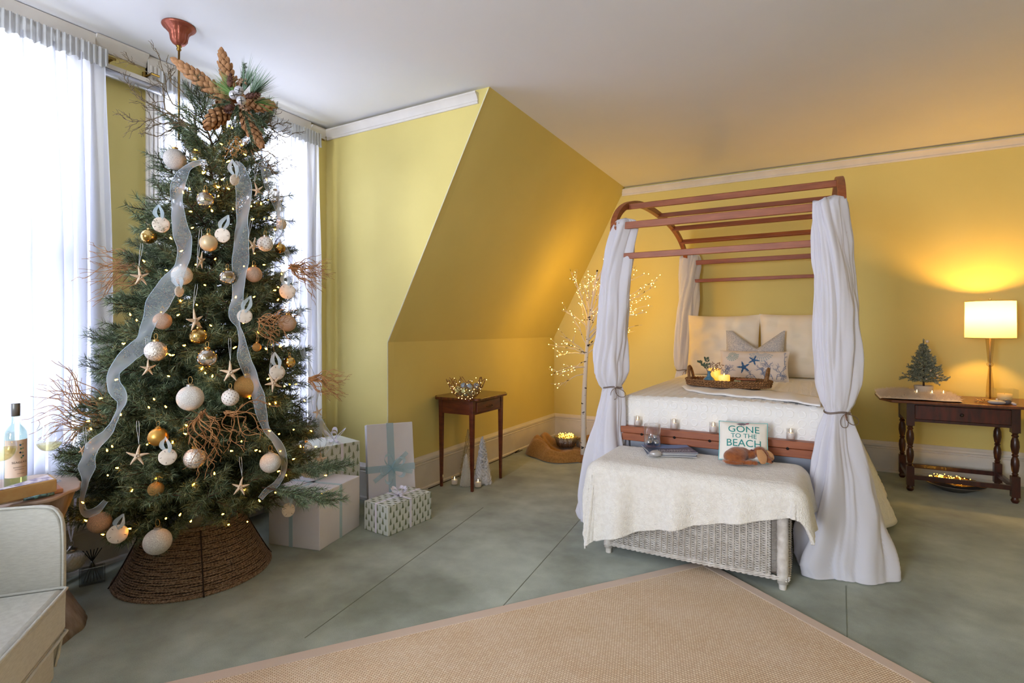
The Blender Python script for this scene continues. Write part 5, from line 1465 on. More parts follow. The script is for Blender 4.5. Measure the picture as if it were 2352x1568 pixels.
def printed(parent, org, ux, uy, wx, wy, s, seed, m):
    """firs printed on the rectangle org + ux*x + uy*y"""
    rn = random.Random(seed); n = ux.cross(uy).normalized(); mb = MB(); k = 0; y = s*.1
    while y < wy+s*.3:
        x = s*.35+(s*.42 if k % 2 else 0)
        while x < wx:
            for poly in tree_poly(x, y, s*.80, rn):
                q = [(min(max(a, .0), wx), min(max(b, .0), wy)) for a, b in poly]
                if max(a for a, b in q)-min(a for a, b in q) > 1e-3 and max(b for a, b in q)-min(b for a, b in q) > 1e-3:
                    mb.add([org+ux*a+uy*b+n*.0012 for a, b in q], [tuple(range(len(q)))])
            x += s*.84
        y += s*.62; k += 1
    o = mb.build('printed_firs', m, parent, False); o['kind'] = 'stuff'; return o
m_fir = mat('printed_green', (146, 156, 124), .5, col2=(118, 130, 98), nscale=120)
def gift(label, org, u, v, w, d, h, m, bands=(), bandm=None, pr=0, tilt=None):
    """box from its near lower corner org: w along u, d along v, h up"""
    th_ = thing('gift_box', label, 'gift', org, 'wrapped gifts beside the Christmas tree')
    u = u.normalized(); v = v.normalized(); upv = u.cross(v).normalized()
    if upv.z < 0: upv = -upv
    if tilt: upv = tilt
    R = Matrix((u, v, upv)).transposed(); R = Matrix((u, v, upv)).transposed()
    c = org+u*w/2+v*d/2+upv*h/2
    o = MB().box(c, (w, d, h), M=R).build('wrapped_box', m, th_, False, bevel=.004)
    for kind, pos, wd in bands:
        e = .0016
        if kind == 'u': MB().box(org+u*pos+v*d/2+upv*h/2, (wd, d+2*e, h+2*e), M=R).build('ribbon_band', bandm, th_, False)
        if kind == 'v': MB().box(org+v*pos+u*w/2+upv*h/2, (w+2*e, wd, h+2*e), M=R).build('ribbon_band', bandm, th_, False)
        if kind == 'z': MB().box(org+upv*pos+v*d/2+u*w/2, (w+2*e, d+2*e, wd), M=R).build('ribbon_band', bandm, th_, False)
    if pr:
        printed(th_, org, u, upv, w, h, pr, 1, m_fir) if u.cross(upv).dot(org-Vector((0, 0, 0))) < 0 else printed(th_, org+u*w, -u, upv, w, h, pr, 1, m_fir)
        printed(th_, org+v*d, -v, upv, d, h, pr, 2, m_fir)
        printed(th_, org+upv*h, u, v, w, d, pr, 3, m_fir)
    return th_, u, v, upv
def bow(parent, c, n, r, m, loops=6, w=.012, seed=0, tails=2, flat=.35, tl=.12):
    rn = random.Random(seed); n = Vector(n).normalized(); a_ = n.orthogonal().normalized(); b_ = n.cross(a_)
    for k in range(loops):
        a = 2*PI*k/loops+rn.uniform(-.2, .2); d = a_*math.cos(a)+b_*math.sin(a); s = n.cross(d)
        e = c+d*r*rn.uniform(.85, 1.1)+n*r*flat
        path = bez(c, c+d*r*.3+s*r*.30+n*r*flat*.4, e+s*r*.42, e, 8)+bez(e, e-s*r*.42, c+d*r*.3-s*r*.30+n*r*flat*.2, c, 8)[1:]
        v = []; f = []; wd_ = (n*.8+d*.45-s*.1).normalized()
        for i, p in enumerate(path):
            ww = w*(.45+.55*math.sin(PI*i/(len(path)-1)))
            v += [p-wd_*ww+n*ww*.8, p+wd_*ww+n*ww*.8]
        for i in range(len(path)-1): f.append((2*i, 2*i+1, 2*i+3, 2*i+2))
        MB().add(v, f).build('bow_loop', m, parent)
    for k in range(tails):
        a = rn.uniform(0, 6.28) if tails > 2 else (-1.2-.7*k); d = (a_*math.cos(a)+b_*math.sin(a)); s = n.cross(d)
        v = []; f = []
        for i in range(8):
            p = c+d*tl*i/7+n*(.006+.006*math.sin(i*1.2)); v += [p-s*w*.8, p+s*w*.8]
        for i in range(7): f.append((2*i, 2*i+1, 2*i+3, 2*i+2))
        MB().add(v, f).build('bow_tail', m, parent)
A, B, Cc = PF(642, 1254), PF(734, 1265), PF(826, 1207)
u1 = (Cc-B); w1 = u1.length; v1 = Vector((-u1.y, u1.x, 0)).normalized(); 
if (A-B).dot(v1) < 0: v1 = -v1
g, *_ = gift('large plain white gift box with pale blue ribbon at the tree foot', B, u1, v1, w1, .36, .33, m_pap, (('u', w1*.50, .026), ('v', .20, .026)), m_rib)
g, u_, v_, n_ = (lambda B, Cc, A: gift('small patterned gift box with printed firs and a white bow, standing in front', B, (Cc-B), (Vector((-(Cc-B).y, (Cc-B).x, 0)) if (A-B).dot(Vector((-(Cc-B).y, (Cc-B).x, 0))) > 0 else -Vector((-(Cc-B).y, (Cc-B).x, 0))),
        (Cc-B).length, (A-B).length, .185, m_papp, (('u', (Cc-B).length*.5, .018), ('v', (A-B).length*.5, .018)), m_ribw, .062))(PF(891, 1232), PF(991, 1190), PF(838, 1214))
bw = PF(917, 1137, .19); bow(g, bw, (0, 0, 1), .058, m_ribw, 9, .011, 4, 3, .55, .08)
rk = Vector((-2.757, 2.73, 0)); fu = Vector((-.063, -.24, 0)).normalized()
g, *_ = gift('tall patterned gift box with printed firs and a white ribbon, behind the large plain box', rk, fu, Vector((-.967, .254, 0)), .36, .30, .52, m_papp, (('u', .135, .020),), m_ribw, .075)
bow(g, rk+fu*.135+Vector((-.12, .04, .525)), (0, 0, 1), .07, m_ribw, 4, .011, 6, 2, .9)
# leaning gift
bl_, br_ = PF(842, 1176), PF(962, 1160); u_ = (br_-bl_).normalized(); nf = Vector((u_.y, -u_.x, 0)); nf = nf if nf.dot(FWD) < 0 else -nf
bl_ += nf*.12; lean = .22; upv = (UP*math.cos(lean)-nf*math.sin(lean)).normalized(); vv = (-nf*math.cos(lean)-UP*math.sin(lean)).normalized()
bl_.z = .032; Wd = .33; Hh = .60
g = thing('gift_box', 'white gift box with an aqua organza bow leaning against the yellow corner', 'gift', bl_, 'wrapped gifts beside the Christmas tree')
R = Matrix((u_, vv, upv)).transposed(); cbx = bl_+u_*Wd/2+vv*.045+upv*Hh/2
MB().box(cbx, (Wd, .09, Hh), M=R).build('wrapped_box', m_pap, g, False, bevel=.004)
MB().box(cbx, (.050, .094, Hh+.004), M=R).build('ribbon_band', m_orgb, g, False); MB().box(cbx-upv*.015, (Wd+.004, .094, .046), M=R).build('ribbon_band', m_orgb, g, False)
bow(g, cbx-vv*.05-upv*.015, -vv, .10, m_orgb, 5, .018, 3, 3, .3, .15)

# ================================================================== the small side table and what stands on and under it
m_mah = mat('red_mahogany', (112, 52, 30), .3, col2=(72, 30, 20), nscale=9, stretch=(1, 1, 4), nmix=(.3, .7), coat=.3)
m_mahx = mat('mahogany_top', (104, 50, 30), .25, col2=(66, 30, 20), nscale=9, stretch=(4, 1, 1), coat=.4)
t = thing('side_table', 'small mahogany side table on four tapered legs against the sloping wall', 'table', (-2.53, 3.79, 0))
tx0, tx1, ty0, ty1, tz = -2.70, -2.36, 3.55, 4.03, .725
v = []
n = 64
poly = []
for i in range(n):
    a = 2*PI*i/n; s, c_ = math.sin(a), math.cos(a)
    x = abs(c_)**.28*math.copysign(1, c_); y = abs(s)**.28*math.copysign(1, s); k = 1+.035*math.cos(4*a)*1.0-.03*math.cos(8*a)
    poly.append(((tx0+tx1)/2+x*k*(.215), (ty0+ty1)/2+y*k*.285))
MB().prism(poly, Matrix.Translation((0, 0, tz)), .022).build('table_top', m_mahx, t, True, angle=.6, bevel=.006)
for x0, x1_, y0, y1_ in ((tx0+.02, tx1-.02, ty0+.006, ty0+.024), (tx0+.02, tx1-.02, ty1-.024, ty1-.006), (tx0+.006, tx0+.024, ty0+.02, ty1-.02), (tx1-.024, tx1-.006, ty0+.02, ty1-.02)):
    MB().span((x0, y0, tz-.115), (x1_, y1_, tz)).build('apron', m_mah, t, False)
for x in (tx0+.018, tx1-.018):
    for y in (ty0+.018, ty1-.018): MB().box((x, y, tz/2), (.036, .036, tz), taper=.55).build('leg', m_mah, t, False, bevel=.002)
dr = MB().span((tx1-.010, ty0+.06, tz-.10), (tx1+.002, ty1-.06, tz-.018)).build('drawer', m_mah, t, False, bevel=.002)
MB().tube([(tx1+.004+.022*math.sin(a), (ty0+ty1)/2+.045*math.cos(a)*-1, tz-.062-.012*math.sin(a)) for a in [PI*i/10 for i in range(11)]], .003, 6).build('pull', mat('aged_brass', (92, 70, 40), .4, .9), dr)
# twig-wire bowl with glass floats and tiny lights
bc = Vector((-2.60, 3.72, tz+.022)); bc = PF(1071, 915, tz+.022); bc.z = tz+.0225
bwl = thing('wire_bowl', 'open metal twig bowl full of glass and tiny lights on the small side table', 'bowl', bc)
mb = MB(); rn = random.Random(8); m_br = mat('bronze_wire', (150, 112, 74), .4, .6)
def bowl_pt(a, s): r = .052+.108*s**.75; return bc+Vector((r*math.cos(a), r*math.sin(a), .004+.155*s**1.3))
NA = 30
for k in range(NA):
    a = 2*PI*k/NA; s = 0; q = a; pts = [bowl_pt(q, 0)]
    for i in range(6):
        q2 = q+rn.choice((-1, 1))*.17; pts.append(bowl_pt(q2, (i+1)/6*rn.uniform(.96, 1.02))); q = q2 if rn.random() < .7 else q
    mb.tube(smooth_path(pts, 3), .0030, 5)
for s in (.12, .35, .62):
    for k in range(NA):
        a = 2*PI*k/NA; mb.tube([bowl_pt(a, s), bowl_pt(a+.16, s+.09), bowl_pt(a+.29, s+.02)], .0024, 4)
mb.build('twig_wire', m_br, bwl)
MB().lathe([(.0001, 0), (.056, 0), (.056, .005), (.0001, .005)], bc, 24).build('base', m_br, bwl)
for k in range(11):
    a = k*2.4; r = .028*math.sqrt(k); c = bc+Vector((r*math.cos(a)*1.05, r*math.sin(a)*1.05, .038+.030*(k % 3)+.010*rn.random()))
    MB().ball(c, .026, 16, 10).build('glass_float', mat('float_glass_%d' % (k % 3), ((176, 190, 180), (206, 206, 150), (150, 166, 184))[k % 3], .1, .1, coat=.6), bwl)
def tiny(parent, pts, nm='bulb', r=.0022, col=(255, 206, 110), st=30):
    me = MB().ball((0, 0, 0), r, 6, 4).mesh('fairy_bulb'); me.materials.append(glow('fairy_%d_%d' % (col[1], st), col, st))
    for p in pts:
        o = bpy.data.objects.new(nm, me); C.objects.link(o); adopt(o, parent, Matrix.Translation(p))
tiny(bwl, [bowl_pt(rn.uniform(0, 6.28), rn.uniform(.05, .95))+Vector((rn.uniform(-.006, .006),)*3) for _ in range(60)])
# white cone trees and votives on the floor
def cone_tree(label, px, py, r, h, m, kind, seed):
    c = PF(px, py); c += FWD*r*.6; c.x = max(c.x, KX+.035+r*1.1); th_ = thing('cone_tree', label, 'ornament', c, 'little cone trees under the small side table'); rn = random.Random(seed)
    if kind != 'wire': MB().lathe([(.0001, 0), (r*.85, 0), (r*.8, h*.06), (r*.10, h*.97), (.0001, h*.97)], c, 20).build('cone', m, th_)
    n = {'shell': 230, 'bead': 420, 'wire': 0}[kind]
    if n:
        mb = MB()
        for i in range(n):
            s = (i+.5)/n; s = 1-math.sqrt(1-s*.995); a = i*2.39996; rr_ = r*.9*(1-s)+.008; n_ = Vector((math.cos(a), math.sin(a), .25)).normalized(); p = c+Vector((rr_*math.cos(a), rr_*math.sin(a), h*s*.98+.004))
            if kind == 'shell':
                R = axes(n_) @ Matrix.Rotation(rn.uniform(0, 6), 3, 'Z'); q = rn.uniform(.8, 1.5)*r*.21*(1.15-s*.5); mb.ball(p, 1, 7, 5, (q*1.25, q*.75, q*.6), M=R)
            else: mb.ball(p, r*.10, 6, 4)
        o = mb.build('shells' if kind == 'shell' else 'beads', m, th_); o['kind'] = 'stuff'
    else:
        mb = MB()
        for k in range(26):
            a0 = rn.uniform(0, 6.28); tw_ = rn.uniform(2, 7)*rn.choice((-1, 1)); mb.tube([c+Vector(((r*(1-s)+.003)*math.cos(a0+tw_*s), (r*(1-s)+.003)*math.sin(a0+tw_*s), h*s)) for s in [i/22 for i in range(23)]], .0009, 4)
        for _ in range(150):
            s = 1-math.sqrt(rn.random()); a = rn.uniform(0, 6.28); p = c+Vector((r*(1-s)*math.cos(a), r*(1-s)*math.sin(a), h*s)); mb.tube([p, p+Vector((math.cos(a), math.sin(a), rn.uniform(-.5, .8)))*.016], .0008, 3)
        o = mb.build('wire_cone', m, th_); o['kind'] = 'stuff'
cone_tree('tallest cone tree, glossy white and silver with shell shapes, by the right legs', 1108, 1112, .068, .405, mat('glazed_white', (214, 214, 220), .25, coat=.4), 'shell', 1)
cone_tree('short cream cone tree studded with beads beneath the small side table', 1070, 1117, .046, .270, mat('cream_ceramic', (226, 218, 204), .45), 'bead', 2)
cone_tree('see-through wire cone tree standing behind the short cream one', 1068, 1098, .075, .42, mat('champagne_wire', (176, 160, 128), .35, .7), 'wire', 3)
for lb, px, py in (('lit glass votive on the carpet left of the short cream cone tree', 1044, 1113), ('lit glass votive on the carpet in front of the tall white cone tree', 1098, 1119)):
    c = PF(px, py); votive(lb, c, .030, .066, .036, 'glass votives under the small side table')
cd = [PF(955, 1118), PF(975, 1106), PF(1010, 1103), PF(1030, 1096), PF(1052, 1083), PF(1090, 1078), PF(1125, 1054), PF(1140, 1056), PF(1165, 1046), PF(1172, 1034), PF(1180, 1040), PF(1200, 1034)]
for p in cd: p.z = .004; p.x = max(p.x, KX+.036)
cd[9].z = .018
tag(MB().tube(smooth_path(cd, 5), .0035, 6).build('power_cord', mat('black_cord', (34, 26, 22), .6)), 'thin black power cord lying along the baseboard behind the small table', 'cord')

# ================================================================== the lit birch tree in the corner
m_bir = mat('birch_white', (214, 204, 192), .7); 
def birch_marks():
    N = m_bir.node_tree.nodes; L = m_bir.node_tree.links; b = N['Principled BSDF']
    tc = N.new('ShaderNodeTexCoord'); mp = N.new('ShaderNodeMapping'); mp.inputs['Scale'].default_value = (9, 9, 26); L.new(tc.outputs['Object'], mp.inputs[0])
    nz = N.new('ShaderNodeTexNoise'); nz.inputs['Scale'].default_value = 1.2; nz.inputs['Detail'].default_value = 2; L.new(mp.outputs[0], nz.inputs['Vector'])
    rp = N.new('ShaderNodeValToRGB'); rp.color_ramp.elements[0].position = .61; rp.color_ramp.elements[1].position = .64; rp.color_ramp.elements[0].color = lin((222, 212, 200)); rp.color_ramp.elements[1].color = lin((44, 34, 28))
    L.new(nz.outputs['Fac'], rp.inputs[0]); L.new(rp.outputs[0], b.inputs['Base Color'])
birch_marks()
TB = 5.25
bb = P(1340, 985, TB); bb.z = .05
bt = thing('birch_light_tree', 'white birch light tree with tiny warm bulbs, behind the left bed curtain', 'light tree', (bb.x, bb.y, 0))
LEAN = P(1352, 760, TB)
trunk = smooth_path([bb, P(1341, 930, TB), P(1344, 860, TB), P(1348, 800, TB), P(1353, 740, TB), P(1362, 680, TB), P(1372, 620, TB)], 4)
MB().tube(trunk, [lerp(.030, .008, (i/(len(trunk)-1))**.9) for i in range(len(trunk))], 12).build('trunk', m_bir, bt)
MB().lathe([(.0001, 0), (.06, 0), (.06, .02), (.034, .07), (.0001, .07)], (bb.x, bb.y, 0), 16).build('base', mat('brown_wrapped_base', (140, 96, 56), .9), bt)
tips = [(1285, 861), (1268, 860), (1280, 890), (1280, 818), (1278, 796), (1287, 772), (1290, 712), (1311, 720), (1325, 672), (1308, 617), (1340, 645), (1365, 640), (1320, 650), (1352, 630), (1335, 700), (1310, 856), (1300, 790), (1345, 665),
        (1395, 610), (1420, 560), (1455, 530), (1440, 575), (1462, 610), (1480, 628), (1512, 642), (1505, 658), (1488, 680), (1490, 700), (1470, 690), (1455, 720), (1485, 718), (1475, 745), (1460, 760), (1440, 690), (1400, 680), (1380, 640), (1385, 700), (1410, 650), (1425, 730), (1400, 760)]
rn = random.Random(21); lp = []
for k, (px, py) in enumerate(tips):
    tt = TB+rn.uniform(-.28, .28); e = P(px, py, tt)
    if e.y > YB-.06: e.y = YB-.06
    s = max(0, min(1, ((e.z-.55)/1.2)*.75*rn.uniform(.6, .95))); i = int((.30+.65*s)*(len(trunk)-1)); a = trunk[min(i, len(trunk)-2)]
    d = e-a; mid1 = a+d*.35+UP*abs(d.length)*.16; mid2 = a+d*.75+UP*d.length*.06
    pts = bez(a, mid1, mid2, e, 12); pts = [Vector((max(p.x, KX+.1), p.y, p.z))+Vector([rn.uniform(-.005, .005) for _ in range(3)]) for p in pts]
    MB().tube(pts, [lerp(.006, .0014, i/11) for i in range(12)], 5).build('branch', m_bir, bt)
    ns = 5 if d.length > .25 else 3
    lp.append(pts[-1]); lp += [pts[rn.randint(6, 11)] for _ in range(2)]
    for _ in range(ns):
        j = rn.randint(4, 10); q = (d.normalized()+Vector([rn.uniform(-1, 1) for _ in range(3)])*.8+UP*.25).normalized(); l = rn.uniform(.05, .13); p2 = pts[j]+q*l
        if p2.y > YB-.03: continue
        MB().tube([pts[j], pts[j]+q*l*.5+UP*.006, p2], [.002, .0016, .001], 4).build('branch', m_bir, bt); lp.append(p2)
        if rn.random() < .6: lp.append(pts[j]+q*l*.5+UP*.006)
for _ in range(10): lp.append(trunk[rn.randint(8, len(trunk)-1)]+Vector([rn.uniform(-.015, .015) for _ in range(3)]))
rn.shuffle(lp); lp = lp[:290]
tiny(bt, lp, 'bulb', .0034, (255, 196, 84), 34)
for px, py, dt in ((1325, 720, -.12), (1355, 640, -.05), (1300, 800, -.1), (1460, 660, -.05), (1470, 720, -.1), (1420, 590, 0), (1335, 880, -.1), (1440, 740, -.15)):
    q = P(px, py, TB+.22+dt); q.x = max(q.x, KX+.3); q.y = min(q.y, YB-.25); point('birch_bulbs', q, 1.35, (1.0, .54, .05), .08)

# burlap cloth heaped round its foot, and the silver bowl of lights
m_bur = mat('gold_burlap', (158, 118, 62), .9, col2=(136, 98, 46), nscale=60, bump=.5, bscale=260, bdist=.002, sheen=.3)
bcn = PF(1290, 1022); bcn = Vector((-2.18, 5.22, 0)); 
def burlap(u, v):
    a = u*2*PI; R = .47*(1+.10*math.sin(3*a+1)+.06*math.sin(7*a))
    # a thick rolled edge round a hollow
    r = R*(1-v)
    roll = math.exp(-((r-R*.80)/(R*.17))**2)
    z = .012+.115*roll*(1+.35*math.sin(2*a+.6)+.15*math.sin(5*a)+.12*math.sin(9*a+r*20))+.045*mnoise.noise(Vector((r*math.cos(a)*7, r*math.sin(a)*7, 2)))*(r < R*.93)
    if r >= R*.985: z = .008
    z = max(.006, z)
    x = bcn.x+r*math.cos(a)*1.12; y = bcn.y+r*math.sin(a)
    return (max(x, KX+.035), min(y, YB-.04), z)
tag(MB().grid(burlap, 96, 34, cu=True).build('burlap_cloth', m_bur, None), 'golden burlap cloth heaped on the carpet around the foot of the birch light tree', 'cloth')
c = PF(1300, 1024, .03); c.z = .035
sbw = thing('silver_bowl', 'crinkled silver bowl full of tiny gold lights resting in the burlap', 'bowl', c)
MB().lathe([(.0001, 0), (.090, 0), (.118, .10), (.112, .10), (.085, .012), (.0001, .012)], c, 64, wob=lambda a, z: 1+.05*math.sin(a*9+z*60)+.03*math.sin(a*23)).build('side', mat('crinkled_silver', (150, 146, 140), .35, .8, bump=1, bscale=90, bdist=.01), sbw)
mb = MB(); 
for i in range(9): mb.tube([c+Vector((.10*math.cos(a)*rn.uniform(.3, 1), .10*math.sin(a)*rn.uniform(.3, 1), .085+rn.uniform(0, .03))) for a in [2*PI*j/14 for j in range(14)]], .0012, 4, closed=True)
mb.build('gold_wire', mat('gold_cap'), sbw)
tiny(sbw, [c+Vector((.10*math.sqrt(rn.random())*math.cos(q), .10*math.sqrt(rn.random())*math.sin(q), .09+rn.uniform(0, .035))) for q in [rn.uniform(0, 6.28) for _ in range(110)]], 'bulb', .0032, (255, 190, 60), 16)
c2 = c+RGT*.165-FWD*.02; c2.z = .06
mb = MB()
for _ in range(420):
    q = Vector([rn.gauss(0, 1) for _ in range(3)]).normalized(); q.z = abs(q.z); p = c2+Vector((q.x*.06, q.y*.05, q.z*.055)); mb.tube([p, p+q*.014], .0008, 3)
mb.ball(c2, 1, 16, 8, (.06, .05, .05))
tag(mb.build('tinsel_ball', mat('tinsel_grey', (140, 132, 120), .4, .6)), 'heap of grey silver tinsel beside the silver bowl in the burlap', 'tinsel')

# ================================================================== the drawer table on the right and its lamp
m_oak = mat('dark_oak', (74, 34, 24), .35, col2=(44, 20, 16), nscale=8, stretch=(4, 1, 1), nmix=(.3, .7), coat=.25); m_oakt = mat('oak_top', (124, 70, 38), .35, col2=(98, 54, 30), nscale=8, stretch=(5, 1, 1), coat=.3)
t = thing('drawer_table', 'dark turned-leg table with one drawer standing against the wall right of the bed', 'table', (.98, 5.55, 0))
X0, X1, Y0, Y1, ZT_ = .645, 1.335, 5.30, 5.80, .705
MB().prism([(X0-.17, Y0+.13), (X0-.10, Y0-.03), (X1+.16, Y0-.03), (X1+.22, Y0+.10), (X1+.22, Y1), (X1+.16, Y1+.08), (X0-.12, Y1+.08), (X0-.17, Y1)], Matrix.Translation((0, 0, ZT_)), .022).build('table_top', m_oakt, t, False, bevel=.005)
LEG = [(.016, 0), (.024, .012), (.026, .022), (.020, .032), (.020, .045)]
TURN = [(.022, .20), (.015, .205), (.020, .215), (.015, .225), (.021, .24), (.026, .285), (.024, .32), (.015, .345), (.021, .355), (.015, .365), (.020, .375), (.027, .42), (.025, .46), (.016, .490), (.023, .50), (.016, .512), (.022, .525)]
for x in (X0+.028, X1-.028):
    for y in (Y0+.028, Y1-.028):
        mb = MB(); mb.lathe(LEG, (x, y, 0), 16); mb.span((x-.025, y-.025, .045), (x+.025, y+.025, .20)); mb.lathe(TURN, (x, y, 0), 18); mb.span((x-.026, y-.026, .525), (x+.026, y+.026, ZT_))
        mb.build('leg', m_oak, t, True, angle=.7)
for lo, hi in (((X0+.05, Y0+.010, .095), (X1-.05, Y0+.040, .130)), ((X0+.05, Y1-.04, .095), (X1-.05, Y1-.01, .13)), ((X0+.010, Y0+.05, .095), (X0+.04, Y1-.05, .13)), ((X1-.04, Y0+.05, .095), (X1-.01, Y1-.05, .13))):
    MB().span(lo, hi).build('stretcher', m_oak, t, False, bevel=.003)
for lo, hi in (((X0+.05, Y1-.04, .56), (X1-.05, Y1-.015, ZT_)), ((X0+.006, Y0+.05, .56), (X0+.03, Y1-.05, ZT_)), ((X1-.03, Y0+.05, .56), (X1-.006, Y1-.05, ZT_)), ((X0+.054, Y0+.006, .56), (X1-.054, Y0+.03, .580)), ((X0+.054, Y0+.006, .695), (X1-.054, Y0+.03, ZT_))):
    MB().span(lo, hi).build('apron', m_oak, t, False)
d_ = MB().span((X0+.056, Y0-.004, .582), (X1-.056, Y0+.02, .693)).build('drawer', mat('oak_drawer', (90, 36, 24), .35, col2=(58, 24, 18), nscale=8, stretch=(4, 1, 1), coat=.3), t, False, bevel=.004)
MB().ball(((X0+X1)/2, Y0-.014, .636), .013, 16, 10).build('knob', mat('dark_knob', (34, 22, 18), .3), d_)
ZL = ZT_+.0225
# lamp
lc_ = PY(2274, 900, 5.62); lc_ = Vector((lc_.x, 5.62, ZL)); 
lamp = thing('table_lamp', 'lit table lamp with glass stem and white drum shade on the drawer table', 'lamp', lc_)
def zpx(py, Y=5.62, px=2274): return PY(px, py, Y).z
zs0, zs1 = zpx(776), zpx(692); shr = .155
m_shade = mat('lamp_shade_linen', (255, 240, 205), .8, thin=.6)
tl_ = sheer('shade_cloth', (255, 236, 190), 1.0, .62)
MB().lathe([(shr*1.015, zs0), (shr, zs1)], (lc_.x, lc_.y, 0), 48, caps=False).build('shade', tl_, lamp)
mb = MB()
for z, r in ((zs0, shr*1.015), (zs1, shr)): mb.tube([(lc_.x+r*math.cos(a), lc_.y+r*math.sin(a), z) for a in [2*PI*i/48 for i in range(48)]], .0025, 6, closed=True)
for k in range(3): a = 2*PI*k/3; mb.tube([(lc_.x, lc_.y, zs1-.02), (lc_.x+shr*math.cos(a), lc_.y+shr*math.sin(a), zs1)], .0018, 5)
mb.build('shade_ring', mat('warm_metal', (186, 160, 110), .4, .8), lamp)
zc1, zb1 = zpx(778), zpx(836)
m_cr = mat('crystal', (255, 252, 246), .03, trans=1.0, ior=1.45)
m_cr2 = glassy('crystal_thin', (250, 240, 220), .22)
MB().lathe([(.028, 0), (.024, .10), (.010, zb1-ZL-.03), (.0001, zb1-ZL-.028)], (lc_.x, lc_.y, ZL+.012), 6).build('stem_lower', m_cr2, lamp, False)
MB().ball((lc_.x, lc_.y, zb1-.002), .023, 20, 12, (1, 1, .85)).build('stem_knop', m_cr2, lamp)
MB().lathe([(.015, zb1+.016), (.030, zc1+.004), (.0001, zc1+.006)], (lc_.x, lc_.y, 0), 6).build('stem_upper', m_cr2, lamp, False)
MB().tube([(lc_.x, lc_.y, ZL+.012), (lc_.x, lc_.y, zs1-.02)], .006, 10).build('rod', mat('warm_metal'), lamp)
MB().lathe([(.0001, 0), (.055, 0), (.055, .010), (.03, .013), (.0001, .013)], (lc_.x, lc_.y, ZL), 24).build('foot', mat('warm_metal'), lamp)
MB().ball((lc_.x, lc_.y, zs1+.012), .010, 14, 10).build('finial', m_cr2, lamp)
MB().ball((lc_.x, lc_.y, (zs0+zs1)/2), .026, 14, 10, (1, 1, 1.3)).build('bulb', glow('lamp_bulb', (255, 206, 130), 25), lamp)
LAMPC = (1.0, .50, .09)
point('lamp_light', (lc_.x, lc_.y, (zs0+zs1)/2+.045), 38, LAMPC, .035)
# fur runner
m_furl = mat('blush_fur', (238, 222, 204), .9, sheen=.5, col2=(246, 232, 216), nscale=30)
rn = random.Random(14); fx0, fx1 = X0-.175, X0+.36
def fur_h(x, y):
    u = (x-fx0)/(fx1-fx0); v_ = (y-Y0+.02)/(.44)
    e = max(0, min(1, u*5, (1-u)*4, v_*4, (1-v_)*5)); return ZL+.004+.030*e**.6*(1+.4*mnoise.noise(Vector((x*9, y*9, 0))))
fur = thing('fur_mat', 'blush coloured fluffy fur mat spread over the left of the drawer table', 'mat', ((fx0+fx1)/2, Y0+.2, ZL))
MB().grid(lambda u, v: (lerp(fx0, fx1, u), lerp(Y0-.012, Y0+.42, v), fur_h(lerp(fx0, fx1, u), lerp(Y0-.012, Y0+.42, v))), 46, 34).build('hide', m_furl, fur)
mb = MB()
for _ in range(9000):
    u, w = rn.random(), rn.random(); x = lerp(fx0+.01, fx1-.02, u); y = lerp(Y0, Y0+.41, w); b = Vector((x, y, fur_h(x, y)-.003))
    d = Vector((.55*(u-.3)+rn.gauss(0, .3), (w-.45)*1.2-.3+rn.gauss(0, .3), .35+rn.uniform(0, .5))).normalized(); s = d.orthogonal().normalized()*.0011; e = b+d*rn.uniform(.022, .055); m_ = b.lerp(e, .5)+UP*.004
    mb.add([b-s, b+s, m_+s*.8, m_-s*.8, e], [(0, 1, 2, 3), (3, 2, 4)])
o = mb.build('fur', m_furl, fur, False); o['kind'] = 'stuff'
# potted frosted tree
pc2 = PY(2121, 893, 5.55); pc2 = Vector((pc2.x, 5.54, ZL+.022)); 
pt = thing('potted_fir', 'small frosted artificial fir in a pale pot on the fur mat', 'potted tree', pc2)
MB().lathe([(.0001, 0), (.058, 0), (.066, .082), (.060, .082), (.055, .070), (.0001, .070)], pc2, 32).build('pot', mat('pale_stone_pot', (196, 184, 174), .6, bump=.1), pt, True, angle=.6)
m_frost = needle_mat('frosted_needles', (122, 136, 114), (206, 208, 190), .2)
tw = []; rn = random.Random(33); pc2.z += .012; wd = MB(); wd.tube([pc2+UP*.06, pc2+UP*.44], [.007, .002], 6)
for i in range(84):
    s = i/84; z = .10+.31*s; a = i*2.39996; l = lerp(.150, .020, s**.9)*rn.uniform(.8, 1.1); p = pc2+UP*z; d = Vector((math.cos(a), math.sin(a), .15+.5*s)).normalized(); e = p+d*l
    if e.y > YB-.05: e.y = YB-.05
    tw.append((p, e)); wd.tube([p, e], .0014, 4)
    for _ in range(int(3+4*(1-s))):
        q = rn.uniform(.25, .95); b = p.lerp(e, q); dd = (d+Vector([rn.uniform(-1, 1) for _ in range(3)])*.75).normalized(); e2 = b+dd*l*.34*rn.uniform(.7, 1.2)
        e2.y = min(e2.y, YB-.03); tw.append((b, e2))
tw.append((pc2+UP*.36, pc2+UP*.455))
me = needle_mesh('frosted_sprigs', tw, 9, nl=.013, dens=2000, wd=.0015, lean=.8); o = link_mesh('foliage', me, m_frost, pt); o['kind'] = 'stuff'
wd.build('stem', m_bark, pt)
for k, (dx, dz, r, mt) in enumerate(((.012, .435, .013, 'd'), (.022, .365, .008, 'd'), (-.008, .20, .010, 'd'), (.045, .16, .008, 'd'), (-.05, .13, .007, 'd'), (.02, .14, .007, 'g'))):
    MB().ball(pc2+RGT*dx+UP*dz-FWD*(.02+.13*(1-dz/.45)*.8), r, 12, 8).build('bead', mat('shell_white', (222, 206, 190), .5) if mt == 'd' else m_gold, pt)
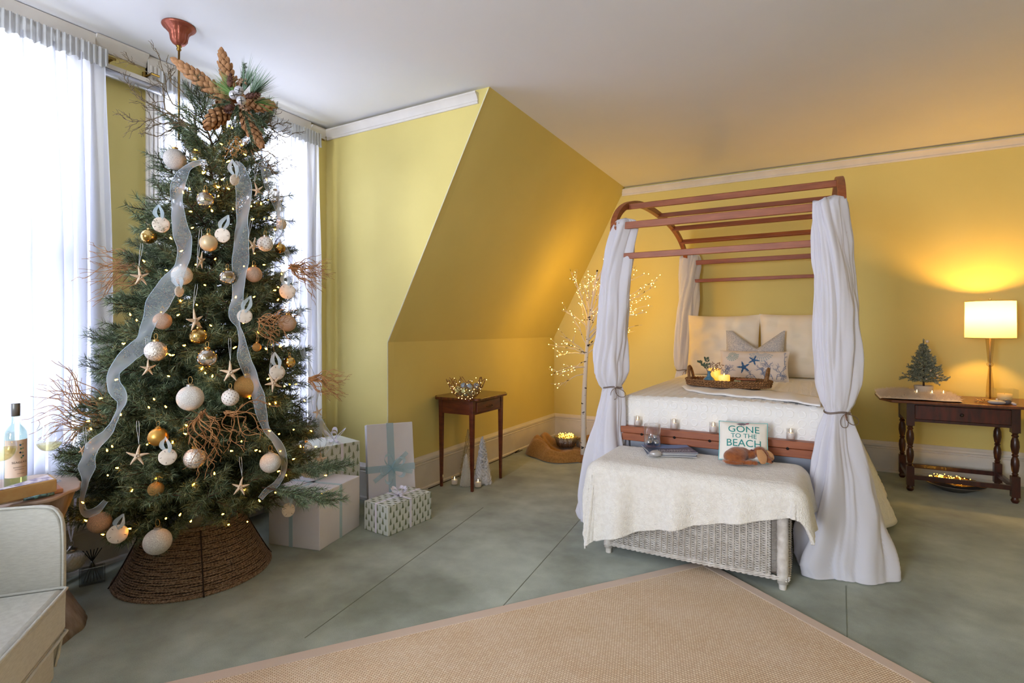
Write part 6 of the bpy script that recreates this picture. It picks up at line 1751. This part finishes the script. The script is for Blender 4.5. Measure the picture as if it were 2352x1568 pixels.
for lb, px, dy in (('leftmost tealight on the fur mat, in front of the pale pot', 2106, 0), ('middle tealight on the fur mat, at the right edge of the pot', 2141, -.01), ('rightmost tealight on the fur mat, clear of the pot', 2167, .03)):
    p = PY(px, 895, 5.42+dy); votive(lb, (p.x, 5.42+dy, ZL+.028), .018, .034, .018, 'tealights on the fur mat', 'tealight', 14)
# glass box with a candle, shells
gx = PY(2310, 910, 5.42).x; gb = thing('glass_box_candle', 'ivory candle in a square clear glass box beside the lamp', 'candle', (gx, 5.44, ZL))
mgl = glassy('votive_glass')
for c, d in (((gx, 5.385, .055), (.13, .003, .11)), ((gx, 5.505, .055), (.13, .003, .11)), ((gx-.064, 5.445, .055), (.003, .117, .11)), ((gx+.064, 5.445, .055), (.003, .117, .11))):
    MB().box((c[0], c[1], ZL+c[2]+.004), d).build('glass_side', mgl, gb, False)
MB().box((gx, 5.445, ZL+.002), (.131, .123, .004)).build('glass_base', mgl, gb, False)
MB().lathe([(.0001, 0), (.044, 0), (.044, .070), (.036, .068), (.0001, .062)], (gx, 5.445, ZL+.005), 28).build('wax', mat('warm_ivory_wax', (240, 214, 160), .5), gb)
MB().tube([(gx, 5.445, ZL+.066), (gx, 5.445, ZL+.078)], .001, 5).build('wick', m_hole, gb)
c = PY(2292, 917, 5.335); c = Vector((c.x-.005, 5.345, ZL))
sd = thing('shell_dish', 'grey white pebble-shaped shell lying in front of the glass box', 'shell', c)
MB().ball(c+UP*.016, 1, 24, 14, (.054, .034, .017)).build('body', mat('pale_shell', (182, 178, 176), .5, col2=(150, 150, 156), nscale=10), sd)
MB().ball(c+UP*.037+RGT*.002, .008, 12, 8).build('pearl', m_sd, sd)
tag(MB().ball(c+Vector((.062, .010, .021)), 1, 20, 12, (.026, .018, .020)).build('grey_pebble', mat('slate_pebble', (88, 84, 88), .5)), 'dark grey pebble leaning on the front of the glass box', 'stone')
tag(MB().ball(c+Vector((.098, .0, .011)), 1, 14, 8, (.018, .012, .010), M=Matrix.Rotation(.5, 3, 'Y')).build('quartz_chip', mat('white_quartz', (206, 200, 204), .25, coat=.3)), 'white quartz chip at the right front corner of the glass box', 'stone')
cc = PY(2256, 905, 5.50); mb = MB()
for k in range(16):
    a = k*2.4; r = .010*math.sqrt(k); mb.ball((cc.x-.010+r*math.cos(a)*1.3, 5.46+r*math.sin(a), ZL+.008+.004*(k % 3)), 1, 8, 6, (.011, .006, .005), M=Matrix.Rotation(a, 3, 'Z'))
o = mb.build('shell_chips', mat('golden_shell', (196, 152, 92), .4, .2)); tag(o, 'little heap of golden shell chips at the foot of the lamp', 'shells', kind='stuff')
# silver dish of gold lights below
c = PY(2190, 1115, 5.50); c = Vector((.985, 5.52, 0))
gd = thing('light_dish', 'low grey dish heaped with gold lights on the carpet under the drawer table', 'dish', c)
MB().lathe([(.0001, .0), (.09, .0), (.19, .052), (.20, .058), (.185, .056), (.085, .010), (.0001, .010)], c, 48).build('dish', mat('grey_pewter', (120, 112, 104), .5, .3), gd)
mb = MB()
for i in range(14): mb.tube([c+Vector((.17*math.cos(a)*rn.uniform(.3, 1), .14*math.sin(a)*rn.uniform(.3, 1), .06+rn.uniform(0, .03))) for a in [2*PI*j/14 for j in range(14)]], .0013, 4, closed=True)
mb.build('gold_wire', m_gold, gd)
MB().grid(lambda u, v: (c.x+.02+.19*(v)*math.cos(u*2*PI), c.y+.15*v*math.sin(u*2*PI), .060+.012*v*v+.006*math.sin(u*40)*v), 60, 6, cu=True).build('gold_leaf_plate', mat('amber_leaf', (176, 112, 30), .35, .4), gd, solid=.002)
tiny(gd, [c+Vector((-.04+.12*math.sqrt(rn.random())*math.cos(q)*1.2, .11*math.sqrt(rn.random())*math.sin(q), .07+rn.uniform(0, .03))) for q in [rn.uniform(0, 6.28) for _ in range(110)]], 'bulb', .0032, (255, 190, 60), 16)

# ================================================================== left: stump table, bottle, glasses, board, cheese
m_stump = mat('bleached_stump', (176, 160, 148), .8, col2=(136, 118, 106), nscale=7, stretch=(3, 3, .35), nmix=(.35, .65), bump=.6, bscale=14, bdist=.01)
m_slabt = mat('pale_stump_top', (204, 186, 172), .7, col2=(180, 158, 142), nscale=4, ndet=8, bump=.2, bscale=20)
SZ = .615
sc_ = P(10, 1120, 2.25); scx, scy = -2.62, .95
cen = Vector((sc_.x, sc_.y, 0))
st = thing('stump_table', 'bleached tree stump side table with a lobed top behind the armchair', 'table', cen)
def lobes(a): return 1+.085*abs(math.sin(a*4.5+.4))+.05*math.sin(a*3+1)+.03*math.sin(a*11)
RS = .25
v = []; f = []; n = 120; zs = [0, .03, .08, .16, .24, .32, .38, .44, .50, .55, .585, .605]
def strr(z): return interp([(0, 1.14), (.08, .98), (.20, .70), (.32, .66), (.42, .74), (.52, .90), (.605, 1.0)], z)
for z in zs:
    for k in range(n):
        a = 2*PI*k/n; k_ = strr(z)+.5*(lobes(a+z*.4)-1)*(1.3 if z < .5 else 2.0)-.05
        r = RS*k_*(1 if z > .01 else 1.0); v.append((cen.x+r*math.cos(a), cen.y+r*math.sin(a), z))
for i in range(len(zs)-1):
    for k in range(n): f.append((i*n+k, i*n+(k+1) % n, (i+1)*n+(k+1) % n, (i+1)*n+k))
f.append(tuple(range(n))[::-1])
MB().add(v, f).build('trunk', m_stump, st)
MB().prism([(cen.x+RS*lobes(2*PI*k/n)*math.cos(2*PI*k/n), cen.y+RS*lobes(2*PI*k/n)*math.sin(2*PI*k/n)) for k in range(n)], Matrix.Translation((0, 0, .602)), .014).build('table_top', m_slabt, st, True, angle=.6, bevel=.004)
ZS = .6165
# board
q0 = PF(146, 1131, ZS); q1 = PF(133, 1106, ZS)
ub_ = (PF(0, 1158, ZS)-q0).normalized(); vb_ = Vector((-ub_.y, ub_.x, 0)); vb_ = vb_ if vb_.dot(FWD) > 0 else -vb_
bd = MB().prism([(0, 0), (.42, 0), (.42, .20), (0, .20)], Matrix((tuple(ub_)+(0,), tuple(vb_)+(0,), (0, 0, 1, 0), (0, 0, 0, 1))).transposed() @ Matrix.Identity(4), .018)
bd.v = [tuple(Vector(p)+Vector((q0.x, q0.y, ZS+.0005))) for p in bd.v]
tag(bd.build('cutting_board', mat('maple_board', (204, 150, 112), .5, col2=(190, 134, 98), nscale=6, stretch=(1, 6, 1)), None, False, bevel=.004), 'light wooden cutting board on the stump table, under the cheese', 'board')
ZB = ZS+.019
def bpt(px, py, z): return PF(px, py, z)
ch = thing('cheese_wedge', 'thick wedge of cheese with pale marbled rind on the cutting board', 'cheese', bpt(90, 1128, ZB))
e0 = bpt(131, 1128, ZB+.002); e1 = bpt(-70, 1172, ZB+.002); e0b = e0+vb_*.115; e0.z = e1.z = e0b.z = ZB+.0005
hC = .052
vv = [e0, e1, e0b, e0+UP*hC, e1+UP*hC, e0b+UP*hC]
MB().add(vv, [(0, 2, 1), (3, 4, 5), (0, 1, 4, 3), (1, 2, 5, 4), (2, 0, 3, 5)]).build('wedge', mat('golden_cheese', (186, 142, 84), .6, col2=(204, 168, 112), nscale=14, bump=.4, bscale=40), ch, False, bevel=.005)
MB().add([e0+UP*(hC+.001)+ub_*.008+vb_*.006, e1+UP*(hC+.001)-ub_*.03+vb_*.004, e0b+UP*(hC+.001)+ub_*.012-vb_*.008], [(0, 1, 2)]).build('rind', mat('marbled_rind', (224, 216, 220), .6, col2=(148, 138, 166), nscale=34, nmix=(.48, .6)), ch, False)
k0 = bpt(122, 1133, ZB+.004); k1 = bpt(52, 1147, ZB+.004); k2 = bpt(-10, 1158, ZB+.004)
kn = thing('cheese_knife', 'cheese knife with a turquoise speckled handle on the cutting board edge', 'knife', k1)
MB().tube([k0-vb_*.016+UP*.003, k0.lerp(k1, .5)-vb_*.016+UP*.003, k1-vb_*.016+UP*.003], [.0065, .0075, .0055], 10).build('handle', mat('turquoise_speckle', (84, 128, 122), .3, col2=(42, 64, 66), nscale=70, nmix=(.4, .5), coat=.5), kn)
d = (k2-k1).normalized(); s = Vector((-d.y, d.x, 0))
MB().add([k1-vb_*.016+s*.005, k2-vb_*.016+s*.009, k2-vb_*.016-s*.009, k1-vb_*.016-s*.005]+[p+UP*.0015 for p in (k1-vb_*.016+s*.005, k2-vb_*.016+s*.009, k2-vb_*.016-s*.009, k1-vb_*.016-s*.005)], [(0, 3, 2, 1), (4, 5, 6, 7), (0, 1, 5, 4), (1, 2, 6, 5), (2, 3, 7, 6), (3, 0, 4, 7)]).build('blade', mat('steel_blade', (150, 150, 150), .25, .9), kn, False)
# bottle
tb = 1.3-ZS; tbd = tb*FX/(1118-HZ); bo_c = P(36, 1118, tbd); bo_c.z = ZS; rbt = .0375
def zb(py): return H+(HZ-py)/FX*tbd
bot = thing('wine_bottle', 'green glass bottle of white wine with a pale label on the stump table', 'bottle', bo_c)
hb = zb(926)-ZS; sh = zb(990)-ZS
m_bg = glassy('bottle_green_glass', (222, 236, 228), .10, .03); m_wine = glassy('white_wine', (246, 241, 206), .05, .05)
MB().lathe([(.0001, .018), (rbt*.6, .004), (rbt*.9, 0), (rbt, .006), (rbt, sh-.02), (rbt*.93, sh-.002), (rbt*.72, sh+.014), (.0155, sh+.030), (.0135, sh+.045), (.0135, hb-.002), (.0001, hb-.002)], bo_c, 40).build('glass', m_bg, bot)
MB().lathe([(.0001, .016), (rbt*.9, .006), (rbt*.95, .01), (rbt*.95, sh-.05), (.0001, sh-.05)], bo_c, 32).build('wine', m_wine, bot)
MB().lathe([(.0148, hb-.055), (.0152, hb-.012), (.0148, hb-.011), (.0152, hb-.008), (.0148, hb-.007), (.0152, hb-.001), (.0148, hb), (.0001, hb)], bo_c, 28).build('cap', mat('grey_screw_cap', (112, 112, 108), .4, .4), bot)
def lab(a, z, off=.0006):
    base = math.atan2(-bo_c.y, -bo_c.x); r = rbt+off; return bo_c+Vector((r*math.cos(base+a), r*math.sin(base+a), z))
z0l, z1l = zb(1093)-ZS, zb(1008)-ZS
MB().grid(lambda u, v: lab(lerp(-1.15, 1.35, u), lerp(z0l, z1l, v)), 30, 4).build('label', mat('cream_label', (226, 208, 190), .6), bot)
for body, zz, s, cx_ in (('SEAGLASS', .40, .0128, .38), ('SAUVIGNON BLANC', .27, .0052, .40), ('SANTA BARBARA', .21, .0044, .36), ('CALIFORNIA', .10, .0046, .45)):
    me = text_mesh(body, s, 0)
    for v_ in me.vertices: v_.co = lab(cx_+v_.co.x/rbt*.95, z0l+(z1l-z0l)*zz+v_.co.y, .0012)
    link_mesh('lettering', me, mat('label_ink', (70, 60, 58), .6), bot, None, smooth=False)
for k, (a, zz, c_) in enumerate(((.40, .86, (40, 110, 140)), (.62, .88, (196, 190, 150)), (.44, .76, (96, 140, 120)), (.64, .77, (130, 150, 130)), (.40, .66, (30, 60, 110)), (.62, .65, (150, 170, 150)), (.66, .56, (40, 110, 130)), (.50, .52, (120, 160, 120)))):
    pts = [lab(a+.10*math.cos(q)*(1+.2*math.sin(3*q+k)), z0l+(z1l-z0l)*zz+.0042*math.sin(q), .0013) for q in [2*PI*i/12 for i in range(12)]]
    MB().add(pts, [tuple(range(12))]).build('printed_pebble', mat('pebble_print_%d' % k, c_, .6), bot, False)
# wine glasses
def wine_glass(label, px, base_py, rim_py, wl_py, hpx):
    t_ = (H-ZS)*FX/(base_py-HZ); c = P(px, base_py, t_); c.z = ZS+.0005
    zz = lambda y: H+(HZ-y)/FX*t_-c.z
    r = rad(hpx, px, t_); top_ = zz(rim_py); bz = zz(rim_py)-r*2.35; wl = zz(wl_py)
    g_ = thing('wine_glass', label, 'glass', c, 'glasses of white wine on the stump table')
    def br(z):
        s = (z-bz)/(top_-bz); return r*math.sqrt(max(0, 1-(1-min(1, s*2.0))**2))**.85*(1-.20*max(0, s-.5)/.5)
    prof = [(.0001, 0), (r*.85, .0), (r*.8, .003), (.006, .008), (.0034, .02), (.0032, bz-.012), (.006, bz-.001)]+[(max(.006, br(z)), z) for z in [bz+(top_-bz)*i/16 for i in range(1, 17)]]
    MB().lathe(prof, c, 40, caps=False).build('glass', glassy('stem_glass', (250, 250, 250), .10), g_)
    prof = [(.0001, bz)]+[(max(.004, br(z)-.0018), z) for z in [bz+(wl-bz)*i/10 for i in range(1, 11)]]+[(.0001, wl)]
    MB().lathe(prof, c, 32, caps=False).build('wine', m_wine, g_)
wine_glass('glass of white wine on the stump table, right of the bottle near the tree', 113, 1108, 975, 1018, 34)
wine_glass('glass of white wine cut by the left edge, in front of the bottle', 2, 1136, 993, 1030, 39)

# ================================================================== armchair
m_up = mat('oatmeal_linen', (206, 206, 198), .9, col2=(194, 194, 186), nscale=50, stretch=(1, 1, 6), bump=.4, bscale=300, bdist=.002)
A0 = Vector((-2.171, .793, 0)); ed = Vector((.774, -.633, 0)); bk = Vector((-.633, -.774, 0))      # far front corner, along the front, towards the back
ch_ = thing('armchair', 'oatmeal linen armchair with corded seams cut by the left edge', 'armchair', A0+ed*.35+bk*.35)
def cb(e, b, z): return A0+ed*e+bk*b+UP*z
Rc = Matrix((ed, bk, Vector((0, 0, 1)))).transposed()
def pad(name, e0_, e1_, b0, b1, z0, z1, r=.03, m=m_up):
    c = cb((e0_+e1_)/2, (b0+b1)/2, (z0+z1)/2)
    return MB().box(c, (e1_-e0_, b1-b0, z1-z0), M=Rc).build(name, m, ch_, True, bevel=r, angle=.9)
for s in (0, 1):
    e0_, e1_ = (-.045, -.005) if s == 0 else (.62, .66)
    # arm as a side profile, its front edge curving in at the bottom
    prof = [(.80, .15), (.05, .15), (.02, .165), (.0, .20), (-.014, .30), (-.018, .45), (-.018, .60), (-.016, .645), (-.009, .678), (.004, .700), (.022, .712), (.05, .717), (.80, .735)]
    Mx = Matrix((tuple(bk)+(0,), (0, 0, 1, 0), tuple(ed)+(0,), (0, 0, 0, 1))).transposed(); Mx.translation = A0+ed*e0_
    MB().prism(prof, Mx, e1_-e0_).build('arm', m_up, ch_, True, angle=.5, bevel=.006)
    for e in ((e1_,) if s == 0 else (e0_,)):
        MB().tube(smooth_path([cb(e, .0, .19), cb(e, -.019, .30), cb(e, -.021, .45), cb(e, -.021, .62), cb(e, -.010, .690), cb(e, .035, .718), cb(e, .2, .724), cb(e, .5, .730), cb(e, .78, .736)], 6), .0042, 8).build('cord', m_up, ch_)
pad('base', -.005, .62, .0, .78, .15, .30, .012)
pad('seat_cushion', -.002, .617, -.035, .70, .305, .450, .022)
pad('back', -.005, .62, .62, .80, .30, .92, .04)
for z in (.448, .308): MB().tube([cb(0.0, .5, z), cb(.0, -.020, z), cb(.010, -.036, z), cb(.3, -.038, z+.002), cb(.605, -.036, z), cb(.615, -.02, z), cb(.615, .5, z)], .005, 8).build('cord', m_up, ch_)
for e, b in ((-.03, .05), (.65, .05), (-.03, .72), (.65, .72)): MB().box(cb(e, b, .075), (.045, .045, .15), M=Rc, taper=.7).build('leg', m_wood, ch_, False, bevel=.003)

# ================================================================== below the windows: radiators, floor ornament, diffuser
m_rad = mat('bronze_radiator', (92, 68, 56), .5, .4, col2=(64, 46, 38), nscale=12, bump=1.0, bscale=34, bdist=.02)
def radiator(label, y0, y1):
    t = thing('radiator', label, 'radiator', (WX+.16, (y0+y1)/2, 0), 'cast iron radiators beneath the windows')
    n = int((y1-y0)/.068); mb0 = None
    for i in range(n):
        y = y0+.034+i*.068; x = WX+.085
        sec = MB()
        pts = [(x-.042, y, .10), (x-.045, y, .30), (x-.042, y, .50), (x-.024, y, .545), (x, y, .555), (x+.024, y, .545), (x+.042, y, .50), (x+.045, y, .30), (x+.042, y, .10)]
        sec.tube(smooth_path(pts, 3), .026, 8)
        sec.tube([(x, y, .10), (x, y, .56)], .022, 8)
        if i in (0, n-1):
            for dx in (-.035, .035): sec.tube([(x+dx, y, 0), (x+dx*.9, y, .11)], [.024, .016], 8)
        sec.tube([(x-.04, y-.034, .12), (x-.04, y+.034, .12)], .022, 8); sec.tube([(x+.04, y-.034, .12), (x+.04, y+.034, .12)], .022, 8); sec.tube([(x, y-.034, .53), (x, y+.034, .53)], .02, 8)
        sec.build('section', m_rad, t)
radiator('ornate bronze radiator under the left window, behind the stump table', .35, 1.25)
radiator('ornate bronze radiator under the second window, hidden behind the Christmas tree', 1.85, 2.75)
c = PF(166, 1318, 0); c = Vector((c.x, c.y, .0)); tt = depth(c); r = .058; c = P(163, 1288, 2.64)
bo = thing('floor_ornament', 'big white quilted glass ball hanging low on a white ribbon behind the stump', 'ornament', (c.x, c.y, 0))
mb = MB(); v = []; f = []; nn, mm = 72, 40
for i in range(mm+1):
    ph = PI*i/mm
    for k in range(nn):
        a = 2*PI*k/nn; b = abs(math.sin(9*a+7*ph))*abs(math.sin(9*a-7*ph))
        rr_ = r*(.93+.10*b**.7*math.sin(ph)); v.append((c.x+rr_*math.sin(ph)*math.cos(a), c.y+rr_*math.sin(ph)*math.sin(a), c.z-rr_*math.cos(ph)*.92))
for i in range(mm):
    for k in range(nn): f.append((i*nn+k, i*nn+(k+1) % nn, (i+1)*nn+(k+1) % nn, (i+1)*nn+k))
mb.add(v, f).build('ball', mat('milk_glass', (206, 206, 204), .25, coat=.5), bo)
MB().lathe([(.026, 0), (.026, .010), (.014, .016), (.012, .026), (.0001, .026)], c+UP*(r*.86), 20).build('cap', m_silver, bo)
MB().tube([c+UP*(r*.86+.038)+RGT*(.014*math.cos(a))+UP*(.014*math.sin(a)) for a in [2*PI*i/14 for i in range(14)]], .0016, 5, closed=True).build('ring', m_silver, bo)
for s in (-1, 1):
    mb, *_ = ribbon_strip([c+UP*(r*.86+.045), c+UP*(r*.86+.12)+RGT*.012*s, c+UP*(r*.86+.26)+RGT*.022*s], [.003, .006, .006], 5); mb.build('ribbon', mat('satin_white_ribbon'), bo)
a_ = PF(181, 1350); b_ = PF(242, 1336); u_ = (b_-a_).normalized(); v_ = Vector((-u_.y, u_.x, 0)); v_ = v_ if v_.dot(FWD) > 0 else -v_
df = thing('reed_diffuser', 'square clear glass reed diffuser with black reeds on the carpet', 'diffuser', a_)
R = Matrix((u_, v_, Vector((0, 0, 1)))).transposed(); Ld = (b_-a_).length*1.0; hd = .088
c = a_+u_*Ld/2+v_*.020
MB().box(c+UP*hd/2, (Ld, .040, hd), M=R).build('glass_block', glassy('clear_block_glass', (222, 226, 230), .38, .05), df, False, bevel=.004)
MB().box(c+UP*(hd/2+.006), (Ld*.82, .030, hd*.8), M=R).build('oil', glassy('pale_oil', (216, 220, 226), .1), df, False)
MB().lathe([(.014, 0), (.014, .03), (.011, .03), (.011, .0)], c+UP*hd, 18, caps=False).build('neck', glassy('votive_glass'), df)
for k in range(6):
    x = (k-2.5)*.012; MB().tube([c+u_*x*1.2+UP*.012, c+u_*x*.1+UP*(hd+.02), c-u_*x*1.3+UP*(hd+.085)+v_*.01*(k % 2)], .0022, 5).build('reed', mat('black_reed', (22, 20, 24), .7), df)
